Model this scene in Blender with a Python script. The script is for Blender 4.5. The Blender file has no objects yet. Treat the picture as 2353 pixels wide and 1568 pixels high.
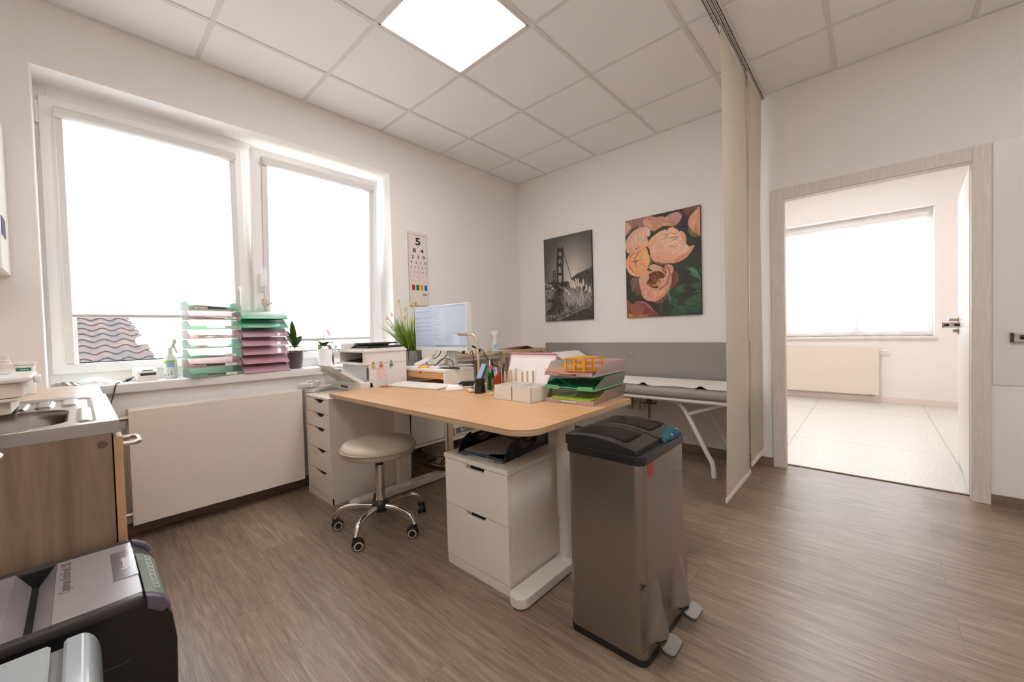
import bpy, bmesh, math, random
import numpy as np
from mathutils import Matrix, Vector, Euler

random.seed(7)
sc = bpy.context.scene
COL = sc.collection
PI = math.pi
V = Vector


def lin(c):
    return tuple(((x / 255) / 12.92 if x / 255 <= 0.04045 else ((x / 255 + 0.055) / 1.055) ** 2.4) for x in c)


# ------------------------------------------------------------------ materials
MATS = {}


def nodes(name):
    m = bpy.data.materials.new(name)
    m.use_nodes = True
    return m, m.node_tree.nodes, m.node_tree.links, m.node_tree.nodes['Principled BSDF']


def pm(name, col, rough=0.5, metal=0.0, spec=0.5, noise=0.0, nscale=40, bump=0.0, trans=0.0, alpha=1.0, coat=0.0, aniso=0.0, stretch=(1, 1, 1)):
    """principled surface, colour in sRGB 0-255, with optional fine colour noise and bump"""
    if name in MATS:
        return MATS[name]
    m, N, L, b = nodes(name)
    c = lin(col)
    b.inputs['Base Color'].default_value = (*c, 1)
    b.inputs['Roughness'].default_value = rough
    b.inputs['Metallic'].default_value = metal
    b.inputs['Specular IOR Level'].default_value = spec
    b.inputs['Transmission Weight'].default_value = trans
    b.inputs['Alpha'].default_value = alpha
    b.inputs['Coat Weight'].default_value = coat
    b.inputs['Anisotropic'].default_value = aniso
    tc = N.new('ShaderNodeTexCoord')
    mp = N.new('ShaderNodeMapping')
    mp.inputs['Scale'].default_value = stretch
    L.new(tc.outputs['Object'], mp.inputs['Vector'])
    nz = N.new('ShaderNodeTexNoise')
    nz.inputs['Scale'].default_value = nscale
    nz.inputs['Detail'].default_value = 4
    L.new(mp.outputs['Vector'], nz.inputs['Vector'])
    k = max(noise, 0.012)
    mx = N.new('ShaderNodeMix')
    mx.data_type = 'RGBA'
    mx.inputs['A'].default_value = (*[x * (1 - k) for x in c], 1)
    mx.inputs['B'].default_value = (*[min(1, x * (1 + k)) for x in c], 1)
    L.new(nz.outputs['Fac'], mx.inputs['Factor'])
    L.new(mx.outputs['Result'], b.inputs['Base Color'])
    if bump:
        bp = N.new('ShaderNodeBump')
        bp.inputs['Strength'].default_value = bump
        bp.inputs['Distance'].default_value = 0.002
        L.new(nz.outputs['Fac'], bp.inputs['Height'])
        L.new(bp.outputs['Normal'], b.inputs['Normal'])
    MATS[name] = m
    return m


def wood(name, c1, c2, scale=(1.2, 14, 14), rough=0.45, ring=6.0, contrast=1.0, bump=0.1):
    """straight-grained wood: noise stretched along one object axis"""
    if name in MATS:
        return MATS[name]
    m, N, L, b = nodes(name)
    tc = N.new('ShaderNodeTexCoord')
    mp = N.new('ShaderNodeMapping')
    mp.inputs['Scale'].default_value = scale
    L.new(tc.outputs['Object'], mp.inputs['Vector'])
    n1 = N.new('ShaderNodeTexNoise')
    n1.inputs['Scale'].default_value = ring
    n1.inputs['Detail'].default_value = 6
    n1.inputs['Roughness'].default_value = 0.62
    n1.inputs['Distortion'].default_value = 0.6
    L.new(mp.outputs['Vector'], n1.inputs['Vector'])
    r = N.new('ShaderNodeValToRGB')
    r.color_ramp.elements[0].position = 0.5 - 0.22 / contrast
    r.color_ramp.elements[1].position = 0.5 + 0.22 / contrast
    r.color_ramp.elements[0].color = (*lin(c1), 1)
    r.color_ramp.elements[1].color = (*lin(c2), 1)
    L.new(n1.outputs['Fac'], r.inputs['Fac'])
    L.new(r.outputs['Color'], b.inputs['Base Color'])
    b.inputs['Roughness'].default_value = rough
    bp = N.new('ShaderNodeBump')
    bp.inputs['Strength'].default_value = bump
    bp.inputs['Distance'].default_value = 0.001
    L.new(n1.outputs['Fac'], bp.inputs['Height'])
    L.new(bp.outputs['Normal'], b.inputs['Normal'])
    MATS[name] = m
    return m


def translucent(name, col, diff=0.5, transp=0.0, gloss=0.0, streak=0.0, scale=(6, 6, 60), rough=0.3):
    """thin plastic or cloth that lets light through"""
    if name in MATS:
        return MATS[name]
    m, N, L, b = nodes(name)
    N.remove(b)
    out = N['Material Output']
    c = lin(col)
    d = N.new('ShaderNodeBsdfDiffuse')
    t = N.new('ShaderNodeBsdfTranslucent')
    for s in (d, t):
        s.inputs['Color'].default_value = (*c, 1)
    if streak:
        tc = N.new('ShaderNodeTexCoord')
        mp = N.new('ShaderNodeMapping')
        mp.inputs['Scale'].default_value = scale
        L.new(tc.outputs['Object'], mp.inputs['Vector'])
        nz = N.new('ShaderNodeTexNoise')
        nz.inputs['Scale'].default_value = 4
        nz.inputs['Detail'].default_value = 5
        L.new(mp.outputs['Vector'], nz.inputs['Vector'])
        r = N.new('ShaderNodeValToRGB')
        r.color_ramp.elements[0].position = 0.3
        r.color_ramp.elements[1].position = 0.7
        r.color_ramp.elements[0].color = (*[x * (1 - streak) for x in c], 1)
        r.color_ramp.elements[1].color = (*c, 1)
        L.new(nz.outputs['Fac'], r.inputs['Fac'])
        L.new(r.outputs['Color'], d.inputs['Color'])
        L.new(r.outputs['Color'], t.inputs['Color'])
    x1 = N.new('ShaderNodeMixShader')
    x1.inputs[0].default_value = 1 - diff
    L.new(d.outputs[0], x1.inputs[1])
    L.new(t.outputs[0], x1.inputs[2])
    last = x1
    if transp:
        tr = N.new('ShaderNodeBsdfTransparent')
        tr.inputs['Color'].default_value = (*[x ** 0.5 for x in c], 1)
        x2 = N.new('ShaderNodeMixShader')
        x2.inputs[0].default_value = transp
        L.new(last.outputs[0], x2.inputs[1])
        L.new(tr.outputs[0], x2.inputs[2])
        last = x2
    if gloss:
        g = N.new('ShaderNodeBsdfGlossy')
        g.inputs['Roughness'].default_value = rough
        x3 = N.new('ShaderNodeMixShader')
        fr = N.new('ShaderNodeFresnel')
        fr.inputs['IOR'].default_value = 1.0 + gloss
        L.new(fr.outputs[0], x3.inputs[0])
        L.new(last.outputs[0], x3.inputs[1])
        L.new(g.outputs[0], x3.inputs[2])
        last = x3
    L.new(last.outputs[0], out.inputs['Surface'])
    MATS[name] = m
    return m


def emit(name, col, strength):
    if name in MATS:
        return MATS[name]
    m, N, L, b = nodes(name)
    b.inputs['Base Color'].default_value = (*lin(col), 1)
    b.inputs['Emission Color'].default_value = (*lin(col), 1)
    b.inputs['Emission Strength'].default_value = strength
    MATS[name] = m
    return m


def painted(name, rough=0.6, emission=0.0):
    """surface whose print is stored per vertex in the attribute 'print'"""
    m, N, L, b = nodes(name)
    a = N.new('ShaderNodeAttribute')
    a.attribute_name = 'print'
    L.new(a.outputs['Color'], b.inputs['Base Color'])
    b.inputs['Roughness'].default_value = rough
    if emission:
        b.inputs['Base Color'].default_value = (0.01, 0.01, 0.01, 1)
        L.remove(b.inputs['Base Color'].links[0])
        L.new(a.outputs['Color'], b.inputs['Emission Color'])
        b.inputs['Emission Strength'].default_value = emission
    return m


# ------------------------------------------------------------------ mesh builder
class MB:
    def __init__(s):
        s.bm = bmesh.new()

    def _fin(s, nv, nf, m=0, xf=None):
        s.bm.verts.ensure_lookup_table()
        s.bm.faces.ensure_lookup_table()
        if xf is not None:
            bmesh.ops.transform(s.bm, matrix=xf, verts=s.bm.verts[nv:])
        for f in s.bm.faces[nf:]:
            f.material_index = m
        return s

    def _merge(s, t, m=0, xf=None):
        if xf is not None:
            bmesh.ops.transform(t, matrix=xf, verts=t.verts[:])
        mp = {v: s.bm.verts.new(v.co) for v in t.verts}
        for f in t.faces:
            s.bm.faces.new([mp[v] for v in f.verts]).material_index = m
        t.free()
        return s

    def box(s, x0, x1, y0, y1, z0, z1, bev=0.0, seg=2, m=0, xf=None):
        if x0 > x1: x0, x1 = x1, x0
        if y0 > y1: y0, y1 = y1, y0
        if z0 > z1: z0, z1 = z1, z0
        M = Matrix.Translation(((x0 + x1) / 2, (y0 + y1) / 2, (z0 + z1) / 2)) @ Matrix.Diagonal((x1 - x0, y1 - y0, z1 - z0, 1))
        t = bmesh.new()
        bmesh.ops.create_cube(t, size=1, matrix=M)
        if bev:
            b = min(bev, 0.49 * min(x1 - x0, y1 - y0, z1 - z0))
            bmesh.ops.bevel(t, geom=t.edges[:], offset=b, segments=seg, affect='EDGES', profile=0.5)
        return s._merge(t, m, xf)

    def cyl(s, p0, p1, r0, r1=None, n=20, m=0, xf=None, caps=True):
        return s.tube([p0, p1], [r0, r0 if r1 is None else r1], n, m=m, xf=xf, caps=caps)

    def tube(s, pts, r, n=10, m=0, xf=None, caps=True, flat=1.0):
        nv, nf = len(s.bm.verts), len(s.bm.faces)
        P = [V(p) for p in pts]
        rs = r if isinstance(r, (list, tuple)) else [r] * len(P)
        T = []
        for i in range(len(P)):
            a = P[max(i - 1, 0)]
            b = P[min(i + 1, len(P) - 1)]
            t = (b - a)
            T.append(t.normalized() if t.length > 1e-9 else V((0, 0, 1)))
        up = V((0, 0, 1)) if abs(T[0].z) < 0.9 else V((1, 0, 0))
        u = T[0].cross(up).normalized()
        rings = []
        for i, p in enumerate(P):
            u = (u - T[i] * u.dot(T[i]))
            u = u.normalized() if u.length > 1e-6 else T[i].orthogonal().normalized()
            w = T[i].cross(u)
            rings.append([s.bm.verts.new(p + (u * math.cos(2 * PI * k / n) + w * math.sin(2 * PI * k / n) * flat) * rs[i]) for k in range(n)])
        for a, b in zip(rings, rings[1:]):
            for k in range(n):
                s.bm.faces.new((a[k], a[(k + 1) % n], b[(k + 1) % n], b[k]))
        if caps:
            s.bm.faces.new(rings[0][::-1])
            s.bm.faces.new(rings[-1])
        return s._fin(nv, nf, m, xf)

    def lathe(s, prof, c=(0, 0, 0), n=32, m=0, xf=None, sx=1.0, sy=1.0):
        nv, nf = len(s.bm.verts), len(s.bm.faces)
        rings = []
        for r, z in prof:
            if r < 1e-6:
                rings.append([s.bm.verts.new((c[0], c[1], c[2] + z))])
            else:
                rings.append([s.bm.verts.new((c[0] + sx * r * math.cos(2 * PI * k / n), c[1] + sy * r * math.sin(2 * PI * k / n), c[2] + z)) for k in range(n)])
        for a, b in zip(rings, rings[1:]):
            if len(a) == 1 and len(b) == 1:
                continue
            for k in range(n):
                k2 = (k + 1) % n
                if len(a) == 1:
                    s.bm.faces.new((a[0], b[k2], b[k]))
                elif len(b) == 1:
                    s.bm.faces.new((a[k], a[k2], b[0]))
                else:
                    s.bm.faces.new((a[k], a[k2], b[k2], b[k]))
        return s._fin(nv, nf, m, xf)

    def prism(s, poly, plane, a, b, m=0, xf=None, bev=0.0):
        def pt(p, h):
            return {'xy': (p[0], p[1], h), 'xz': (p[0], h, p[1]), 'yz': (h, p[0], p[1])}[plane]
        t = bmesh.new()
        A = [t.verts.new(pt(p, a)) for p in poly]
        B = [t.verts.new(pt(p, b)) for p in poly]
        n = len(poly)
        fs = [t.faces.new(A), t.faces.new(B[::-1])]
        for k in range(n):
            fs.append(t.faces.new((A[(k + 1) % n], A[k], B[k], B[(k + 1) % n])))
        bmesh.ops.recalc_face_normals(t, faces=fs)
        if bev:
            es = list({e for f in fs[:2] for e in f.edges})
            bmesh.ops.bevel(t, geom=es, offset=bev, segments=2, affect='EDGES', profile=0.5)
        return s._merge(t, m, xf)

    def grid(s, f, nu, nv_, m=0, xf=None, thick=0.0):
        t = bmesh.new()
        g = [[t.verts.new(f(i / nu, j / nv_)) for j in range(nv_ + 1)] for i in range(nu + 1)]
        fs = []
        for i in range(nu):
            for j in range(nv_):
                fs.append(t.faces.new((g[i][j], g[i + 1][j], g[i + 1][j + 1], g[i][j + 1])))
        if thick:
            bmesh.ops.solidify(t, geom=fs, thickness=thick)
        return s._merge(t, m, xf)

    def poly(s, pts, m=0, xf=None):
        nv, nf = len(s.bm.verts), len(s.bm.faces)
        s.bm.faces.new([s.bm.verts.new(p) for p in pts])
        return s._fin(nv, nf, m, xf)

    def text(s, body, size, xf, m=0, sx=1.0, ext=0.0003, align='CENTER', bold=0.0):
        nv, nf = len(s.bm.verts), len(s.bm.faces)
        cu = bpy.data.curves.new('lettering', 'FONT')
        cu.body = body
        cu.size = size
        cu.align_x = align
        cu.align_y = 'CENTER'
        cu.extrude = ext
        cu.offset = bold
        ob = bpy.data.objects.new('lettering', cu)
        me = bpy.data.meshes.new_from_object(ob)
        s.bm.from_mesh(me)
        bpy.data.objects.remove(ob)
        bpy.data.curves.remove(cu)
        bpy.data.meshes.remove(me)
        return s._fin(nv, nf, m, xf @ Matrix.Diagonal((sx, 1, 1, 1)))

    def build(s, name, mats, parent=None, origin=None, smooth=35):
        me = bpy.data.meshes.new(name)
        if not isinstance(mats, (list, tuple)):
            mats = [mats]
        o = bpy.data.objects.new(name, me)
        off = V((0, 0, 0))
        if parent is not None:
            p = parent
            while p is not None:
                off += p.location
                p = p.parent
        elif origin is not None:
            off = V(origin)
            o.location = off
        if off.length > 0:
            bmesh.ops.transform(s.bm, matrix=Matrix.Translation(-off), verts=s.bm.verts)
        s.bm.to_mesh(me)
        s.bm.free()
        for mm in mats:
            me.materials.append(mm)
        if smooth and len(me.polygons):
            me.polygons.foreach_set('use_smooth', [True] * len(me.polygons))
            me.set_sharp_from_angle(angle=math.radians(smooth))
            wn = o.modifiers.new('weighted_normals', 'WEIGHTED_NORMAL')
            wn.keep_sharp = True
        COL.objects.link(o)
        if parent is not None:
            o.parent = parent
        return o


def thing(name, label, cat, loc=(0, 0, 0), group=None):
    o = bpy.data.objects.new(name, None)
    o.empty_display_size = 0.05
    COL.objects.link(o)
    o.location = loc
    o['label'] = label
    o['category'] = cat
    if group:
        o['group'] = group
    return o


def tag(o, label, cat, group=None, kind=None):
    o['label'] = label
    o['category'] = cat
    if group:
        o['group'] = group
    if kind:
        o['kind'] = kind
    return o


def struct(o, label=None):
    o['kind'] = 'structure'
    if label:
        o['label'] = label
    return o


def sthing(name, label=None):
    o = bpy.data.objects.new(name, None)
    COL.objects.link(o)
    o['kind'] = 'structure'
    if label:
        o['label'] = label
    return o


def copy_tree(root, label, loc=None, rotz=None, cat=None):
    def rec(o, par):
        c = o.copy()
        COL.objects.link(c)
        if par is not None:
            c.parent = par
        for ch in list(o.children):
            rec(ch, c)
        return c
    r = rec(root, None)
    r['label'] = label
    if loc is not None:
        r.location = loc
    if rotz is not None:
        r.rotation_euler = (0, 0, rotz)
    return r


def place(o, loc, rz=0.0, rx=0.0, ry=0.0):
    o.location = loc
    o.rotation_euler = (rx, ry, rz)
    return o


def split(name, mats, parent, fns):
    """several like parts, each a mesh of its own"""
    for fn in fns:
        m = MB()
        fn(m)
        m.build(name, mats, parent)


def rect_round(x0, x1, y0, y1, r, n=6, corners=(1, 1, 1, 1)):
    """outline of a rounded rectangle, corners from (x0,y0) anticlockwise"""
    out = []
    cs = [(x0, y0, PI, 1.5 * PI, 1, 1), (x1, y0, 1.5 * PI, 2 * PI, -1, 1), (x1, y1, 0, PI / 2, -1, -1), (x0, y1, PI / 2, PI, 1, -1)]
    for on, (x, y, a0, a1, sx, sy) in zip(corners, cs):
        rr = r * on
        if rr <= 0:
            out.append((x, y))
            continue
        for k in range(n + 1):
            a = a0 + (a1 - a0) * k / n
            out.append((x + sx * rr + rr * math.cos(a), y + sy * rr + rr * math.sin(a)))
    return out


def bez(pts, n=12):
    """Catmull-Rom through the points"""
    P = [V(p) for p in pts]
    out = []
    for i in range(len(P) - 1):
        p0 = P[max(i - 1, 0)]
        p1, p2 = P[i], P[i + 1]
        p3 = P[min(i + 2, len(P) - 1)]
        for k in range(n):
            t = k / n
            out.append(0.5 * ((2 * p1) + (p2 - p0) * t + (2 * p0 - 5 * p1 + 4 * p2 - p3) * t * t + (3 * p1 - p0 - 3 * p2 + p3) * t ** 3))
    out.append(P[-1])
    return out


def frame_xf(origin, right, up):
    """matrix mapping local x,y to the given world directions"""
    r = V(right).normalized()
    u = V(up).normalized()
    n = r.cross(u)
    return Matrix(((r.x, u.x, n.x, origin[0]), (r.y, u.y, n.y, origin[1]), (r.z, u.z, n.z, origin[2]), (0, 0, 0, 1)))


# ------------------------------------------------------------------ shared materials
WHITE = pm('white_lacquer', (232, 226, 217), 0.45)
WHITE2 = pm('white_plastic', (234, 230, 224), 0.38)
WALL = pm('wall_paint', (234, 229, 224), 0.85, noise=0.02, nscale=180, bump=0.05)
CEIL = pm('ceiling_tile', (240, 238, 235), 0.9, noise=0.015, nscale=300)
TBAR = pm('ceiling_bar', (220, 216, 211), 0.6)
PVC = pm('window_pvc', (242, 240, 239), 0.35)
STEEL = pm('brushed_steel', (168, 162, 155), 0.34, 1.0, aniso=0.6, noise=0.05, nscale=30, stretch=(60, 60, 1))
CHROME = pm('chrome', (225, 222, 218), 0.08, 1.0)
ALU = pm('aluminium', (200, 196, 190), 0.3, 1.0)
BLACK = pm('black_plastic', (26, 24, 23), 0.42)
BLACK2 = pm('dark_cavity', (9, 8, 7), 0.8)
DARK = pm('dark_grey_plastic', (62, 58, 56), 0.45)
PAPER = pm('paper', (236, 230, 222), 0.8)
INK = pm('black_ink', (18, 16, 16), 0.7)
RUBBER = pm('rubber', (20, 19, 18), 0.7)
BIRCH = wood('birch_wood', (196, 166, 128), (224, 198, 162), (3, 3, 1.0), 0.5)
SKY, SUN, EXPOSURE, LAMP, FAR_FILL = 11.5, 6.0, 0.0, 23.0, 70.0
# ================================================================== CAMERA
CAM = V((2.99372, -3.44456, 1.04998))
RM = ((0.7388544, 0.67331388, -0.02725048), (-0.00423632, -0.0357972, -0.9993501), (-0.67385178, 0.73848966, -0.02359654))
cd = bpy.data.cameras.new('camera')
cam = bpy.data.objects.new('camera', cd)
COL.objects.link(cam)
cam.matrix_world = Matrix(((RM[0][0], -RM[1][0], -RM[2][0], CAM.x), (RM[0][1], -RM[1][1], -RM[2][1], CAM.y), (RM[0][2], -RM[1][2], -RM[2][2], CAM.z), (0, 0, 0, 1)))
cd.sensor_width = 36
cd.sensor_fit = 'HORIZONTAL'
cd.lens = 906.942 / 2353 * 36
cd.clip_start = 0.02
cd.clip_end = 200
sc.camera = cam

# ================================================================== SHELL
H = 2.734
XR, YF = 4.6, -4.02          # right wall, front wall (behind the camera)
WT = 0.10                    # thickness of the wall with the door
FY = 3.55                    # far wall of the next room


def floor_material():
    m, N, L, b = nodes('vinyl_plank_floor')
    tc = N.new('ShaderNodeTexCoord')
    br = N.new('ShaderNodeTexBrick')
    br.offset = 0.37
    br.inputs['Scale'].default_value = 1
    br.inputs['Brick Width'].default_value = 1.22
    br.inputs['Row Height'].default_value = 0.215
    br.inputs['Mortar Size'].default_value = 0.0012
    br.inputs['Mortar Smooth'].default_value = 0.1
    br.inputs['Color1'].default_value = (0, 0, 0, 1)
    br.inputs['Color2'].default_value = (1, 1, 1, 1)
    br.inputs['Mortar'].default_value = (0.5, 0.5, 0.5, 1)
    L.new(tc.outputs['Object'], br.inputs['Vector'])
    # shift the grain from plank to plank
    sh = N.new('ShaderNodeVectorMath')
    sh.operation = 'MULTIPLY_ADD'
    sh.inputs[1].default_value = (9.0, 5.0, 0)
    L.new(br.outputs['Color'], sh.inputs[0])
    L.new(tc.outputs['Object'], sh.inputs[2])
    mp = N.new('ShaderNodeMapping')
    mp.inputs['Scale'].default_value = (0.9, 11, 1)
    L.new(sh.outputs['Vector'], mp.inputs['Vector'])
    n1 = N.new('ShaderNodeTexNoise')
    n1.inputs['Scale'].default_value = 4.0
    n1.inputs['Detail'].default_value = 9
    n1.inputs['Roughness'].default_value = 0.68
    n1.inputs['Distortion'].default_value = 0.8
    L.new(mp.outputs['Vector'], n1.inputs['Vector'])
    mp2 = N.new('ShaderNodeMapping')
    mp2.inputs['Scale'].default_value = (2.0, 70, 1)
    L.new(sh.outputs['Vector'], mp2.inputs['Vector'])
    n2 = N.new('ShaderNodeTexNoise')
    n2.inputs['Scale'].default_value = 5
    n2.inputs['Detail'].default_value = 5
    L.new(mp2.outputs['Vector'], n2.inputs['Vector'])
    ad = N.new('ShaderNodeMath')
    ad.operation = 'MULTIPLY_ADD'
    ad.inputs[1].default_value = 0.38
    L.new(n2.outputs['Fac'], ad.inputs[0])
    sb = N.new('ShaderNodeMath')
    sb.operation = 'MULTIPLY'
    sb.inputs[1].default_value = 0.62
    L.new(n1.outputs['Fac'], sb.inputs[0])
    L.new(sb.outputs[0], ad.inputs[2])
    r = N.new('ShaderNodeValToRGB')
    e = r.color_ramp.elements
    e[0].position, e[0].color = 0.30, (*lin((88, 70, 56)), 1)
    e[1].position, e[1].color = 0.70, (*lin((166, 147, 128)), 1)
    k = e.new(0.5)
    k.color = (*lin((130, 110, 92)), 1)
    L.new(ad.outputs[0], r.inputs['Fac'])
    # plank to plank tone and the joint line
    hs = N.new('ShaderNodeHueSaturation')
    mr = N.new('ShaderNodeMapRange')
    mr.inputs['To Min'].default_value = 0.88
    mr.inputs['To Max'].default_value = 1.08
    L.new(br.outputs['Color'], mr.inputs['Value'])
    L.new(mr.outputs[0], hs.inputs['Value'])
    L.new(r.outputs['Color'], hs.inputs['Color'])
    mx = N.new('ShaderNodeMix')
    mx.data_type = 'RGBA'
    mx.inputs['B'].default_value = (*lin((108, 90, 75)), 1)
    L.new(br.outputs['Fac'], mx.inputs['Factor'])
    L.new(hs.outputs['Color'], mx.inputs['A'])
    L.new(mx.outputs['Result'], b.inputs['Base Color'])
    b.inputs['Roughness'].default_value = 0.34
    b.inputs['Specular IOR Level'].default_value = 0.5
    bp = N.new('ShaderNodeBump')
    bp.inputs['Strength'].default_value = 0.35
    bp.inputs['Distance'].default_value = 0.0012
    L.new(ad.outputs[0], bp.inputs['Height'])
    L.new(bp.outputs['Normal'], b.inputs['Normal'])
    return m


def speckled_floor():
    m, N, L, b = nodes('speckled_vinyl')
    tc = N.new('ShaderNodeTexCoord')
    v = N.new('ShaderNodeTexNoise')
    v.inputs['Scale'].default_value = 130
    v.inputs['Detail'].default_value = 3
    L.new(tc.outputs['Object'], v.inputs['Vector'])
    r = N.new('ShaderNodeValToRGB')
    r.color_ramp.elements[0].position = 0.33
    r.color_ramp.elements[0].color = (*lin((150, 145, 136)), 1)
    r.color_ramp.elements[1].position = 0.46
    r.color_ramp.elements[1].color = (*lin((216, 211, 203)), 1)
    L.new(v.outputs['Fac'], r.inputs['Fac'])
    br = N.new('ShaderNodeTexBrick')
    br.offset = 0
    br.inputs['Scale'].default_value = 1
    br.inputs['Brick Width'].default_value = 1.0
    br.inputs['Row Height'].default_value = 1.6
    br.inputs['Mortar Size'].default_value = 0.005
    br.inputs['Color1'].default_value = (0, 0, 0, 1)
    br.inputs['Color2'].default_value = (0, 0, 0, 1)
    L.new(tc.outputs['Object'], br.inputs['Vector'])
    mx = N.new('ShaderNodeMix')
    mx.data_type = 'RGBA'
    mx.inputs['B'].default_value = (*lin((176, 170, 162)), 1)
    L.new(br.outputs['Fac'], mx.inputs['Factor'])
    L.new(r.outputs['Color'], mx.inputs['A'])
    L.new(mx.outputs['Result'], b.inputs['Base Color'])
    b.inputs['Roughness'].default_value = 0.35
    return m


SKIRT = wood('skirting_wood', (92, 74, 58), (150, 128, 106), (2, 2, 40), 0.5)

mb = MB()
mb.box(-0.05, XR, YF, 0.0, -0.06, 0)
mb.box(2.50, 3.44, 0.0, 0.09, -0.06, 0)
struct(mb.build('floor', floor_material(), origin=(0, 0.13, 0)), 'brown-grey wood plank vinyl floor')
mb = MB()
mb.box(0.9, 4.3, 0.09, FY, -0.06, 0)
struct(mb.build('floor', speckled_floor(), origin=(2.45, 1.05, 0)), 'pale speckled vinyl floor of the room beyond the door')

# left wall with its window opening
WY0, WY1, WZ0, WZ1 = -3.563, -1.637, 0.775, 2.412
WX = -0.36
mb = MB()
mb.box(WX, 0, YF - 0.1, WT, -0.06, WZ0)
mb.box(WX, 0, YF - 0.1, WT, WZ1, H + 0.1)
mb.box(WX, 0, YF - 0.1, WY0, WZ0, WZ1)
mb.box(WX, 0, WY1, WT, WZ0, WZ1)
struct(mb.build('wall_left', WALL), 'cream wall with the large window')

DX0, DX1, DZ = 2.50, 3.445, 1.968
mb = MB()
mb.box(0.0, DX0, 0, WT, -0.06, H + 0.1)
mb.box(DX1, XR + 0.1, 0, WT, -0.06, H + 0.1)
mb.box(DX0, DX1, 0, WT, DZ, H + 0.1)
struct(mb.build('wall_back', WALL), 'cream wall with the canvases and the doorway')
mb = MB()
mb.box(0, XR, YF - 0.1, YF, -0.06, H + 0.1)
struct(mb.build('wall_front', WALL))
mb = MB()
mb.box(XR, XR + 0.1, YF - 0.1, 0, -0.06, H + 0.1)
struct(mb.build('wall_right', WALL))

REVEAL = pm('reveal_white', (246, 245, 243), 0.8)  # thin lining coloured whiter than the wall paint
mb = MB()
mb.box(-0.262, 0.0006, WY0, WY0 + 0.004, 0.828, WZ1)
mb.box(-0.262, 0.0006, WY1 - 0.004, WY1, 0.828, WZ1)
mb.box(-0.262, 0.0006, WY0 + 0.004, WY1 - 0.004, WZ1 - 0.004, WZ1)
struct(mb.build('trim_2', REVEAL), 'lining of the large window reveal, whiter than the wall')

# ceiling: tiles and exposed bars
A0, B0, PT = 0.4223, 0.5101, 0.6
mb = MB()
mb.box(0, XR, YF, 0, H, H + 0.05)
ceil = struct(mb.build('ceiling', CEIL), 'white suspended tile ceiling')
mb = MB()
k = 0
while A0 + PT * k < XR:
    x = A0 + PT * k
    mb.box(x - 0.012, x + 0.012, YF, 0, H - 0.005, H + 0.002)
    k += 1
k = 0
while -(B0 + PT * k) > YF:
    y = -(B0 + PT * k)
    mb.box(0, XR, y - 0.012, y + 0.012, H - 0.0045, H + 0.002)
    k += 1
mb.box(0, XR, -0.02, 0, H - 0.006, H + 0.002)
mb.box(0, 0.02, YF, 0, H - 0.006, H + 0.002)
mb.build('grid_bars', TBAR, ceil)

# baseboards
mb = MB()
mb.box(0, 0.014, YF, 0, 0, 0.06, 0.002)
struct(mb.build('baseboard_left', SKIRT))
mb = MB()
mb.box(0.014, 2.452, -0.014, 0, 0, 0.06, 0.002)
struct(mb.build('baseboard_back', SKIRT))
mb = MB()
mb.box(3.487, XR, -0.014, 0, 0, 0.06, 0.002)
struct(mb.build('baseboard_back', SKIRT))

# door casing, lining, leaf
CASE = wood('pale_ash_veneer', (205, 194, 184), (226, 216, 206), (20, 20, 1.4), 0.5, 5, 0.9, 0.25)
door = sthing('door_1', 'pale ash door frame with an open white door leaf')
mb = MB()
mb.box(2.452, 2.528, -0.018, 0.0, 0, 2.022, 0.003)
mb.box(3.415, 3.487, -0.018, 0.0, 0, 2.022, 0.003)
mb.box(2.528, 3.415, -0.018, 0.0, 1.946, 2.022, 0.003)
mb.build('casing', CASE, door)
mb = MB()
mb.box(2.500, 2.520, -0.012, WT + 0.005, 0, 1.955)
mb.box(3.425, 3.445, -0.012, WT + 0.005, 0, 1.955)
mb.box(2.500, 3.445, -0.012, WT + 0.005, 1.953, 1.968)
mb.box(2.520, 2.531, -0.012, 0.05, 0, 1.953)
mb.box(3.414, 3.425, -0.012, 0.05, 0, 1.953)
mb.box(2.520, 3.425, -0.012, 0.05, 1.942, 1.953)
mb.build('lining', CASE, door)
mb = MB()
LX0 = 3.464
mb.prism([(3.420, 0.112), (3.468, 0.965), (3.508, 0.963), (3.460, 0.110)], 'xy', 0.008, 1.95, bev=0.002)
leaf = mb.build('leaf', pm('door_white', (236, 233, 230), 0.4), door)
NICK = pm('satin_nickel', (190, 178, 166), 0.32, 1.0)
mb = MB()
mb.lathe([(0, 0), (0.026, 0), (0.026, 0.008), (0.012, 0.01), (0.011, 0.05)], n=24, xf=Matrix.Translation((LX0, 0.90, 1.05)) @ Matrix.Rotation(-PI / 2, 4, 'Y'))
mb.tube([(LX0 - 0.045, 0.90, 1.05), (LX0 - 0.05, 0.88, 1.05), (LX0 - 0.05, 0.79, 1.05)], [0.011, 0.0115, 0.0105], 14)
mb.build('handle', NICK, leaf)
mb = MB()
mb.lathe([(0, 0), (0.026, 0), (0.026, 0.008), (0.0, 0.01)], n=24, xf=Matrix.Translation((LX0, 0.90, 0.965)) @ Matrix.Rotation(-PI / 2, 4, 'Y'))
mb.box(LX0 - 0.03, LX0 - 0.008, 0.895, 0.905, 0.955, 0.98, 0.002)
mb.build('lock_turn', NICK, leaf)
mb = MB()
mb.box(2.52, 3.425, 0.084, 0.102, 0, 0.006, 0.002)
struct(mb.build('trim_1', pm('threshold_brown', (112, 92, 76), 0.5)), 'thin brown threshold strip in the doorway')

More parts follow.
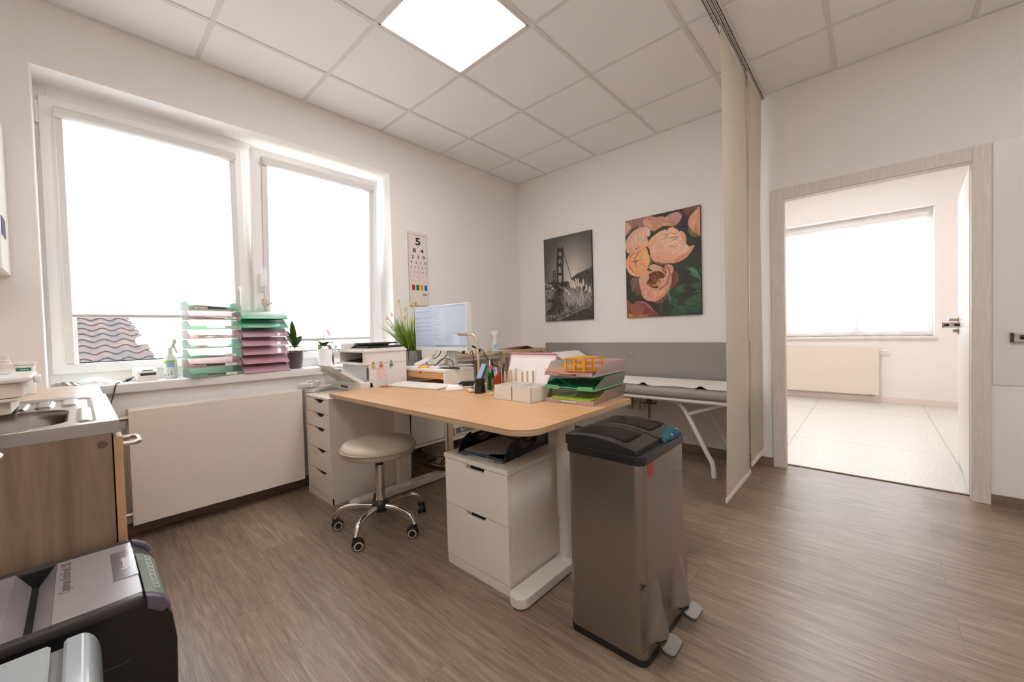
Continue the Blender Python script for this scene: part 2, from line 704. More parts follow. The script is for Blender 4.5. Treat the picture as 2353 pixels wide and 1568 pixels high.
# ------------------------------------------------------------------ the room beyond the door
WALL2 = pm('next_room_paint', (238, 233, 229), 0.85, noise=0.01, nscale=150)
FX0, FX1, FZ0, FZ1 = 2.02, 3.556, 0.862, 2.45
mb = MB()
mb.box(0.9, 4.3, FY, FY + 0.32, -0.06, FZ0)
mb.box(0.9, 4.3, FY, FY + 0.32, FZ1, 2.95)
mb.box(0.9, FX0, FY, FY + 0.32, FZ0, FZ1)
mb.box(FX1, 4.3, FY, FY + 0.32, FZ0, FZ1)
struct(mb.build('wall_far', WALL2), 'white wall of the next room with a window')
mb = MB()
mb.box(0.8, 0.9, WT, FY, -0.06, 2.95)
struct(mb.build('wall_far_left', WALL2))
mb = MB()
mb.box(4.3, 4.4, WT, FY, -0.06, 2.95)
struct(mb.build('wall_far_right', WALL2))
mb = MB()
mb.box(0.8, 4.4, WT, FY + 0.3, 2.83, 2.93)
struct(mb.build('ceiling', CEIL), 'white ceiling of the next room')
mb = MB()
mb.box(0.9, 4.3, FY - 0.012, FY, 0, 0.075, 0.002)
struct(mb.build('baseboard_far', pm('pale_skirting', (226, 212, 206), 0.5)))

w2 = sthing('window_2', 'white framed window of the next room')
mb = MB()
fy0, fy1 = FY + 0.16, FY + 0.22
for a, b in ((FX0, FX0 + 0.07), (FX1 - 0.07, FX1), (2.80, 2.895)):
    mb.box(a, b, fy0, fy1, FZ0, FZ1, 0.004)
for a, b in ((FX0 + 0.0695, 2.8005), (2.8945, FX1 - 0.0695)):
    mb.box(a, b, fy0 + .001, fy1 - .001, FZ0, FZ0 + 0.07, 0.003)
    mb.box(a, b, fy0 + .001, fy1 - .001, FZ1 - 0.07, FZ1, 0.003)
mb.build('frame', PVC, w2)
mb = MB()
mb.box(FX0 - 0.03, FX1 + 0.02, FY - 0.04, FY + 0.18, FZ0 - 0.035, FZ0, 0.006)
mb.build('sill', pm('sill_white', (226, 220, 214), 0.35), w2)
GLASS = translucent('window_glass', (250, 252, 252), 0.0, 0.985)
mb = MB()
mb.box(FX0 + 0.07, 2.80, FY + 0.19, FY + 0.194, FZ0 + 0.07, FZ1 - 0.07)
mb.box(2.895, FX1 - 0.07, FY + 0.19, FY + 0.194, FZ0 + 0.07, FZ1 - 0.07)
mb.build('glass', GLASS, w2)
# ================================================================== WINDOW, BLINDS, RADIATORS
w1 = sthing('window_1', 'large two-sash white window, its right sash tilted in')
mb = MB()
fx0, fx1 = -0.262, -0.200
OY0, OY1 = WY0, WY1
SZ = 0.828                                      # top of the sill board
mb.box(fx0, fx1, OY0, OY0 + 0.045, SZ, WZ1, 0.003)
mb.box(fx0, fx1, OY1 - 0.075, OY1, SZ, WZ1, 0.003)
mb.box(fx0, fx1, -2.675, -2.595, SZ, WZ1, 0.003)
for a, b in ((OY0 + 0.0445, -2.6745), (-2.5955, OY1 - 0.0745)):
    mb.box(fx0 + .001, fx1 - .001, a, b, SZ, SZ + 0.07, 0.003)
    mb.box(fx0 + .001, fx1 - .001, a, b, WZ1 - 0.06, WZ1, 0.003)
mb.build('frame', PVC, w1)
mb = MB()
mb.box(-0.262, 0.03, -3.70, -1.45, 0.776, SZ, 0.008)
mb.build('sill', pm('sill_board', (226, 220, 216), 0.3), w1, None)
mb = MB()
mb.box(-0.2606, -0.258, -2.597, -2.575, 1.0, 2.36)
mb.build('gasket', pm('brown_gasket', (60, 40, 34), 0.7), w1)


def sash(y0, y1, z0, z1, name):
    """sash built upright with its inner face at x = -0.18"""
    pw = 0.083
    m = MB()
    a, b = -0.236, -0.180
    m.box(a, b, y0, y0 + pw, z0, z1, 0.006)
    m.box(a, b, y1 - pw, y1, z0, z1, 0.006)
    m.box(a + .0008, b - .0008, y0 + pw - 0.006, y1 - pw + 0.006, z0, z0 + pw - 0.03, 0.005)
    m.box(a + .0008, b - .0008, y0 + pw - 0.006, y1 - pw + 0.006, z1 - pw, z1, 0.005)
    # glazing bead
    q = pw
    m.box(-0.205, -0.192, y0 + q, y0 + q + 0.014, z0 + q - 0.03, z1 - q)
    m.box(-0.205, -0.192, y1 - q - 0.014, y1 - q, z0 + q - 0.03, z1 - q)
    s = m.build(name, PVC, w1)
    m = MB()
    m.box(-0.214, -0.210, y0 + pw, y1 - pw, z0 + pw - 0.03, z1 - pw)
    m.build('pane', GLASS, s)
    m = MB()
    m.box(-0.214, -0.198, y0 + pw, y1 - pw, z0 + pw - 0.034, z0 + pw - 0.024)
    m.build('seal', RUBBER, s)
    return s


L0, L1, R0, R1 = -3.545, -2.655, -2.618, -1.700
sl = sash(L0, L1, 0.888, 2.345, 'sash')
sr = sash(R0, R1, 0.888, 2.352, 'sash')


def win_handle(y, z, up, par):
    m = MB()
    m.box(-0.181, -0.169, y - 0.015, y + 0.015, z - 0.035, z + 0.035, 0.006)
    d = 1 if up else -1
    m.tube(bez([(-0.172, y, z), (-0.14, y, z + 0.003 * d), (-0.128, y, z + 0.03 * d), (-0.13, y, z + 0.12 * d)], 6), [0.011] * 6 + [0.0125] * 13, 12)
    m.build('handle', PVC, par)


win_handle(-2.697, 1.395, False, sl)
win_handle(-2.572, 1.415, True, sr)
mb = MB()
mb.cyl((-0.188, -3.553, 2.20), (-0.188, -3.553, 2.31), 0.009)
mb.box(-0.2, -0.184, -3.556, -3.545, 2.215, 2.295)
mb.build('hinge', PVC, sl)

# roller blinds clipped to the sashes
BLIND = translucent('blind_cloth', (244, 244, 246), 0.30, 0.0, streak=0.05, scale=(1, 1.6, 30))
CASS = pm('blind_cassette', (224, 220, 217), 0.4)


def blind(y0, y1, ztop, zbot, label, chain_y):
    t = thing('roller_blind', label, 'blind', (-0.175, (y0 + y1) / 2, ztop))
    m = MB()
    prof = [(-0.180, ztop), (-0.180, ztop + 0.052), (-0.165, ztop + 0.054), (-0.145, ztop + 0.046), (-0.134, ztop + 0.028), (-0.133, ztop + 0.008), (-0.140, ztop), (-0.152, ztop - 0.006), (-0.168, ztop - 0.006)]
    m.prism(prof, 'xz', y0 - 0.03, y1 + 0.03, bev=0.002)
    m.build('cassette', CASS, t)
    m = MB()
    m.box(-0.1692, -0.1684, y0, y1, zbot, ztop)
    m.build('cloth', BLIND, t)
    m = MB()
    m.box(-0.173, -0.164, y0 - 0.001, y1 + 0.001, zbot - 0.016, zbot + 0.001, 0.003)
    m.build('bottom_bar', pm('blind_bar', (196, 192, 188), 0.35), t)
    m = MB()
    for k in (0, 1):
        zz = zbot + (ztop - zbot) * 0.0
        lp = [(-0.150 + 0.012 * k, chain_y, ztop), (-0.150 + 0.014 * k, chain_y + 0.004 * k, ztop - 0.55), (-0.148 + 0.02 * k, chain_y + (0.016 * k - 0.012), ztop - 0.95)]
        m.tube(bez(lp, 10), 0.0013, 6)
    m.tube(bez([(-0.148, chain_y - 0.012, ztop - 0.95), (-0.144, chain_y - 0.006, ztop - 1.09), (-0.138, chain_y + 0.006, ztop - 1.13), (-0.13, chain_y + 0.012, ztop - 1.09), (-0.128, chain_y + 0.004, ztop - 0.95)], 8), 0.0013, 6)
    m.build('pull_chain', WHITE2, t)
    split('side_guide', CASS, t, [lambda m: m.box(-0.1795, -0.166, y0 - 0.032, y0 - .0005, 0.945, ztop, 0.001), lambda m: m.box(-0.1795, -0.166, y1 + .0005, y1 + 0.032, 0.945, ztop, 0.001)])
    return t


b1 = blind(-3.463, -2.727, 2.246, 1.207, 'white roller blind on the left window sash, part raised above the tiled roof view', -3.492)
b2 = blind(-2.527, -1.778, 2.250, 1.040, 'white roller blind on the tilted right window sash', -1.752)
# the right sash hangs tilted inwards about its bottom edge, its blind and its handle with it
piv = V((-0.180, 0, 0.888))
ang = math.radians(3.3)
T = Matrix.Translation(piv) @ Matrix.Rotation(ang, 4, 'Y') @ Matrix.Translation(-piv)
sr.matrix_local = T
b2.matrix_world = T @ Matrix.Translation(b2.location)

mb = MB()
for y0, y1 in ((FX0 + 0.06, 2.815), (2.88, FX1 - 0.055)):
    mb.box(y0, y1, FY + 0.145, FY + 0.1458, FZ0 + 0.075, FZ1 - 0.1)
t = thing('roller_blind', 'pair of glowing white blinds across the next room window', 'blind', (2.8, FY + 0.14, FZ1 - 0.1))
mb.build('cloth', BLIND, t)
mb = MB()
mb.box(FX0 + 0.03, FX1 - 0.03, FY + 0.10, FY + 0.158, FZ1 - 0.115, FZ1 - 0.05, 0.012)
mb.build('cassette', CASS, t)
mb = MB()
mb.tube(bez([(FX1 - 0.05, FY + 0.10, FZ1 - 0.1), (FX1 - 0.052, FY + 0.09, 1.5), (FX1 - 0.06, FY + 0.085, 1.2), (FX1 - 0.05, FY + 0.085, 1.08), (FX1 - 0.035, FY + 0.085, 1.2), (FX1 - 0.045, FY + 0.09, 1.7)], 8), 0.0025, 6)
mb.build('pull_chain', WHITE2, t)

RAD = pm('radiator_enamel', (226, 214, 202), 0.35)
t = thing('radiator', 'long flat white panel radiator under the large window', 'radiator', (0.1, -2.9, 0.09))
mb = MB()
mb.box(0.130, 0.142, -3.288, -2.44, 0.088, 0.692, 0.003)
mb.build('front_panel', RAD, t)
mb = MB()
mb.box(0.045, 0.128, -3.283, -2.445, 0.105, 0.686, 0.004)
mb.box(0.040, 0.052, -3.292, -2.44, 0.094, 0.695, 0.003)
mb.build('body', RAD, t)
for k in range(3):
    mb = MB()
    mb.box(0.056 + 0.024 * k, 0.070 + 0.024 * k, -3.283, -2.445, 0.686, 0.694, 0.001)
    mb.build('grille_bar', RAD, t)
for z in (0.648, 0.135):
    mb = MB()
    mb.cyl((0.09, -3.315, z), (0.09, -3.283, z), 0.013, n=6)
    mb.cyl((0.09, -3.322, z), (0.09, -3.312, z), 0.007, n=12)
    mb.build('valve', pm('brass_nickel', (188, 176, 158), 0.3, 1.0), t)
for y in (-3.15, -2.55):
    mb = MB()
    mb.box(0.0005, 0.05, y - 0.02, y + 0.02, 0.15, 0.64)
    mb.build('wall_bracket', RAD, t)

t = thing('radiator', 'white panel radiator in the bright room beyond the door', 'radiator', (2.5, FY - 0.06, 0.1))
mb = MB()
mb.box(1.7, 3.06, FY - 0.098, FY - 0.088, 0.105, 0.716, 0.003)
mb.build('front_panel', RAD, t)
mb = MB()
mb.box(1.705, 3.055, FY - 0.088, FY - 0.02, 0.115, 0.712, 0.003)
mb.box(1.9, 1.95, FY - 0.02, FY - 0.0005, 0.2, 0.6)
mb.box(2.9, 2.95, FY - 0.02, FY - 0.0005, 0.2, 0.6)
mb.build('body', RAD, t)
mb = MB()
mb.tube([(3.055, FY - 0.06, 0.675), (3.085, FY - 0.06, 0.675), (3.09, FY - 0.06, 0.675), (3.145, FY - 0.06, 0.675)], [0.012, 0.012, 0.02, 0.016], 14)
mb.build('valve', WHITE2, t)
for x in (2.96, 3.0):
    mb = MB()
    mb.tube([(x, FY - 0.06, 0.115), (x, FY - 0.06, 0.09), (x, FY - 0.02, 0.088), (x, FY - 0.001, 0.088)], 0.009, 8)
    mb.build('pipe', NICK, t)
mb = MB()


def _wav(u, v):
    x = 2.05 + 1.48 * u
    return (x, FY - 0.02 + 0.14 * v, FZ0 + 0.0015 + 0.012 * max(0, math.sin(u * 34)) * (1 - v))


mb.grid(_wav, 90, 3, thick=0.0006)
tag(mb.build('paper_strip', PAPER, origin=(2.8, FY, FZ0)), 'wavy white paper strip lying along the next room window sill', 'paper')

# ================================================================== OUTSIDE
cream = pm('render_cream', (232, 218, 198), 0.9, noise=0.04, nscale=8)
house = thing('neighbour_house', 'neighbouring cream house with an old clay tile roof outside the window, plus an added block against the sun', 'house', (-5, 2, -3))
mb = MB()
mb.box(-4.6, -4.3, -2.55, 3.3, -3, 4.2)
mb.box(-7.0, -4.3, 3.3, 9.0, -3, 9.2)  # tall unseen block added to keep the sun off the right blind
mb.build('wall', cream, house)


def roof_material():
    m, N, L, b = nodes('clay_pantiles')
    tc = N.new('ShaderNodeTexCoord')
    n1 = N.new('ShaderNodeTexNoise')
    n1.inputs['Scale'].default_value = 5
    n1.inputs['Detail'].default_value = 6
    L.new(tc.outputs['Object'], n1.inputs['Vector'])
    r = N.new('ShaderNodeValToRGB')
    e = r.color_ramp.elements
    e[0].position, e[0].color = 0.35, (*lin((52, 47, 49)), 1)
    e[1].position, e[1].color = 0.66, (*lin((90, 60, 52)), 1)
    L.new(n1.outputs['Fac'], r.inputs['Fac'])
    n2 = N.new('ShaderNodeTexNoise')
    n2.inputs['Scale'].default_value = 60
    L.new(tc.outputs['Object'], n2.inputs['Vector'])
    r2 = N.new('ShaderNodeValToRGB')
    r2.color_ramp.elements[0].position = 0.66
    r2.color_ramp.elements[1].position = 0.72
    L.new(n2.outputs['Fac'], r2.inputs['Fac'])
    mx = N.new('ShaderNodeMix')
    mx.data_type = 'RGBA'
    mx.inputs['B'].default_value = (*lin((94, 89, 86)), 1)
    L.new(r2.outputs['Color'], mx.inputs['Factor'])
    L.new(r.outputs['Color'], mx.inputs['A'])
    L.new(mx.outputs['Result'], b.inputs['Base Color'])
    b.inputs['Roughness'].default_value = 0.9
    return m


mb = MB()
RX0, RX1 = -4.2, -9.0
rows = 22
for r_ in range(rows):
    def f(u, v, r_=r_):
        s = (r_ + u * 1.12) / rows
        x = RX0 + (RX1 - RX0) * s
        yr = -2.70 - 0.46 * s                             # verge
        y = -6.4 + (yr + 6.4) * v
        w = (y + 9.0) / 0.205 * 2 * PI
        z = 0.735 + 0.62 * (RX0 - x) * 0.62 + 0.020 * math.sin(w) + 0.020 * (1 - u)
        return (x, y, z)
    mb.grid(f, 2, 190, thick=0.03)
mb.build('tiled_roof', roof_material(), house)
mb = MB()


def deck(u, v):
    x = RX0 + (RX1 - RX0) * u
    y = -6.4 + (-2.72 - 0.46 * u + 6.4) * v
    return (x, y, 0.728 + 0.62 * (RX0 - x) * 0.62 + 0.020 * math.sin((y + 9.0) / 0.205 * 2 * PI))


mb.grid(deck, 30, 150, thick=-0.05)  # added under the tiles, dark so the gaps read as shadow lines
mb.build('gap_shade_deck', pm('deck_shade', (30, 24, 22), 0.9), house)
mb = MB()
mb.tube(bez([(-4.22, -2.72, 4.0), (-4.22, -2.72, 1.30), (-4.20, -2.73, 1.14), (-4.12, -2.80, 1.08), (-4.02, -2.92, 1.06)], 8), 0.055, 14)
mb.build('downpipe', pm('zinc', (150, 152, 156), 0.35, 0.9), house)
mb = MB()
mb.box(-30, -0.6, -30, 30, -3.3, -3.0)
struct(mb.build('ground', pm('yard_ground', (150, 146, 138), 0.9, noise=0.1, nscale=2)), 'yard outside the window')
# ================================================================== CEILING LIGHT, CURTAIN
def ceiling_light(cx, cy, label):
    t = thing('ceiling_light', label, 'ceiling light', (cx, cy, H), 'ceiling light panels')
    m = MB()
    for a in (0, 1, 2, 3):
        R = Matrix.Translation((cx, cy, 0)) @ Matrix.Rotation(a * PI / 2, 4, 'Z')
        m.box(-0.288, 0.288, -0.288, -0.276, H - 0.008, H + 0.001, 0.001, xf=R)
    m.build('frame', pm('light_frame', (230, 222, 214), 0.4), t)
    m = MB()
    m.box(cx - 0.277, cx + 0.277, cy - 0.277, cy + 0.277, H - 0.005, H - 0.001)
    m.build('diffuser', emit('light_diffuser', (250, 250, 252), LIGHT_STRENGTH), t)
    return t


LIGHT_STRENGTH = LAMP
ceiling_light(A0 + 0.9, -(B0 + 1.5), 'square lit ceiling panel above the desk')
ceiling_light(A0 + 3.3, -(B0 + 1.5), 'added unseen square light panel near the right wall')  # out of view, added to light the room
ceiling_light(A0 + 2.1, -(B0 + 3.2), 'added unseen square light panel near the wall behind the camera')  # another unseen panel added for more room light
m = MB()
t = thing('ceiling_light', 'added unseen round lamp brightening the next room', 'ceiling light', (2.6, 1.6, 2.83))
m.lathe([(0, -0.06), (0.2, -0.05), (0.22, 0.0)], (2.6, 1.6, 2.83), 40)
m.build('diffuser', emit('far_fill_light', (255, 250, 246), FAR_FILL), t)  # unseen lamp added to brighten the room beyond the door
m = MB()
m.lathe([(0.22, -0.02), (0.24, -0.02), (0.24, 0.001), (0.22, 0.001)], (2.6, 1.6, 2.83), 40)
m.build('rim', WHITE2, t)

t = thing('curtain_track', 'white multi-channel curtain track across the ceiling', 'curtain track', (2.39, -2, H))
mb = MB()
mb.box(2.357, 2.425, YF + 0.01, -0.015, H - 0.014, H - 0.002)
for x in (2.357, 2.374, 2.391, 2.408, 2.4215):
    mb.box(x, x + 0.0035, YF + 0.01, -0.015, H - 0.036, H - 0.012)
for x in (2.357, 2.374, 2.391, 2.408):
    mb.box(x, x + 0.007, YF + 0.01, -0.015, H - 0.0365, H - 0.0345)
    mb.box(x + 0.013, x + 0.02, YF + 0.01, -0.015, H - 0.0365, H - 0.0345)
mb.build('rail', pm('track_white', (214, 206, 198), 0.4), t)
mb = MB()
mb.box(2.355, 2.427, -0.018, -0.012, H - 0.038, H - 0.002)
mb.build('end_cap', WHITE2, t)


def linen():
    m = translucent('linen_panel', (236, 227, 214), 0.80, 0.0, streak=0.16, scale=(1, 5, 130))
    return m


def panel(x, y0, y1, zt, zb, label, ph):
    t = thing('sliding_curtain', label, 'curtain', (x, (y0 + y1) / 2, zt), 'linen sliding curtain panels')

    def f(u, v):
        z = zt + (zb - zt) * v
        bow = math.sin(v * PI) ** 1.2
        return (x + 0.012 * bow * math.sin(u * 7 + ph + v * 2.2) + 0.004 * math.sin(v * 9 + ph), y0 + (y1 - y0) * u + 0.006 * math.sin(v * 8 + ph) * (1 if u > .5 else -1) * bow, z)
    m = MB()
    m.grid(f, 14, 60, thick=0.0012)
    m.build('cloth', linen(), t)
    m = MB()
    m.box(x - 0.006, x + 0.004, y0, y1, zt - 0.004, zt + 0.022, 0.002)
    m.build('slider', WHITE2, t)
    m = MB()
    m.box(x - 0.005, x + 0.005, y0 - 0.002, y1 + 0.002, zb - 0.024, zb + 0.004, 0.003)
    m.build('weight_bar', pm('linen_hem', (218, 206, 192), 0.8), t)


panel(2.384, -1.022, -0.425, 2.680, 0.074, 'front linen curtain panel, the one hanging nearer the camera', 0.4)
panel(2.402, -0.470, -0.060, 2.680, 0.135, 'rear linen curtain panel, half hidden behind the front one beside the doorway', 2.0)

# ================================================================== DESK
OAK = wood('oak_veneer', (184, 138, 96), (206, 162, 120), (1.1, 12, 12), 0.38, 3.2, 0.8, 0.05)
PLY = wood('ply_edge', (150, 118, 88), (208, 178, 142), (0.4, 0.4, 160), 0.55, 1.5, 1.2, 0.05)
DLEG = pm('desk_enamel', (222, 212, 200), 0.42)
t = thing('desk', 'height-adjustable desk with oak top and white column legs', 'desk', (1.33, -2.05, 0))
DX_0, DX_1, DY_0, DY_1, DZT = 0.535, 2.125, -2.435, -1.62, 0.705
mb = MB()
mb.prism(rect_round(DX_0, DX_1, DY_0, DY_1, 0.10, 10, (0.32, 1, 0.32, 0.32)), 'xy', DZT - 0.003, DZT, bev=0.0012)
mb.build('tabletop', OAK, t)
mb = MB()
mb.prism(rect_round(DX_0 + .0005, DX_1 - .0005, DY_0 + .0005, DY_1 - .0005, 0.10, 10, (0.32, 1, 0.32, 0.32)), 'xy', DZT - 0.024, DZT - 0.003, bev=0.002)
mb.build('plywood_edge', PLY, t)
for x in (0.655, 1.990):
    mb = MB()
    mb.prism(rect_round(x - 0.042, x + 0.042, -2.375, -1.655, 0.04, 8), 'xy', 0.004, 0.044, bev=0.006)
    mb.build('foot', DLEG, t)
    mb = MB()
    mb.prism(rect_round(x - 0.030, x + 0.030, -2.052, -1.972, 0.028, 6), 'xy', 0.04, 0.30)
    mb.lathe([(0.062, 0), (0.045, 0.006), (0.036, 0.022), (0.03, 0.05)], (x, -2.012, 0.042), 28, sx=0.8, sy=1.1)
    mb.build('lower_column', DLEG, t)
    mb = MB()
    mb.prism(rect_round(x - 0.035, x + 0.035, -2.058, -1.966, 0.033, 6), 'xy', 0.235, 0.655)
    mb.build('upper_column', DLEG, t)
    mb = MB()
    mb.box(x - 0.03, x + 0.03, -2.35, -1.68, 0.655, DZT - 0.024, 0.004)
    mb.build('arm', DLEG, t)
mb = MB()
mb.box(0.68, 1.96, -2.05, -1.97, 0.635, DZT - 0.026, 0.004)
mb.build('crossbeam', DLEG, t)

# ================================================================== DRAWER UNITS
CAB = pm('cabinet_lacquer', (226, 216, 203), 0.42)
NX0, NX1, NY0, NY1 = 1.548, 1.939, -2.338, -1.86
t = thing('drawer_cabinet', 'low white two-drawer cabinet under the right end of the desk', 'drawer cabinet', (1.75, -2.1, 0))
mb = MB()
mb.box(NX0, NX1, NY0 + 0.02, NY1, 0.044, 0.484, 0.002)
mb.build('carcass', CAB, t)
mb = MB()
mb.box(NX0 - 0.003, NX1 + 0.003, NY0 - 0.002, NY1, 0.486, 0.507, 0.002)
mb.build('top', CAB, t)
mb = MB()
mb.box(NX0, NX1, NY0 + 0.003, NY1, 0.0, 0.043, 0.002)
mb.build('plinth', CAB, t)
for z0, z1 in ((0.046, 0.279), (0.282, 0.484)):
    mb = MB()
    hx0, hx1, hd = 1.690, 1.803, 0.021
    y0, y1 = NY0, NY0 + 0.018
    mb.prism([(NX0 + .002, z0), (NX1 - .002, z0), (NX1 - .002, z1), (hx1 + .006, z1), (hx1, z1 - hd), (hx0, z1 - hd), (hx0 - .006, z1), (NX0 + .002, z1)], 'xz', y0, y1, bev=0.0012)
    d = mb.build('drawer', CAB, t)
    mb = MB()
    mb.box(hx0 + 0.012, hx1, y1 + 0.001, y1 + 0.003, z1 - hd, z1 + 0.001)
    mb.build('handle_slot', BLACK2, d)

AX0, AX1, AY0, AY1, AZT = 0.160, 0.523, -2.426, -1.845, 0.668
t = thing('drawer_unit', 'tall narrow white five-drawer unit beside the radiator', 'drawer unit', (0.34, -2.1, 0))
mb = MB()
mb.box(AX0, AX0 + 0.012, AY0, AY1, 0, AZT - 0.014, 0.001)
mb.box(AX1 - 0.012, AX1, AY0, AY1, 0, AZT - 0.014, 0.001)
mb.box(AX0, AX1, AY1 - 0.01, AY1, 0, AZT - 0.014)
mb.box(AX0, AX1, AY0 + 0.003, AY0 + 0.014, 0, 0.042, 0.001)
mb.box(AX0 + .01, AX1 - .01, AY0 + 0.05, AY1 - 0.02, 0.01, AZT - 0.03)
mb.build('carcass', CAB, t)
mb = MB()
mb.box(AX0 - 0.004, AX1 + 0.003, AY0 - 0.003, AY1, AZT - 0.014, AZT, 0.0015)
mb.build('top', CAB, t)
zs = [0.648, 0.556, 0.463, 0.313, 0.162, 0.045]
zs = [0.652, 0.560, 0.466, 0.328, 0.187, 0.046]
for z1, z0 in zip(zs, zs[1:]):
    mb = MB()
    xa, xb = AX0 + 0.014, AX1 - 0.014
    cx = 0.365
    cut = [(cx + 0.078, 0)] + [(cx + 0.078 - 0.156 * k / 12, -0.026 * math.sin(PI * min(1, max(0, (k / 12 - 0.04) / 0.92))) ** 0.6) for k in range(1, 12)] + [(cx - 0.078, 0)]
    poly = [(xa, z0 + 0.003), (xb, z0 + 0.003), (xb, z1 - 0.001)] + [(x, z1 - 0.001 + dz) for x, dz in cut] + [(xa, z1 - 0.001)]
    mb.prism(poly, 'xz', AY0 + 0.002, AY0 + 0.018, bev=0.001)
    d = mb.build('drawer', CAB, t)
    mb = MB()
    mb.box(cx - 0.055, cx + 0.055, AY0 + 0.019, AY0 + 0.022, z1 - 0.03, z1 + 0.001)
    mb.build('handle_slot', BLACK2, d)

# ================================================================== STOOL
LEATHER = pm('taupe_vinyl', (178, 164, 144), 0.42, noise=0.05, nscale=60, bump=0.08)
SX, SY = 0.995, -2.360
t = thing('stool', 'round taupe swivel stool on five chrome castor legs', 'stool', (SX, SY, 0))
mb = MB()
SZT = 0.478
mb.lathe([(0, SZT), (0.09, SZT - 0.0005), (0.15, SZT - 0.002), (0.176, SZT - 0.006), (0.190, SZT - 0.014), (0.197, SZT - 0.027), (0.1965, SZT - 0.035)], (SX, SY, 0), 64)
mb.lathe([(0.1945, SZT - 0.034), (0.193, SZT - 0.058), (0.186, SZT - 0.069), (0.168, SZT - 0.074), (0, SZT - 0.074)], (SX, SY, 0), 64)
seat = mb.build('seat', LEATHER, t)
mb = MB()
mb.tube([(SX + 0.1975 * math.cos(2 * PI * k / 64), SY + 0.1975 * math.sin(2 * PI * k / 64), SZT - 0.0345) for k in range(65)], 0.0036, 8, caps=False)
mb.build('piping', LEATHER, seat)
mb = MB()
mb.cyl((SX, SY, SZT - 0.085), (SX, SY, SZT - 0.072), 0.075, n=28)
mb.build('seat_plate', BLACK, t)
mb = MB()
mb.cyl((SX, SY, 0.30), (SX, SY, SZT - 0.08), 0.014, n=24)
mb.cyl((SX, SY, 0.145), (SX, SY, 0.345), 0.0245, n=32)
mb.build('gas_column', CHROME, t)
mb = MB()
mb.cyl((SX, SY, 0.343), (SX, SY, 0.357), 0.0235, 0.020, n=28)
mb.build('column_collar', BLACK, t)
mb = MB()
mb.lathe([(0.0, 0.088), (0.036, 0.09), (0.046, 0.10), (0.048, 0.125), (0.04, 0.14), (0.03, 0.15), (0.0, 0.152)], (SX, SY, 0), 30)
mb.prism([(SX - 0.058, 0.135), (SX - 0.03, 0.14), (SX - 0.03, 0.165), (SX - 0.052, 0.172)], 'xz', SY - 0.012, SY + 0.012)
mb.build('hub', BLACK, t)
a0 = math.radians(229)
for k in range(5):
    a = a0 + 2 * PI * k / 5
    d = V((math.cos(a), math.sin(a), 0))
    c = V((SX, SY, 0))
    pts = bez([c + d * 0.03 + V((0, 0, 0.118)), c + d * 0.10 + V((0, 0, 0.124)), c + d * 0.165 + V((0, 0, 0.122)), c + d * 0.215 + V((0, 0, 0.105)), c + d * 0.245 + V((0, 0, 0.062))], 8)
    mb = MB()
    n = len(pts)
    mb.tube(pts, [0.0155 - 0.003 * i / n for i in range(n)], 16)
    mb.build('leg', CHROME, t)
    # castor: hooded twin wheel turned a little off the spoke
    mb = MB()
    w = c + d * 0.245
    ca = a + (0.5, -0.9, 0.7, 1.2, -0.4)[k]
    R = Matrix.Translation(w) @ Matrix.Rotation(ca, 4, 'Z')
    hood = [(0.014, 0.024)] + [(-0.012 + 0.030 * math.cos(q), 0.026 + 0.030 * math.sin(q)) for q in [math.radians(x) for x in range(0, 200, 20)]] + [(-0.012, 0.03)]
    mb.prism(hood, 'xz', -0.010, 0.010, xf=R)
    mb.cyl((0.0, 0, 0.044), (0.0, 0, 0.068), 0.012, n=16, xf=R)
    mb.box(-0.03, 0.012, -0.021, 0.021, 0.040, 0.055, 0.006, xf=R)
    cs = mb.build('castor', BLACK, t)
    for sgn in (-1, 1):
        mb = MB()
        mb.tube([(-0.012, sgn * 0.008, 0.0255), (-0.012, sgn * 0.022, 0.0255)], [0.025, 0.0235], 24, xf=R)
        mb.tube([(-0.012, sgn * 0.022, 0.0255), (-0.012, sgn * 0.0232, 0.0255)], [0.0215, 0.0215], 24, m=1, xf=R)
        mb.tube([(-0.012, sgn * 0.0232, 0.0255), (-0.012, sgn * 0.0242, 0.0255)], [0.0155, 0.0155], 24, m=0, xf=R)
        mb.build('wheel', [BLACK, pm('castor_ring', (196, 186, 178), 0.4)], cs)

# ================================================================== WASTE BIN
def smooth_edge(u):
    return min(1, 8 * u, 8 * (1 - u))


BX0, BX1, BY0, BY1, BZ = 2.202, 2.478, -2.312, -1.950, 0.632
t = thing('waste_bin', 'tall stainless steel pedal bin with two black lids', 'bin', ((BX0 + BX1) / 2, (BY0 + BY1) / 2, 0))
mb = MB()
mb.prism(rect_round(BX0, BX1, BY0, BY1, 0.028, 8), 'xy', 0.022, BZ)
body = mb.build('body', STEEL, t)
mb = MB()
mb.prism(rect_round(BX0 - 0.002, BX1 + 0.002, BY0 - 0.002, BY1 + 0.002, 0.029, 8), 'xy', 0.0, 0.024, bev=0.003)
mb.build('base', BLACK, t)
mb = MB()
mb.prism(rect_round(BX0 - 0.005, BX1 + 0.005, BY0 - 0.005, BY1 + 0.005, 0.03, 8), 'xy', BZ - 0.004, BZ + 0.026, bev=0.004)
mb.build('rim', BLACK, t)
LID = pm('lid_black', (34, 31, 29), 0.38, noise=0.04, nscale=400, bump=0.03)
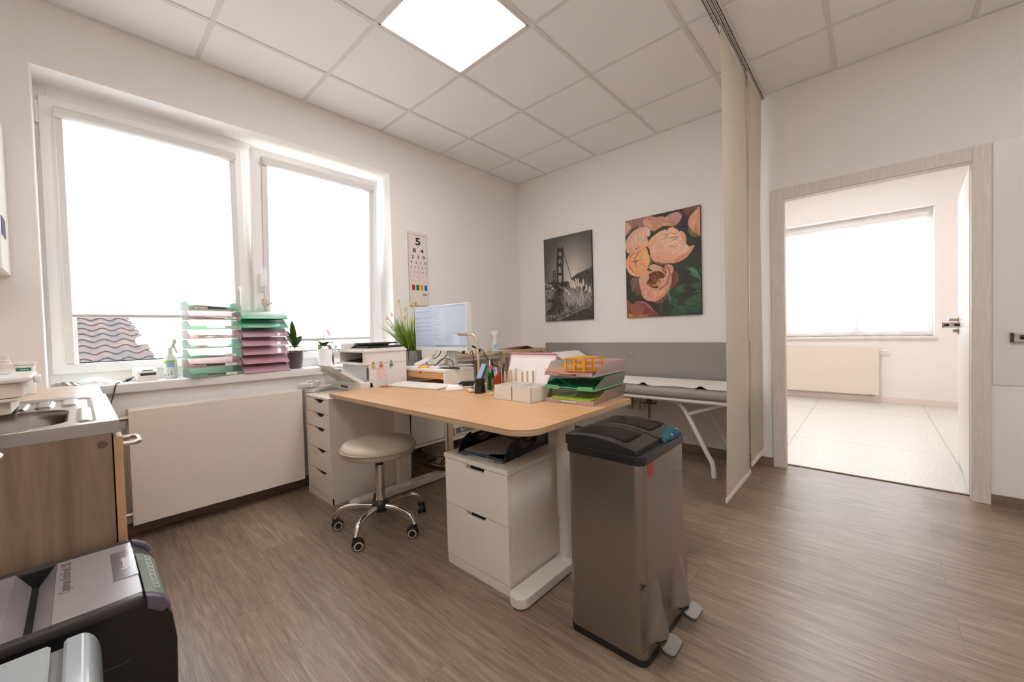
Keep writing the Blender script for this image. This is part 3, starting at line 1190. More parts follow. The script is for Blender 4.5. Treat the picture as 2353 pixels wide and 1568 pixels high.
for i, (ya, yb) in enumerate(((BY0 - 0.002, -2.135), (-2.128, BY1 + 0.002))):
    mb = MB()
    n = 16
    xa, xb = BX0 - 0.003, BX1 - 0.018
    top, bot = [], []
    for k in range(n + 1):
        u = k / n
        x = xa + (xb - xa) * u
        top.append((x, BZ + 0.058 + 0.014 * math.sin(u * PI * 0.9) - 0.020 * u * u))
    side = top + [(xb, BZ + 0.022), (xa, BZ + 0.022)]
    mb.prism(side, 'xz', ya, yb, bev=0.007)
    lid = mb.build('lid', LID, t)
    mb = MB()
    mb.grid(lambda u, v, ya=ya, yb=yb: (xa + 0.025 + (xb - xa - 0.07) * u, ya + 0.03 + (yb - ya - 0.06) * v, BZ + 0.0605 + 0.014 * math.sin((0.1 + u * 0.7) * PI * 0.9) - 0.020 * (0.1 + u * 0.7) ** 2 - 0.002 * abs(v - .5)), 12, 4, thick=0.002)
    mb.build('lid_ridge', LID, lid)
for y in (-2.235, -2.035):
    # swelling in the steel above the pedal
    mb = MB()

    def cowl(u, v, y=y):
        dy = (u - 0.5) * 0.20
        z = 0.056 + 0.20 * v
        wz = 0.052 - 0.030 * v
        f = min(1, max(0, (z - 0.058) / 0.022))
        bulge = 0.042 * math.exp(-abs(dy / wz) ** 2.4) * f * f * (3 - 2 * f) * max(0, 1 - max(0, z - 0.080) / 0.165) ** 1.0
        return (BX1 - 0.0012 + bulge * smooth_edge(u), y + dy, z)
    mb.grid(cowl, 48, 44)
    mb.build('pedal_cowl', STEEL, t)
    mb = MB()
    mb.prism(rect_round(BX1 + 0.026, BX1 + 0.076, y - 0.045, y + 0.045, 0.02, 8), 'xy', 0.062, 0.076, bev=0.005, xf=Matrix.Translation((BX1, 0, 0.07)) @ Matrix.Rotation(0.22, 4, 'Y') @ Matrix.Translation((-BX1, 0, -0.07)))
    mb.box(BX1 - 0.02, BX1 + 0.02, y - 0.02, y + 0.02, 0.055, 0.068)
    mb.build('pedal', pm('pedal_metal', (104, 99, 94), 0.4, 0.9), t)
mb = MB()
mb.box(BX1, BX1 + 0.0006, -2.272, -2.232, 0.585, BZ - 0.005)
mb.build('sticker', pm('sticker_red', (150, 62, 42), 0.6), t)
BAG = pm('blue_bag', (64, 120, 140), 0.22, coat=0.5)
for y0, y1, zz, lab, dx in ((-2.118, -1.962, 0.030, 'teal bin bag bulging out under the rear lid', 0.014), (-2.215, -2.150, 0.006, 'edge of blue bin bag peeping under the front lid', 0.003)):
    mb = MB()

    def bag(u, v, y0=y0, y1=y1, zz=zz, dx=dx):
        a = PI * v
        rr = 0.5 + 0.5 * math.sin(u * PI)
        cr = 0.0035 * math.sin(u * 38 + 4 * v) + 0.003 * math.sin(u * 71 + 9 * v)
        return (BX1 - 0.026 + (0.020 + dx) * math.sin(a) * rr + cr, y0 + (y1 - y0) * u, BZ + 0.012 + zz * 1.6 * v * rr + cr)
    mb.grid(bag, 40, 12, thick=0.0008)
    tag(mb.build('bin_bag', BAG, origin=(BX1 - 0.02, (y0 + y1) / 2, BZ)), lab, 'bin bag', 'blue bin bags')

# ================================================================== EXAMINATION COUCH AND WALL PAD
GREY = pm('grey_vinyl', (150, 142, 134), 0.5, noise=0.02, nscale=90, bump=0.05)
CTUBE = pm('couch_enamel', (226, 218, 208), 0.35)
t = thing('examination_couch', 'grey padded examination couch on bent white tube legs', 'examination couch', (1.5, -0.32, 0))
CX0, CX1, CY0, CY1 = 0.74, 2.345, -0.630, -0.03
mb = MB()
mb.box(1.20, CX1, CY0, CY1, 0.548, 0.612, 0.024, 4)
mb.build('pad', GREY, t)
mb = MB()
mb.box(0, 0.50, CY0, CY1, -0.064, 0.0, 0.024, 4, xf=Matrix.Translation((1.195, 0, 0.612)) @ Matrix.Rotation(0.52, 4, 'Y') @ Matrix.Diagonal((-1, 1, 1, 1)))
bmesh.ops.recalc_face_normals(mb.bm, faces=mb.bm.faces[:])
mb.build('headrest', GREY, t)
mb = MB()
for y in (CY0 + 0.03, CY1 - 0.06):
    mb.tube([(CX0 + 0.05, y, 0.535), (CX1 - 0.03, y, 0.535)], 0.0165, 14)
for x in (CX0 + 0.06, 1.2, CX1 - 0.05):
    mb.tube([(x, CY0 + 0.03, 0.535), (x, CY1 - 0.06, 0.535)], 0.015, 12)
mb.build('frame', CTUBE, t)
for sx, xc in ((1, 1.45), (-1, 1.45)):
    for y in (CY0 + 0.10, CY1 - 0.07):
        off = lambda d: (xc + sx * d, y)
        P = [(*off(0.30), 0.518), (*off(0.46), 0.516), (*off(0.515), 0.49), (*off(0.56), 0.43), (*off(0.69), 0.17), (*off(0.726), 0.10), (*off(0.735), 0.004)]
        mb = MB()
        mb.tube(bez(P, 6), 0.0165, 14)
        lg = mb.build('leg', CTUBE, t)
        mb = MB()
        mb.tube([(*off(0.570), 0.425), (*off(0.80), 0.520)], 0.014, 12)
        mb.build('strut', CTUBE, lg)
mb = MB()


def sheet(u, v):
    x = 0.80 + 1.53 * u
    front = -0.505 + 0.028 * math.sin(u * 23) * math.sin(u * 5 + 1) - 0.05 * u
    y = -0.05 + (front + 0.05) * v
    lift = 0.004 + 0.022 * max(0, math.sin(u * 23 + 0.6)) ** 10 * v ** 3
    if x < 1.195:
        return (x, y, 0.620 + (1.195 - x) * math.tan(0.52))
    return (x, y, 0.612 + lift)


mb.grid(sheet, 120, 10)
tag(mb.build('paper_sheet', pm('couch_paper', (238, 232, 224), 0.8), origin=(1.5, -0.3, 0.612)), 'white paper cover sheet spread on the grey couch', 'paper sheet')
t = thing('wall_pad', 'long grey padded panel fixed to the wall above the couch', 'wall panel', (1.3, -0.01, 0.6))
mb = MB()
mb.box(0.357, 2.33, -0.014, -0.0002, 0.575, 0.921, 0.002)
mb.build('panel', pm('pad_grey', (146, 140, 135), 0.55, noise=0.02, nscale=70, bump=0.06), t)
mb = MB()
mb.lathe([(0, 0.004), (0.022, 0.0035), (0.028, 0.001), (0.03, -0.002)], n=32, xf=Matrix.Translation((1.34, -0.014, 0.82)) @ Matrix.Rotation(PI / 2, 4, 'X'))
mb.build('round_boss', MATS['pad_grey'], t)

# sockets under the couch
t = thing('socket_panel', 'brown framed wall sockets low on the wall behind the couch', 'socket', (1.45, -0.01, 0.38))
mb = MB()
mb.box(1.28, 1.575, -0.010, -0.0002, 0.365, 0.452, 0.003)
mb.build('frame', pm('socket_brown', (126, 100, 70), 0.5), t)
for x in (1.32, 1.39, 1.46, 1.53):
    mb = MB()
    mb.box(x - 0.03, x + 0.03, -0.016, -0.008, 0.378, 0.44, 0.004)
    mb.build('socket', pm('socket_cream', (196, 180, 156), 0.45), t)
for i, x in enumerate((1.335, 1.405)):
    t2 = thing('plug_adapter', ('left', 'right')[i] + ' one of two white plug adapters in the sockets behind the couch', 'plug adapter', (x, -0.03, 0.38), 'plug adapters')
    mb = MB()
    mb.box(x - 0.029, x + 0.029, -0.060, -0.016, 0.310, 0.440, 0.006)
    mb.build('housing', pm('adapter_white', (206, 194, 180), 0.45), t2)
    mb = MB()
    mb.box(x - 0.008, x + 0.008, -0.0615, -0.0595, 0.37, 0.376)
    mb.lathe([(0.02, 0), (0.022, 0.002), (0.018, 0.002), (0.018, 0)], n=24, xf=Matrix.Translation((x, -0.06, 0.405)) @ Matrix.Rotation(PI / 2, 4, 'X'))
    mb.build('port', BLACK, t2)
for i, (x, c) in enumerate(((1.462, WHITE2), (1.525, DARK), (1.538, DARK))):
    mb = MB()
    mb.tube(bez([(x, -0.016, 0.41), (x, -0.045, 0.405), (x - 0.004, -0.05, 0.36), (x - 0.012, -0.03, 0.25), (x - 0.012, -0.02, 0.10), (x - 0.01, -0.03, 0.012)], 8), 0.0035, 8)
    mb.box(x - 0.012, x + 0.012, -0.046, -0.016, 0.398, 0.424, 0.006)
    tag(mb.build('cable', c, origin=(x, -0.03, 0)), ('white cable hanging from the wall socket behind the couch', 'grey cable, left one of the pair hanging from the last socket', 'grey cable, right one of the pair hanging from the last socket')[i], 'cable')
mb = MB()
mb.box(2.335, 2.372, -0.012, -0.0002, 1.06, 1.13, 0.004)
mb.box(2.340, 2.366, -0.016, -0.010, 1.07, 1.12, 0.002)
tag(mb.build('light_switch', pm('switch_white', (214, 202, 190), 0.4), origin=(2.353, 0, 1.06)), 'white light switch half behind the rear curtain panel', 'light switch')

# right of the door: white wall sheet with clamp rail; the twin rail on the open door
mb = MB()
mb.box(3.493, XR - 0.1, -0.006, -0.0002, 0.680, 2.022, 0.001)
tag(mb.build('wall_sheet', pm('sheet_lilac_white', (224, 218, 218), 0.35), origin=(4, 0, 0.68)), 'large smooth white sheet covering the wall right of the door', 'wall sheet')


def clamp_rail(label, xf):
    t = thing('clamp_rail', label, 'clamp rail')
    split('profile', ALU, t, [lambda m, z=z: m.box(0.012, 0.30, -0.020, 0, z - .0055, z + .0055, 0.001, xf=xf) for z in (-0.0185, 0.0185)])
    m = MB()
    m.box(0.012, 0.30, -0.006, 0, -0.0125, 0.0125, xf=xf)
    m.build('back_strip', ALU, t)
    split('end_cap', DARK, t, [lambda m, x=x: m.box(x, x + 0.012, -0.022, 0.0, -0.026, 0.026, 0.002, xf=xf) for x in (0, 0.30)])
    split('clamp_roller', BLACK, t, [lambda m, x=x: m.cyl((x, -0.012, 0), (x + 0.08, -0.012, 0), 0.0105, n=16, xf=xf) for x in (0.034, 0.205)])
    return t


clamp_rail('metal clamp rail with black end cap on the white sheet right of the door', Matrix.Translation((3.553, -0.006, 0.944)))
clamp_rail('metal clamp rail fixed across the open door below its handle', Matrix.Translation((3.374, 0.82, 1.012)) @ Matrix.Diagonal((0.29, 1, 0.8, 1)))
# ================================================================== SINK UNIT
OAKG = wood('grey_oak_laminate', (96, 74, 56), (148, 122, 98), (13, 13, 0.9), 0.5, 2.2, 0.75, 0.1)
WTOP = wood('worktop_beech', (196, 168, 146), (216, 190, 168), (1.2, 12, 12), 0.3, 3, 0.8, 0.03)
ZW = 0.838
t = thing('sink_cabinet', 'grey-oak sink cabinet with steel drainer in front of the window', 'sink cabinet', (0.8, -3.7, 0))
mb = MB()
mb.box(1.470, 1.490, -4.0, -3.395, 0.0, 0.812, 0.001)
mb.box(0.06, 0.08, -4.0, -3.395, 0.0, 0.812)
mb.box(0.06, 1.47, -4.0, -3.98, 0.0, 0.812)
mb.box(0.08, 1.47, -3.98, -3.44, 0.08, 0.10)
mb.box(0.08, 1.47, -3.46, -3.44, 0.0, 0.08)
side = mb.build('side_panel', OAKG, t)
mb = MB()
mb.lathe([(0, 0.0015), (0.009, 0.0012), (0.010, 0)], n=20, xf=Matrix.Translation((1.49, -3.413, 0.782)) @ Matrix.Rotation(PI / 2, 4, 'Y'))
mb.build('screw_cap', pm('cap_brown', (92, 70, 54), 0.5), side)
for k, (a, b) in enumerate(((0.083, 0.54), (0.545, 1.01), (1.015, 1.487))):
    mb = MB()
    mb.box(a, b, -3.392, -3.374, 0.085, 0.795, 0.001)
    d = mb.build('door', wood('door_oak', (156, 118, 82), (196, 158, 118), (13, 13, 0.9), 0.5, 2.2, 0.8, 0.1), t)
    if k < 2:
        continue
    mb = MB()
    hx = b - 0.05
    mb.tube(bez([(hx - 0.10, -3.376, 0.765), (hx - 0.10, -3.350, 0.765), (hx - 0.085, -3.338, 0.765), (hx - 0.05, -3.336, 0.765), (hx - 0.01, -3.338, 0.765), (hx + 0.005, -3.350, 0.765), (hx + 0.005, -3.376, 0.765)], 6), 0.0065, 12)
    mb.build('handle', pm('handle_nickel', (206, 198, 190), 0.3, 1.0), d)
mb = MB()
mb.box(0.035, 0.66, -4.01, -3.385, ZW - 0.026, ZW, 0.002)
mb.build('worktop', WTOP, t)
SINK = pm('sink_steel', (176, 170, 165), 0.22, 1.0, noise=0.03, nscale=25)
# sink sheet with a pressed bowl, ribs and rolled rim: one height field
mb = MB()
gx0, gx1, gy0, gy1 = 0.665, 1.490, -4.01, -3.380


def smooth(a, b, x):
    q = min(1, max(0, (x - a) / (b - a)))
    return q * q * (3 - 2 * q)


def rr_sd(x, y, cx, cy, hx, hy, r):
    dx, dy = abs(x - cx) - hx + r, abs(y - cy) - hy + r
    return math.hypot(max(dx, 0), max(dy, 0)) + min(max(dx, dy), 0) - r


def sinkz(x, y):
    z = ZW
    z += 0.0035 * smooth(0.035, 0.008, min(x - gx0, gx1 - x, gy1 - y))       # raised rim
    # inner tray
    d = rr_sd(x, y, (gx0 + gx1) / 2, -3.70, 0.365, 0.275, 0.03)
    z -= 0.005 * smooth(0.004, -0.006, d)
    # drainer ribs on the part nearest the wall
    for k in range(4):
        ry = -3.475 - 0.058 * k
        d = rr_sd(x, y, 0.835, ry, 0.095, 0.018, 0.006)
        z += 0.006 * smooth(0.003, -0.004, d)
    d = rr_sd(x, y, 1.22, -3.442, 0.16, 0.012, 0.006)
    z += 0.005 * smooth(0.003, -0.004, d)
    # bowl
    d = rr_sd(x, y, 1.19, -3.700, 0.20, 0.222, 0.085)
    z -= 0.150 * smooth(0.004, -0.035, d) + 0.01 * smooth(-0.02, -0.2, d)
    return z


mb.grid(lambda u, v: (gx0 + (gx1 - gx0) * u, gy0 + (gy1 - gy0) * v, sinkz(gx0 + (gx1 - gx0) * u, gy0 + (gy1 - gy0) * v)), 200, 160)
mb.box(gx1 - 0.003, gx1 + 0.001, gy0, gy1 + 0.001, ZW - 0.030, ZW + 0.0035, 0.001)
mb.box(gx0, gx1, gy1 - 0.002, gy1 + 0.001, ZW - 0.030, ZW + 0.0035, 0.001)
mb.build('sink_top', SINK, t, smooth=50)

# things on the sink
TUBM = pm('tub_beige', (204, 190, 172), 0.4)
t = thing('storage_tub', 'beige plastic tub with a clear lidded box nested on it, by the sink', 'storage tub', (0.95, -3.68, ZW))
mb = MB()
mb.prism(rect_round(0.80, 1.085, -3.95, -3.590, 0.02, 6), 'xy', ZW + 0.004, ZW + 0.046, bev=0.004)
mb.prism(rect_round(0.785, 1.10, -3.96, -3.575, 0.024, 6), 'xy', ZW + 0.042, ZW + 0.052, bev=0.003)
mb.build('tub', TUBM, t)
CLR = translucent('frosted_clear', (226, 212, 200), 0.55, 0.25, gloss=0.4)
mb = MB()
mb.prism(rect_round(0.80, 1.09, -3.95, -3.565, 0.03, 6), 'xy', ZW + 0.053, ZW + 0.098, bev=0.006)
mb.build('box', pm('frosted_box', (222, 204, 190), 0.35), t)
mb = MB()
mb.prism(rect_round(0.785, 1.105, -3.965, -3.548, 0.034, 6), 'xy', ZW + 0.098, ZW + 0.120, bev=0.008)
mb.box(0.90, 1.0, -3.548, -3.535, ZW + 0.09, ZW + 0.112, 0.003)
lid = mb.build('lid', pm('frosted_lid', (232, 224, 219), 0.3), t)
mb = MB()
mb.box(0.86, 0.98, -3.72, -3.60, ZW + 0.1202, ZW + 0.1208)
mb.build('label', pm('label_grey_green', (176, 184, 178), 0.5), lid)


def dispenser(x, y, z, s, label):
    t = thing('dispenser_bottle', label, 'bottle', (x, y, z))
    m = MB()
    m.lathe([(0, 0), (0.036 * s, 0.001), (0.040 * s, 0.008 * s), (0.040 * s, 0.05 * s), (0.034 * s, 0.075 * s), (0.026 * s, 0.095 * s), (0.024 * s, 0.112 * s), (0.027 * s, 0.120 * s), (0, 0.12 * s)], (x, y, z), 36)
    b = m.build('bottle', WHITE2, t)
    m = MB()
    m.lathe([(0.0405 * s, 0.012 * s), (0.0406 * s, 0.045 * s)], (x, y, z), 36)
    m.build('label', pm('label_mauve', (176, 170, 182), 0.5), b)
    m = MB()
    m.lathe([(0.019 * s, 0.118 * s), (0.020 * s, 0.132 * s), (0.015 * s, 0.136 * s), (0.014 * s, 0.146 * s), (0.009 * s, 0.148 * s), (0.0085 * s, 0.168 * s), (0, 0.168 * s)], (x, y, z), 28)
    m.build('spray_head', pm('cap_pinkish', (226, 212, 208), 0.4), t)
    return t


dispenser(0.36, -3.652, ZW, 1.02, 'white pump bottle at the left edge, behind the beige tub')
t = thing('wipes_canister', 'white canister with a green label beside the window frame', 'canister', (0.32, -3.607, ZW))
mb = MB()
mb.lathe([(0, 0), (0.035, 0.001), (0.036, 0.13), (0, 0.131)], (0.30, -3.612, ZW), 36)
cn = mb.build('body', WHITE2, t)
mb = MB()
mb.lathe([(0.0, 0.128), (0.041, 0.128), (0.042, 0.137), (0.0, 0.139)], (0.30, -3.612, ZW), 36)
mb.build('lid', WHITE2, t)
GRN = pm('label_green', (0, 126, 104), 0.5)
mb = MB()
mb.grid(lambda u, v: (0.30 + 0.0364 * math.cos(-1.15 + 1.9 * u), -3.612 + 0.0364 * math.sin(-1.15 + 1.9 * u), ZW + 0.070 + 0.045 * v), 14, 1)
for r_ in range(4):
    for q in range(7):
        if (q * 7 + r_ * 3) % 5 == 0:
            continue
        a = -1.0 + 0.22 * q
        mb.grid(lambda u, v, a=a, r_=r_: (0.30 + 0.0367 * math.cos(a + 0.17 * u), -3.612 + 0.0367 * math.sin(a + 0.17 * u), ZW + 0.076 + 0.010 * r_ + 0.0035 * v), 2, 1, m=1)
for r_ in range(2):
    for q in range(4):
        a = -0.9 + 0.3 * q
        mb.grid(lambda u, v, a=a, r_=r_: (0.30 + 0.0367 * math.cos(a + 0.2 * u), -3.612 + 0.0367 * math.sin(a + 0.2 * u), ZW + 0.035 + 0.016 * r_ + 0.0025 * v), 2, 1, m=2)
mb.build('label', [GRN, PAPER, pm('print_grey', (150, 148, 150), 0.6)], cn)

# wall cabinet at the left edge
t = thing('wall_cabinet', 'white wall cabinet at the left edge of the photo', 'wall cabinet', (0.15, -3.8, 1.37))
mb = MB()
mb.box(0.0005, 0.30, -4.005, -3.648, 1.374, 2.055, 0.003)
mb.build('carcass', WHITE2, t)
mb = MB()
mb.box(0.302, 0.320, -4.005, -3.648, 1.372, 2.057, 0.003)
mb.build('door', WHITE2, t)
mb = MB()
mb.box(0.16, 0.29, -3.6485, -3.646, 1.52, 1.60)
mb.build('sticker', pm('sticker_navy', (40, 34, 92), 0.5), t)

# ================================================================== SHREDDER
t = thing('paper_shredder', 'black and silver auto-feed paper shredder in the bottom left corner', 'paper shredder', (1.69, -3.6, 0))
X0, X1, SY0, SY1, SZ0 = 1.512, 1.868, -3.93, -3.372, 0.520
BLK = pm('shredder_black', (22, 20, 20), 0.36)
SIL = pm('shredder_silver', (178, 172, 174), 0.36, 0.55)
mb = MB()
prof = [(SY0, 0.0), (-3.345, 0.0), (-3.328, 0.05), (-3.322, 0.40), (-3.328, 0.455), (-3.345, 0.492), (-3.372, SZ0 - 0.006), (-3.49, SZ0 - 0.006), (-3.492, SZ0 - 0.056), (-3.574, SZ0 - 0.056), (-3.576, SZ0 - 0.006), (SY0, SZ0 - 0.006)]
mb.prism(prof, 'yz', X0, X1, bev=0.006)
mb.box(X0 + .001, X0 + 0.021, -3.585, -3.485, SZ0 - 0.06, SZ0 - 0.007)
mb.box(X1 - 0.023, X1 - .001, -3.585, -3.485, SZ0 - 0.06, SZ0 - 0.007)
mb.box(X1 - 0.005, X1 + 0.002, SY0 + 0.04, -3.395, 0.06, 0.40, 0.012)
mb.build('body', BLK, t)
split('top_rail', pm('rail_dark', (58, 52, 50), 0.35), t, [lambda m: m.box(X1 - 0.022, X1 + 0.002, SY0, SY1, SZ0 - 0.020, SZ0 + 0.001, 0.006), lambda m: m.box(X0, X0 + 0.020, SY0, SY1, SZ0 - 0.020, SZ0 + 0.001, 0.006)])
mb = MB()
# silver cover sloping down to the paper slot
xs0, xs1 = X0 + 0.022, X1 - 0.024
mb.box(xs0, xs1, -3.500, SY1, SZ0 - 0.02, SZ0 - 0.001, 0.002)
mb.prism([(-3.500, SZ0 - 0.001), (-3.500, SZ0 - 0.05), (-3.534, SZ0 - 0.05), (-3.526, SZ0 - 0.040)], 'yz', xs0, xs1)
mb.prism([(-3.540, SZ0 - 0.05), (-3.540, SZ0 - 0.040), (-3.562, SZ0 - 0.001), (-3.58, SZ0 - 0.001), (-3.58, SZ0 - 0.05)], 'yz', xs0, xs1)
mb.box(xs0, xs1, SY0, -3.578, SZ0 - 0.02, SZ0 - 0.001, 0.002)
cov = mb.build('cover', SIL, t)
mb = MB()
mb.box(xs0, xs1, -3.5405, -3.5255, SZ0 - 0.052, SZ0 - 0.043)
mb.build('paper_slot', BLACK2, cov)
mb = MB()
rt = frame_xf((1.70, -3.553, SZ0 - 0.0006), (-1, 0, 0), (0, -1, 0))
mb.text('Optimum AutoFeed 150', 0.0235, frame_xf((1.638, -3.484, SZ0 - 0.0006), (-1, 0, 0), (0, -1, 0)), sx=0.72)
for r_ in range(6):
    for q in range(7):
        bx = xs0 + 0.045 + 0.042 * q
        mb.text('#%&@'[(r_ * 3 + q) % 4], 0.018, frame_xf((bx, -3.600 - 0.019 * r_, SZ0 - 0.0006), (-1, 0, 0), (0, -1, 0)))
mb.build('print', pm('print_brown', (92, 82, 84), 0.6), cov)
mb = MB()
mb.box(1.583, 1.752, -3.412, SY1 + 0.001, SZ0 - 0.004, SZ0 + 0.001, 0.002)
bt = mb.build('release_button', pm('button_metal', (150, 146, 146), 0.3, 0.7), t)
mb = MB()
mb.text('Automatic', 0.021, frame_xf((1.668, -3.390, SZ0 + 0.0012), (-1, 0, 0), (0, -1, 0)), sx=0.8)
mb.build('print', PAPER, bt)
mb = MB()
# rounded control panel at the right end
cp = [(SY1 + 0.003, SZ0 - 0.03), (SY1 + 0.003, SZ0 - 0.001), (-3.358, SZ0 - 0.006), (-3.340, SZ0 - 0.020), (-3.330, SZ0 - 0.042), (-3.345, SZ0 - 0.05)]
mb.prism(cp, 'yz', X0 + 0.11, X1 - 0.018, bev=0.001)
mb.prism(cp, 'yz', X1 - 0.017, X1 + 0.002, m=1, bev=0.004)
mb.prism(cp, 'yz', X0, X0 + 0.02, m=1, bev=0.004)
pn = mb.build('control_panel', [pm('panel_grey_green', (104, 116, 110), 0.25, coat=0.4), pm('rail_purple', (92, 84, 98), 0.35)], t)
mb = MB()
sl_ = frame_xf((0, 0, 0), (-1, 0, 0), (0, -0.93, 0.37))
for k in range(8):
    px_ = X0 + 0.135 + 0.024 * k
    z0_ = SZ0 - 0.0125
    y0_ = -3.3495
    for w_, h_ in ((0.016, 0.0015),):
        for e in range(4):
            dx_, dy_ = ((-.008, 0), (.008, 0), (0, -.006), (0, .006))[e]
            a_, b_ = (0.0009, 0.012) if e < 2 else (0.016, 0.0009)
            mb.box(-a_ / 2, a_ / 2, -b_ / 2, b_ / 2, 0, 0.0006, xf=Matrix.Translation((px_, y0_, z0_)) @ frame_xf((0, 0, 0), (-1, 0, 0), (0, -0.79, 0.61)) @ Matrix.Translation((dx_, dy_, 0.0012)))
mb.build('icon_print', pm('icon_white', (210, 222, 214), 0.5), pn)

# grey glossy pedal bin in front of the shredder
GG = pm('gloss_grey', (160, 166, 168), 0.16, coat=0.6)
t = thing('pedal_bin', 'glossy light grey bin with a split lid in front of the shredder', 'bin', (2.09, -3.65, 0))
gx0, gx1, gyy0, gyy1, gz = 1.925, 2.26, -3.90, -3.437, 0.524
mb = MB()
mb.prism(rect_round(gx0 + .006, gx1 - .006, gyy0 + .004, gyy1 - 0.010, 0.04, 8), 'xy', 0.0, gz - 0.035, bev=0.004)
mb.build('body', GG, t)
for a, b in ((gyy0, -3.497), (-3.482, gyy1)):
    mb = MB()
    if b == gyy1:
        pr = [(a, gz - 0.03)] + [(a, gz - 0.004), (a + 0.004, gz)] + [(b - 0.026 + 0.026 * math.sin(q), gz - 0.05 + 0.05 * math.cos(q)) for q in [k * PI / 20 for k in range(11)]] + [(b, gz - 0.10), (b - 0.004, gz - 0.11), (a, gz - 0.11)]
    else:
        pr = [(a, gz - 0.11), (a, gz - 0.01), (a + 0.01, gz), (b - 0.004, gz), (b, gz - 0.004), (b, gz - 0.11)]
    mb.prism(pr, 'yz', gx0, gx1, bev=0.006)
    mb.build('lid', GG, t)
mb = MB()
mb.box(gx0 + 0.004, gx1 - 0.004, -3.50, -3.478, gz - 0.06, gz - 0.014, 0.002)
mb.build('groove', pm('groove_grey', (120, 116, 116), 0.4), t)

# white bowl lamp at the very left edge
t = thing('examination_lamp', 'white bowl-shaped lamp head at the left edge in front of the oak panel', 'lamp', (1.80, -3.66, 0.0))
cx_, cy_, cz_ = 1.78, -3.665, 0.842
mb = MB()
mb.lathe([(0.02, -0.075), (0.05, -0.070), (0.105, -0.016), (0.116, 0.0), (0.112, 0.004), (0.0, 0.006)], (cx_, cy_, cz_), 48)
mb.build('lamp_head', pm('lamp_white', (238, 234, 232), 0.3), t)
mb = MB()
mb.tube(bez([(cx_, cy_, cz_ - 0.07), (cx_ + 0.03, cy_ - 0.04, cz_ - 0.14), (cx_ + 0.10, cy_ - 0.16, cz_ - 0.12), (cx_ + 0.14, -3.96, 0.80)], 8), 0.012, 12)
mb.build('arm', WHITE2, t)
mb = MB()
mb.box(cx_ + 0.10, cx_ + 0.18, -4.021, -3.95, 0.70, 0.88, 0.006)
mb.build('wall_mount', WHITE2, t)
# ================================================================== THINGS ON THE WINDOW SILL
def tray_mat(name, col):
    return translucent(name, col, 0.50, 0.55, gloss=0.35, rough=0.25)


T_GREEN = tray_mat('tray_green', (206, 240, 220))
T_PINK = tray_mat('tray_pink', (248, 224, 224))
T_GREEN2 = translucent('tray_deep_green', (168, 244, 214), 0.72, 0.30, gloss=0.35)
T_PINK2 = translucent('tray_deep_pink', (255, 222, 232), 0.72, 0.30, gloss=0.35)
T_EDGE = pm('tray_edge', (196, 180, 172), 0.5)


def letter_tray(name_mat, w, d, h, label, group, cat='letter tray'):
    """open-fronted tray, front at y=0 looking to -y, local coordinates"""
    t = thing('letter_tray', label, cat, group=group)
    m = MB()
    th = 0.0016
    m.box(-w / 2, w / 2, 0, d, 0, th)
    m.box(-w / 2, w / 2, d - th, d, th, h)                       # back wall
    for s in (-1, 1):                                           # flared side walls cut away to the front
        x = s * w / 2
        pr = [(0.0, 0.0), (d, 0.0), (d, h), (0.055, h), (0.022, h * 0.55), (0.0, h * 0.45)]
        m.prism(pr, 'yz', x - th / 2, x + th / 2)
    m.build('tray', name_mat, t)
    m = MB()
    for s in (-1, 1):                                           # front lip either side of the grip gap
        m.box(s * w / 2, s * w * 0.20, -0.004, 0.0, 0.0, h * 0.36, 0.001)
    m.box(-w * 0.2, w * 0.2, -0.003, 0.0, 0.0, h * 0.16, 0.001)
    m.build('front_lip', name_mat, t)
    return t


def sill_xf(o, x, y, z, turn=0.0):
    # local -y (front) looks into the room (+x)
    o.location = (x, y, z)
    o.rotation_euler = (0, 0, PI / 2 + turn)


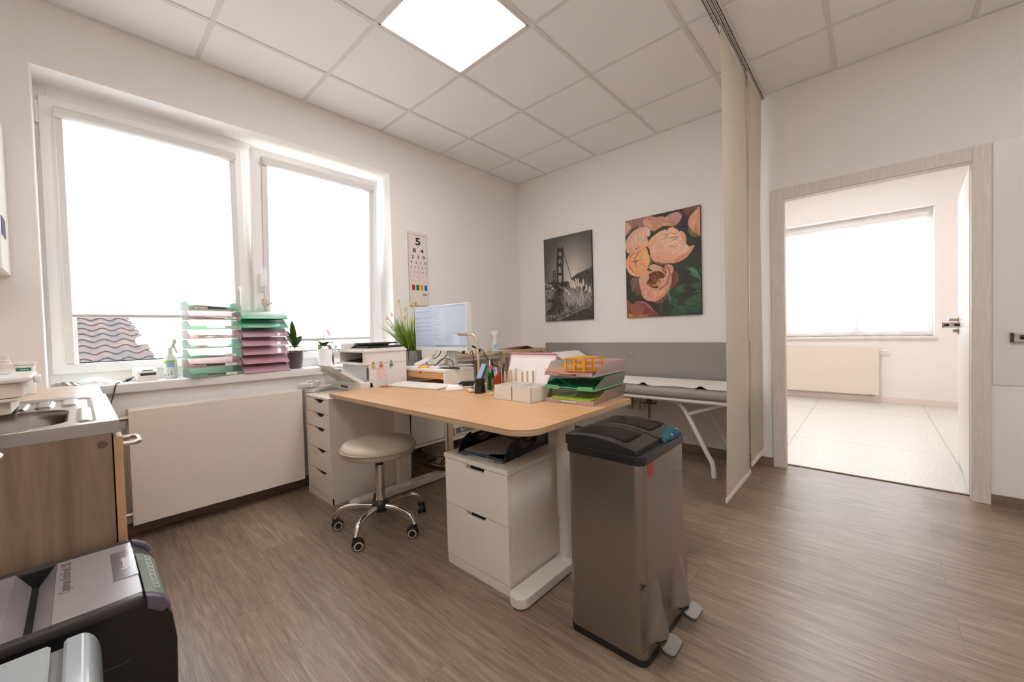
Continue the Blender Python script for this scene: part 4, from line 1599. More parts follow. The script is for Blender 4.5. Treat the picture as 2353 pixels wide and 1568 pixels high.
cols = 'gpgpggpg'
pitch = 0.0575
z0 = SZ
n = len(cols)
tag_names = {0: ('Ax', 1), 1: ('Au', 1), 2: ('21.TXT', 1), 3: ('DRMAZ', 0), 4: ('ZDRAZ', 0), 5: ('DOTAZNIK', 1), 6: ('ZPRAVY', 1), 7: ('LABORATOR', 0)}
for i in range(n):
    c = cols[n - 1 - i]
    pos = 'topmost' if i == n - 1 else 'lowest' if i == 0 else ('second', 'third', 'fourth', 'fifth', 'sixth', 'seventh')[i - 1] + ' from the bottom'
    t = letter_tray(T_GREEN if c == 'g' else T_PINK, 0.262, 0.165, 0.054, f'clear {"green" if c == "g" else "pink"} letter tray, {pos} of the left sill stack', 'letter trays in the left window stack')
    m = MB()
    txt, sd = tag_names[i]
    xx = 0.070 if sd else -0.075
    m.box(xx - 0.030, xx + 0.030, -0.0049, -0.0042, 0.003, 0.018)
    m.text(txt, 0.0115, frame_xf((xx, -0.0052, 0.0105), (1, 0, 0), (0, 0, 1)), m=1, sx=0.8)
    m.build('name_label', [PAPER, INK], t)
    jt = random.uniform(-0.02, 0.02)
    sill_xf(t, 0.038 + random.uniform(-.004, .004), -2.880 + 0.0006 * i + random.uniform(-.003, .003), z0 + pitch * i, 0.10 + jt)
    if i in (0, 1, 2, 3, 4, 6, 7):
        pz = z0 + pitch * i + 0.0032
        m = MB()
        nsh = {7: 9, 4: 8, 1: 6, 6: 4}.get(i, 3)
        for q in range(nsh):
            R = Matrix.Translation((-0.040, -2.880, pz + 0.0022 * q)) @ Matrix.Rotation(0.10 + jt + random.uniform(-0.02, 0.02), 4, 'Z')
            cur = random.uniform(0.002, 0.008) if q > nsh - 3 else 0.0

            def sh(u, v, cur=cur):
                return (-0.072 + 0.140 * u, -0.104 + 0.208 * v, cur * (1 - v) ** 2 + 0.001 * math.sin(v * 5))
            m.grid(sh, 3, 10, thick=0.0008, xf=R)
        tag(m.build('paper_stack', pm('paper_warm', (226, 214, 206), 0.85), origin=(-0.040, -2.880, pz)), f'loose papers lying in the tray {pos} of the left sill stack', 'papers', 'papers in the left window stack')


def curved_tray(mat, label):
    w, d, h = 0.268, 0.160, 0.050
    t = thing('letter_tray', label, 'letter tray', group='letter trays in the right window stack')
    m = MB()
    th = 0.0018
    m.box(-w / 2, w / 2, 0.0, d, 0, th)
    m.box(-w / 2 + .02, w / 2 - .02, d - th, d, th, h)
    m.box(-w / 2, w / 2, 0.0, d, 0.0, 0.005, 0.001)
    for s in (-1, 1):
        x = s * w / 2
        pr = [(0, 0)] + [(0.008 + 0.085 * k / 8, 0.004 + (h - .004) * math.sin(k / 8 * PI / 2)) for k in range(9)] + [(d, h), (d, 0)]
        m.prism(pr, 'yz', x - th / 2, x + th / 2)
    m.grid(lambda u, v: (-w / 2 + 0.002 + (w - 0.004) * u, 0.012 + 0.066 * v, 0.006 + 0.0505 * math.sin(v * PI / 2)), 8, 8, thick=0.0012)
    m.build('tray', mat, t)
    m = MB()
    m.tube([(-w / 2 + .004, -0.001, 0.003), (w / 2 - .004, -0.001, 0.003)], 0.0028, 8)
    m.build('rolled_front', mat, t)
    return t


cols = 'ggppppp'
n = len(cols)
for i in range(n):
    c = cols[n - 1 - i]
    pos = 'topmost' if i == n - 1 else 'lowest' if i == 0 else ('second', 'third', 'fourth', 'fifth', 'sixth')[i - 1] + ' from the bottom'
    t = curved_tray(T_GREEN2 if c == 'g' else T_PINK2, f'{"mint green" if c == "g" else "rose pink"} curved letter tray, {pos} of the right sill stack')
    sill_xf(t, 0.032 + random.uniform(-.003, .003), -2.604 + random.uniform(-.002, .002), SZ + 0.0585 * i, 0.03 + random.uniform(-.01, .01))
    if i in (0, 1, 5, 6):
        m = MB()
        pz = SZ + 0.0585 * i + 0.0062
        for q in range(5 if i > 4 else 2):
            R = Matrix.Translation((-0.046, -2.604, pz + 0.0012 * q)) @ Matrix.Rotation(0.03 + random.uniform(-0.008, 0.008), 4, 'Z')
            m.box(-0.070, 0.066, -0.104, 0.104, 0, 0.001, xf=R)
        tag(m.build('paper_stack', PAPER if i > 4 else pm('paper_pink', (214, 130, 160), 0.8), origin=(-0.046, -2.604, pz)), f'thin papers in the curved tray {pos} of the right sill stack', 'papers', 'papers in the right window stack')

# label printer
t = thing('label_printer', 'small white label printer with a black slot on the sill left of the spray bottle', 'label printer', (-0.1, -3.19, SZ))
mb = MB()
pr = [(-0.16, 0.0), (-0.035, 0.0), (-0.030, 0.028), (-0.042, 0.056), (-0.10, 0.074), (-0.16, 0.074)]
R = Matrix.Translation((0, -3.183, SZ)) @ Matrix.Rotation(0.12, 4, 'Z')
mb.prism(pr, 'xz', -0.046, 0.046, bev=0.008, xf=R)
bd = mb.build('housing', WHITE2, t)
mb = MB()
mb.box(-0.055, -0.029, -0.034, 0.034, 0.030, 0.046, 0.005, xf=R)
mb.box(-0.060, -0.044, -0.024, 0.024, 0.050, 0.062, 0.004, xf=R)
mb.box(-0.040, -0.024, -0.030, 0.030, 0.036, 0.040, 0.001, xf=R)
mb.build('paper_slot', BLACK, bd)
mb = MB()
mb.tube(bez([(-0.12, -3.232, SZ + 0.03), (-0.09, -3.262, SZ + 0.012), (-0.055, -3.285, SZ + 0.004), (0.0, -3.315, SZ + 0.004), (0.034, -3.322, SZ - 0.004), (0.044, -3.335, SZ - 0.06), (0.055, -3.352, SZ - 0.14), (0.065, -3.345, SZ - 0.22), (0.06, -3.352, SZ - 0.30), (0.05, -3.365, SZ - 0.55), (0.05, -3.37, SZ - 0.80)], 8), 0.0028, 8)
mb.tube([(-0.095, -3.258, SZ + 0.014), (-0.075, -3.273, SZ + 0.008)], 0.0075, 12)
tag(mb.build('power_cable', pm('cable_dark', (52, 42, 38), 0.5), origin=(0.0, -3.31, SZ)), 'thin dark cable hanging from the label printer down past the radiator', 'cable')


def spray_bottle(x, y, z, h, r, label, lblcol, turn, marks):
    t = thing('spray_bottle', label, 'spray bottle', (x, y, z))
    m = MB()
    b = h * 0.60
    m.lathe([(0, 0), (r * .95, 0.001), (r, 0.006), (r, b * .72), (r * .96, b * .80), (r * .62, b * .95), (r * .40, b), (r * .38, b * 1.10), (0, b * 1.10)], (x, y, z), 36)
    body = m.build('bottle', translucent('bottle_plastic', (238, 240, 234), 0.75, 0.0, gloss=0.4), t)
    R = Matrix.Translation((x, y, z)) @ Matrix.Rotation(turn, 4, 'Z')
    m = MB()
    m.cyl((0, 0, b * 1.02), (0, 0, b * 1.24), r * 0.50, r * 0.42, 24, xf=R)
    m.prism([(-r * .5, b * 1.24), (r * .5, b * 1.22), (r * 1.15, b * 1.42), (r * 1.15, b * 1.56), (r * .5, b * 1.64), (-r * .9, b * 1.60), (-r * 1.1, b * 1.48)], 'xz', -r * .32, r * .32, bev=r * .12, xf=R)
    m.build('trigger_head', WHITE2, t)
    m = MB()
    m.tube(bez([(r * .75, 0, b * 1.40), (r * 1.05, 0, b * 1.22), (r * 1.5, 0, b * 1.02)], 6), [r * .16] * 13, 8, xf=R)
    m.build('trigger', pm('trigger_grey', (196, 200, 194), 0.4), t)
    m = MB()
    m.grid(lambda u, v: (x + r * 1.01 * math.cos(-1.35 + 1.9 * u), y + r * 1.01 * math.sin(-1.35 + 1.9 * u), z + b * (.12 + .55 * v)), 18, 1)
    for (a, da, za, zb, mi) in marks:
        m.grid(lambda u, v: (x + r * 1.018 * math.cos(a + da * u), y + r * 1.018 * math.sin(a + da * u), z + b * (za + (zb - za) * v)), 8, 1, m=mi)
    m.build('label', [pm('lbl_' + label[:9], lblcol, 0.5), pm('mark_green', (150, 200, 50), 0.5), pm('mark_blue', (150, 190, 220), 0.5), pm('mark_red', (210, 96, 80), 0.5), pm('mark_navy', (60, 130, 190), 0.5)], body)
    return t


spray_bottle(-0.115, -3.080, SZ, 0.245, 0.031, 'white spray bottle standing on the window sill beside the tray stack', (226, 234, 226), 0.6,
             [(-1.3, 0.5, .58, .70, 1), (-0.72, 1.15, .45, .66, 2), (-1.35, 1.9, .66, .72, 1), (-1.25, 0.25, .12, .17, 4), (-0.55, 0.14, .12, .20, 4), (-0.1, .12, .12, .28, 4)])

# wipes pack and foil pouch
mb = MB()


def pack(u, v):
    e = math.sin(u * PI) ** 0.35 * math.sin(v * PI) ** 0.5
    return (-0.145 + 0.13 * v + 0.002 * math.sin(u * 30), -3.475 + 0.185 * u, SZ + 0.001 + 0.040 * e * (0.75 + 0.25 * math.sin(u * 5)))


mb.grid(pack, 50, 16)
mb.poly([(-0.145, -3.475, SZ + 0.0005), (-0.015, -3.475, SZ + 0.0005), (-0.015, -3.290, SZ + 0.0005), (-0.145, -3.290, SZ + 0.0005)])
wp = tag(mb.build('wipes_pack', pm('pack_white', (234, 236, 232), 0.25), origin=(-0.08, -3.365, SZ)), 'white pack of wet wipes lying on the sill by the worktop', 'wipes pack')
mb = MB()


def patch(cu, cv, ru, rv):
    def f(u, v):
        a = 2 * PI * u
        p = pack(cu + ru * math.cos(a) * v, cv + rv * math.sin(a) * v)
        return (p[0], p[1], p[2] + 0.0012)
    return f


mb.grid(patch(0.45, 0.5, 0.17, 0.22), 30, 5)
mb.grid(patch(0.16, 0.62, 0.06, 0.2), 20, 4)
mb.grid(patch(0.80, 0.36, 0.10, 0.16), 20, 4, m=1)
mb.build('pack_label', [pm('pack_blue', (176, 216, 236), 0.4), pm('pack_lime', (206, 232, 96), 0.4)], wp)
mb = MB()


def pouch(u, v):
    e = (math.sin(u * PI) * math.sin(v * PI)) ** 0.5
    return (-0.10 + 0.13 * v, -3.55 + 0.105 * u, SZ + 0.0115 + 0.014 * e + 0.005 * e * math.sin(u * 17 + v * 9) * math.cos(v * 13 - u * 5))


mb.grid(pouch, 26, 26, thick=0.0006)
tag(mb.build('foil_pouch', pm('foil', (190, 184, 186), 0.22, 0.9), origin=(-0.03, -3.5, SZ + 0.01)), 'crumpled silver foil pouch in the window corner behind the worktop', 'pouch')


# orchids
LEAF = pm('orchid_leaf', (70, 104, 40), 0.32, noise=0.25, nscale=30)
LEAF2 = pm('orchid_leaf_dull', (92, 98, 78), 0.4, noise=0.2, nscale=30)
LEAF3 = pm('orchid_leaf_bright', (112, 160, 30), 0.35, noise=0.15, nscale=30)
ROOT = pm('orchid_root', (150, 132, 104), 0.7)
STEM = pm('orchid_stem', (96, 100, 62), 0.5)


def strap_leaf(m, base, d, up, L, w, droop, mi=0):
    b = V(base)
    d = V(d).normalized()
    side = d.cross(V((0, 0, 1))).normalized()

    def f(u, v):
        s = u
        p = b + d * (L * s * (1 - 0.25 * droop * s)) + V((0, 0, up * L * s - droop * L * s * s))
        ww = w * (math.sin(min(1, s * 1.02 + 0.06) * PI) ** 0.62)
        fold = abs(v - 0.5) * 0.5
        return p + side * (v - 0.5) * 2 * ww + V((0, 0, fold * ww))
    m.grid(f, 14, 4, m=mi, thick=0.0012)


def orchid(x, y, pot_col, label, leaves, bright):
    t = thing('potted_orchid', label, 'plant', (x, y, SZ), 'potted orchids on the sill')
    h = 0.128
    m = MB()
    m.lathe([(0, 0), (0.038, 0), (0.042, 0.01), (0.050, 0.06), (0.053, h - .004), (0.054, h), (0.050, h), (0.049, h - 0.012), (0, h - 0.014)], (x, y, SZ), 36)
    m.build('pot', pot_col, t)
    m = MB()
    for (az, up, L, w, dr, mi) in leaves:
        strap_leaf(m, (x, y, SZ + h + 0.02), (math.cos(az), math.sin(az), 0), up, L, w, dr, mi)
    m.build('leaves', [LEAF, LEAF2, LEAF3], t)
    m = MB()
    for k in range(11):
        a = k * 2.4
        r_ = 0.02 + 0.02 * random.random()
        m.tube(bez([(x, y, SZ + h + 0.035), (x + r_ * math.cos(a), y + r_ * math.sin(a), SZ + h + 0.03), (x + 2 * r_ * math.cos(a + .4), y + 2 * r_ * math.sin(a + .4), SZ + h + 0.004), (x + 1.7 * r_ * math.cos(a + 1), y + 1.7 * r_ * math.sin(a + 1), SZ + h - 0.012)], 5), 0.0022, 6)
    m.build('roots', ROOT, t)
    return t, h


t, h = orchid(-0.085, -2.398, pm('pot_plum', (84, 74, 82), 0.14, coat=0.5), 'orchid with dull folded leaves in a glossy dark plum pot',
              [(1.2, 1.7, 0.085, 0.030, 0.2, 1), (-1.2, 1.8, 0.09, 0.030, 0.2, 0), (-1.7, 0.5, 0.11, 0.024, 0.9, 1), (0.3, 1.5, 0.08, 0.028, 0.4, 0), (-0.5, 2.6, 0.08, 0.02, 0.0, 0)], False)
mb = MB()
mb.tube(bez([(-0.085, -2.398, SZ + h + .02), (-0.06, -2.34, SZ + h + 0.085), (-0.05, -2.29, SZ + h + 0.075), (-0.04, -2.25, SZ + h + 0.05), (-0.03, -2.235, SZ + h + 0.03)], 8), 0.0016, 6)
mb.tube(bez([(-0.085, -2.398, SZ + h + .02), (-0.05, -2.35, SZ + h + 0.045), (-0.03, -2.31, SZ + h + 0.04), (-0.02, -2.285, SZ + h + 0.01)], 8), 0.0016, 6)
mb.build('dry_stems', STEM, t)
t, h = orchid(-0.095, -2.185, pm('pot_white', (236, 232, 232), 0.3), 'flowering orchid with bright green leaves in a white pot',
              [(-1.8, 1.2, 0.09, 0.036, 0.7, 2), (-0.6, 1.0, 0.085, 0.034, 0.7, 0), (0.6, 1.0, 0.095, 0.032, 0.8, 0), (1.3, 1.0, 0.115, 0.030, 1.1, 0), (1.7, 0.5, 0.13, 0.026, 1.9, 1), (-1.2, 0.9, 0.08, 0.030, 1.5, 2)], True)
mb = MB()
bx, by, bz = -0.095, -2.185, SZ + h
mb.tube(bez([(bx, by, bz + .01), (bx + .004, by - .005, bz + 0.09), (bx, by - 0.006, bz + 0.165)], 6), 0.0018, 6)
mb.tube(bez([(bx, by, bz + .03), (bx + .02, by - 0.045, bz + 0.10), (bx + .02, by - .01, bz + 0.115), (bx + .02, by + 0.01, bz + 0.112)], 6), 0.0014, 6)
mb.build('flower_stem', STEM, t)
mb = MB()
for k, (dy, dz) in enumerate(((0.022, 0.125), (0.032, 0.108), (0.014, 0.140))):
    for q in range(5):
        a = q * 2 * PI / 5 + k
        c = V((bx + 0.02, by + dy, bz + dz))
        mb.grid(lambda u, v, a=a, c=c: c + V((0.006 * u + 0.004 * math.sin(v * PI), math.cos(a + (v - .5) * 0.9) * 0.012 * u, math.sin(a + (v - .5) * 0.9) * 0.012 * u)), 3, 4)
mb.build('flowers', pm('orchid_purple', (178, 116, 166), 0.5, noise=0.2, nscale=200), t)

# bird ornament hanging from the right window handle
t = thing('bird_ornament', 'small crocheted white bird hanging from the right window handle', 'ornament', (-0.1, -2.57, 1.3))
mb = MB()
c0 = V((-0.098, -2.566, 1.298))
mb.lathe([(0, -0.030), (0.016, -0.026), (0.026, -0.010), (0.025, 0.008), (0.016, 0.024), (0.008, 0.034), (0, 0.036)], c0, 24, sx=0.8)
mb.prism([(0.018, -0.004), (0.040, 0.006), (0.036, -0.012), (0.022, -0.016)], 'yz', -0.004, 0.004, xf=Matrix.Translation(c0), bev=0.001)
mb.build('body', pm('crochet', (206, 196, 186), 0.9, noise=0.35, nscale=260, bump=0.6), t)
mb = MB()
mb.box(-0.006, 0.016, -0.024, -0.014, 0.014, 0.020, 0.001, xf=Matrix.Translation(c0))
mb.lathe([(0, -0.004), (0.005, 0), (0, 0.004)], c0 + V((0.016, 0.004, -0.016)), 10)
mb.build('trim', pm('bird_trim', (150, 84, 56), 0.7), t)
mb = MB()
mb.tube(bez([c0 + V((0, 0, 0.034)), c0 + V((-0.004, -0.006, 0.07)), c0 + V((-0.012, -0.008, 0.113))], 6), 0.0009, 6)
mb.tube(bez([c0 + V((0, 0, -0.028)), c0 + V((0.002, 0.002, -0.05))], 4), 0.0009, 6)
mb.lathe([(0, -0.004), (0.004, 0), (0, 0.004)], c0 + V((0.002, 0.002, -0.052)), 10)
mb.build('thread', pm('thread', (190, 176, 160), 0.8), t)
# ================================================================== PRINTER AND PHONE ON THE DRAWER UNIT
PW = pm('printer_white', (226, 221, 214), 0.4)
PG = pm('printer_dark', (70, 66, 64), 0.45)
t = thing('printer', 'white multifunction printer with its front tray open on the five-drawer unit', 'printer', (0.30, -2.0, AZT))
PX0, PX1, PY0, PY1 = 0.105, 0.500, -2.172, -1.852
mb = MB()
mb.box(PX0, PX1, PY0 + 0.03, PY1, AZT, 0.862, 0.006)
mb.box(PX0, PX1, PY0 - 0.03, PY0 + 0.06, AZT + 0.004, 0.738, 0.008)
mb.box(PX0 + .001, PX0 + 0.02, PY0 + 0.01, PY1 - .001, 0.86, 0.937)
mb.box(PX1 - 0.045, PX1 - .001, PY0 + 0.01, PY1 - .001, 0.86, 0.937)
mb.box(PX0 + 0.02, PX1 - 0.045, PY1 - 0.10, PY1 - .001, 0.86, 0.937)
mb.box(PX0 - 0.004, PX1 + 0.003, PY0 - 0.01, PY0 + 0.05, 0.852, 0.866, 0.004)
bd = mb.build('body', PW, t)
mb = MB()
mb.box(PX0 + 0.02, PX1 - 0.045, PY0 + 0.03, PY1 - 0.10, 0.8622, 0.866)
mb.grid(lambda u, v: (PX0 + 0.06 + 0.26 * u, PY0 + 0.02 + 0.18 * v, 0.870 + 0.016 * v), 4, 6, thick=0.002)
mb.build('output_bay', PG, bd)
mb = MB()
mb.box(PX0 + 0.015, PX1 - 0.02, PY0 + 0.027, PY0 + 0.031, 0.742, 0.848)
mb.build('front_cavity', pm('printer_grey_inside', (196, 198, 196), 0.5), bd)
mb = MB()
mb.box(PX1 - 0.016, PX1 - 0.006, PY0 + 0.02, PY0 + 0.029, 0.752, 0.83)
mb.box(PX0 + 0.10, PX0 + 0.20, PY0 - 0.032, PY0 - 0.029, 0.690, 0.706)
mb.build('latch', PG, bd)
mb = MB()
mb.box(PX1, PX1 + 0.0008, PY0 + 0.03, PY1 - 0.001, 0.8575, 0.8595)
mb.box(PX1, PX1 + 0.0008, PY0 + 0.15, PY0 + 0.152, AZT, 0.80)
mb.build('panel_seam', pm('seam_grey', (170, 162, 154), 0.6), bd)
# scanner deck
mb = MB()
mb.box(PX0 - 0.005, PX1 + 0.006, PY0 - 0.004, PY1 + 0.006, 0.934, 0.952, 0.007)
mb.box(PX0, PX1 - 0.012, PY0 + 0.01, PY1, 0.952, 0.962, 0.003)
sc_ = mb.build('scanner_deck', PW, t)
mb = MB()
pr = [(PX0 + 0.002, 0.960), (PX0 + 0.002, 0.992), (PX0 + 0.02, 0.998), (PX0 + 0.23, 1.000), (PX0 + 0.185, 0.976), (PX0 + 0.14, 0.960)]
mb.prism(pr, 'xz', PY0 + 0.02, PY1 - 0.01, bev=0.005)
mb.build('document_feeder', PW, sc_)
mb = MB()
mb.prism([(PX0 + 0.12, 0.984), (PX0 + 0.12, 0.994), (PX1 - 0.06, 1.000), (PX1 - 0.04, 0.998), (PX1 - 0.04, 0.990)], 'xz', PY0 + 0.05, PY1 - 0.04, bev=0.002)
mb.prism([(PX0 + 0.15, 0.962), (PX0 + 0.17, 0.972), (PX1 - 0.05, 0.978), (PX1 - 0.02, 0.974), (PX1 - 0.02, 0.962)], 'xz', PY0 + 0.03, PY1 - 0.02, bev=0.002)
mb.build('feeder_tray', pm('feeder_black', (44, 40, 38), 0.5), sc_)
# control screen
S = frame_xf((PX0 + 0.015, PY0 - 0.035, 0.955), (0.90, -0.30, 0.05), (0.12, 0.30, 0.94))
mb = MB()
mb.box(-0.044, 0.044, -0.034, 0.034, -0.014, 0.0, 0.004, xf=S)
mb.box(-0.02, 0.02, -0.05, -0.01, -0.05, -0.012, 0.004, xf=S)
scr = mb.build('control_panel', PW, t)
mb = MB()
mb.box(-0.040, 0.040, -0.030, 0.030, 0.0, 0.001, xf=S)
mb.box(-0.034, 0.034, -0.020, 0.022, 0.001, 0.0014, m=1, xf=S)
mb.build('touch_screen', [PG, emit('small_screen', (196, 208, 222), 0.6)], scr)
# open front flap with its extending paper support
mb = MB()
fx = frame_xf(((PX0 + PX1) / 2, PY0 - 0.002, 0.742), (1, 0, 0), (0, -0.83, 0.56))
mb.box(-0.178, 0.178, 0.0, 0.165, -0.010, 0.0, 0.004, xf=fx)
mb.box(-0.178, -0.166, 0.0, 0.165, -0.010, 0.022, 0.003, xf=fx)
mb.box(0.166, 0.178, 0.0, 0.165, -0.010, 0.022, 0.003, xf=fx)
fl = mb.build('front_flap', PW, t)
mb = MB()
for a, b in ((-0.11, -0.045), (-0.035, 0.035), (0.045, 0.11)):
    mb.box(a, b, 0.06, 0.215, 0.004, 0.0075, 0.001, xf=fx)
mb.build('paper_support', pm('flap_grey', (214, 212, 208), 0.4), fl)

for i, (y, c, nm) in enumerate(((-2.112, (190, 176, 60), 'yellow'), (-2.055, (214, 84, 66), 'red'), (-1.978, (40, 138, 96), 'green'))):
    t = thing('bulldog_clip', f'{nm} clip hanging on a small hook on the printer side', 'clip', (PX1 + 0.005, y, 0.85), 'coloured clips on the printer side')
    mb = MB()
    mb.tube([(PX1 + 0.004, y + 0.009 * math.cos(q), 0.861 + 0.012 * math.sin(q)) for q in [k * PI / 8 - 0.6 for k in range(15)]], 0.0012, 6)
    mb.lathe([(0, 0), (0.006, 0.0), (0.006, 0.003), (0, 0.004)], n=14, xf=Matrix.Translation((PX1, y, 0.868)) @ Matrix.Rotation(PI / 2, 4, 'Y'))
    mb.build('hook', CHROME, t)
    mb = MB()
    mb.prism([(-0.013, -0.020), (0.013, -0.020), (0.010, -0.004), (-0.010, -0.004)], 'yz', PX1 + 0.0015, PX1 + 0.009, xf=Matrix.Translation((0, y, 0.853)), bev=0.001)
    mb.tube([(PX1 + 0.005, y - 0.008, 0.849), (PX1 + 0.005, y, 0.857), (PX1 + 0.005, y + 0.008, 0.849)], 0.0012, 6)
    mb.build('jaw', pm('clip_' + nm, c, 0.4), t)
mb = MB()
Rn = Matrix.Translation((PX1 + 0.0012, -2.046, 0.792)) @ Matrix.Rotation(0.06, 4, 'X')
mb.box(0, 0.0006, -0.042, 0.042, -0.042, 0.042, xf=Rn)
for k in range(6):
    zz = 0.030 - 0.011 * k
    for a, b in ((-0.034, -0.034 + random.uniform(.02, .035)), (0.006, 0.006 + random.uniform(.006, .03))):
        mb.box(0.0006, 0.0009, a, b, zz, zz + 0.0016, m=1, xf=Rn)
tag(mb.build('note_sheet', [pm('note_pink', (232, 206, 200), 0.8), pm('note_red_ink', (190, 120, 112), 0.7)], origin=(PX1, -2.046, 0.75)), 'small pink handwritten note under the red clip on the printer side', 'note')

t = thing('card_terminal', 'small white card terminal at the front of the five-drawer unit', 'card terminal')
mb = MB()
mb.box(-0.04, 0.04, 0.0, 0.20, 0.0, 0.033, 0.010)
bd = mb.build('base', WHITE2, t)
mb = MB()
mb.box(-0.018, 0.018, 0.165, 0.203, 0.0, 0.026, 0.008)
mb.build('notch', pm('notch_grey', (120, 112, 104), 0.5), bd)
H_ = Matrix.Translation((-0.02, 0.030, 0.050)) @ Matrix.Rotation(0.12, 4, 'X') @ Matrix.Rotation(-0.05, 4, 'Y')
mb = MB()
mb.box(-0.058, 0.058, -0.05, 0.05, -0.008, 0.022, 0.006, xf=H_)
hd = mb.build('keypad_head', WHITE2, t)
mb = MB()
for r_ in range(3):
    for q in range(3):
        mb.box(-0.040 + 0.022 * q, -0.026 + 0.022 * q, -0.034 + 0.02 * r_, -0.022 + 0.02 * r_, 0.022, 0.0235, 0.0005, xf=H_)
mb.box(0.028, 0.044, -0.042, 0.02, 0.022, 0.024, xf=H_, m=1)
mb.build('keys', [pm('key_grey', (186, 190, 190), 0.5), PG], hd)
place(t, (0.135, -2.395, AZT), 0.50)
mb = MB()
mb.tube(bez([(0.06, -2.23, AZT + 0.012), (0.04, -2.205, AZT + 0.006), (0.05, -2.17, AZT + 0.005), (0.075, -2.12, AZT + 0.005), (0.08, -2.0, AZT + 0.005)], 8), 0.004, 8)
tag(mb.build('terminal_cable', WHITE2, origin=(0.06, -2.15, AZT)), 'white cable running from the card terminal behind the printer', 'cable')

# ================================================================== MONITOR STAND AND MONITOR
DZ_ = DZT
BAMBOO = wood('bamboo', (206, 152, 96), (228, 178, 122), (1.5, 20, 20), 0.45, 4, 0.9, 0.05)
t = thing('monitor_riser', 'white monitor riser with a bamboo drawer on the desk', 'monitor riser')
w, d, h = 0.48, 0.27, 0.100
mb = MB()
mb.box(-w / 2, w / 2, 0, d, h - 0.019, h, 0.002)
mb.box(-w / 2, -w / 2 + 0.017, 0, d, 0, h - 0.0192, 0.002)
mb.box(w / 2 - 0.017, w / 2, 0, d, 0, h - 0.0192, 0.002)
mb.box(-w / 2 + .017, w / 2 - .017, d - 0.012, d, 0, h - 0.02)
mb.build('shell', WHITE, t)
mb = MB()
hz = h - 0.020
cut = [(0.010 * math.cos(q), hz - 0.001 + (0.016 * math.sin(q) if q < 0 else 0)) for q in [0] + [-PI * k / 8 for k in range(1, 8)] + [-PI]]
mb.prism([(-w / 2 + .018, hz - 0.044), (w / 2 - .018, hz - 0.044), (w / 2 - .018, hz - 0.001)] + [(x - 0.03, z) for x, z in cut] + [(-w / 2 + .018, hz - 0.001)], 'xz', 0.004, 0.018, bev=0.001)
mb.box(-w / 2 + .02, w / 2 - .02, 0.019, d - 0.02, hz - 0.043, hz - 0.03)
dr = mb.build('drawer', BAMBOO, t)
mb = MB()
mb.box(-0.05, -0.01, 0.0185, 0.0195, hz - 0.022, hz - 0.001)
mb.build('finger_hole', BLACK2, dr)
place(t, (0.650, -1.822, DZ_), 0.045)
RZ = DZ_ + h

# the screen: a document window painted on the panel
MX0, MX1, MZ0, MZ1, MY = 0.350, 0.958, 0.926, 1.258, -1.668
t = thing('monitor', 'white framed desktop monitor showing a document window', 'monitor', (0.65, -1.64, RZ))
mb = MB()
mb.box(MX0, MX1, MY, MY + 0.045, MZ0, MZ1, 0.004)
mb.box(MX0 + 0.12, MX1 - 0.12, MY + 0.04, MY + 0.075, MZ0 + 0.05, MZ1 - 0.04, 0.015)
cs = mb.build('housing', pm('monitor_white', (228, 226, 224), 0.4), t)
NXs, NZs = 220, 120
sx0, sx1, sz0, sz1 = MX0 + 0.005, MX1 - 0.006, MZ0 + 0.026, MZ1 - 0.005
img = np.zeros((NZs, NXs, 3))
img[:] = (0.80, 0.81, 0.85)
img[:7] = (0.72, 0.75, 0.84)
rs = np.random.default_rng(3)
img[8:, 78:79] = (0.66, 0.69, 0.78)
img[9:, :78] = (0.72, 0.75, 0.82)
for zz in (14, 32, 46, 58, 70):
    img[zz:zz + 1, 4:74] = (0.45, 0.50, 0.58)
    img[zz + 3:zz + 4, 5:5 + rs.integers(20, 60)] = (0.62, 0.66, 0.74)
for zz in range(12, 100, 3):
    ln = rs.integers(6, 46)
    img[zz, 81:81 + ln] = (0.62, 0.64, 0.71)
    if rs.random() < .5:
        img[zz, 140:140 + rs.integers(6, 24)] = (0.68, 0.70, 0.76)
img[80:83, 168:194] = (0.56, 0.78, 0.78)
img[83:113, 168:194] = (0.86, 0.87, 0.93)
img[110:111, 4:30] = (0.5, 0.54, 0.6)
img[113:] = (0.66, 0.70, 0.80)
for q in range(9):
    img[115:118, 96 + 5 * q:99 + 5 * q] = (0.30, 0.36, 0.48)


def paint_panel(name, img, x0, x1, y, z0, z1, mat, parent):
    """flat printed sheet facing -y; one vertex per picture cell"""
    hh, ww = img.shape[:2]
    xs = np.linspace(x0, x1, ww)
    zs = np.linspace(z1, z0, hh)
    XX, ZZ = np.meshgrid(xs, zs)
    co = np.stack([XX.ravel(), np.full(XX.size, y), ZZ.ravel()], 1)
    off = np.zeros(3)
    p = parent
    while p is not None:
        off += np.array(p.location)
        p = p.parent
    co -= off
    idx = np.arange(hh * ww).reshape(hh, ww)
    f = np.stack([idx[:-1, :-1], idx[1:, :-1], idx[1:, 1:], idx[:-1, 1:]], -1).reshape(-1, 4)
    me = bpy.data.meshes.new(name)
    me.from_pydata(co.tolist(), [], f.tolist())
    a = me.attributes.new('print', 'FLOAT_COLOR', 'POINT')
    c = np.clip(img.reshape(-1, 3), 0, 1)
    c = np.where(c <= 0.04045, c / 12.92, ((c + 0.055) / 1.055) ** 2.4)
    a.data.foreach_set('color', np.concatenate([c, np.ones((len(c), 1))], 1).astype(np.float32).ravel())
    me.materials.append(mat)
    o = bpy.data.objects.new(name, me)
    COL.objects.link(o)
    o.parent = parent
    return o


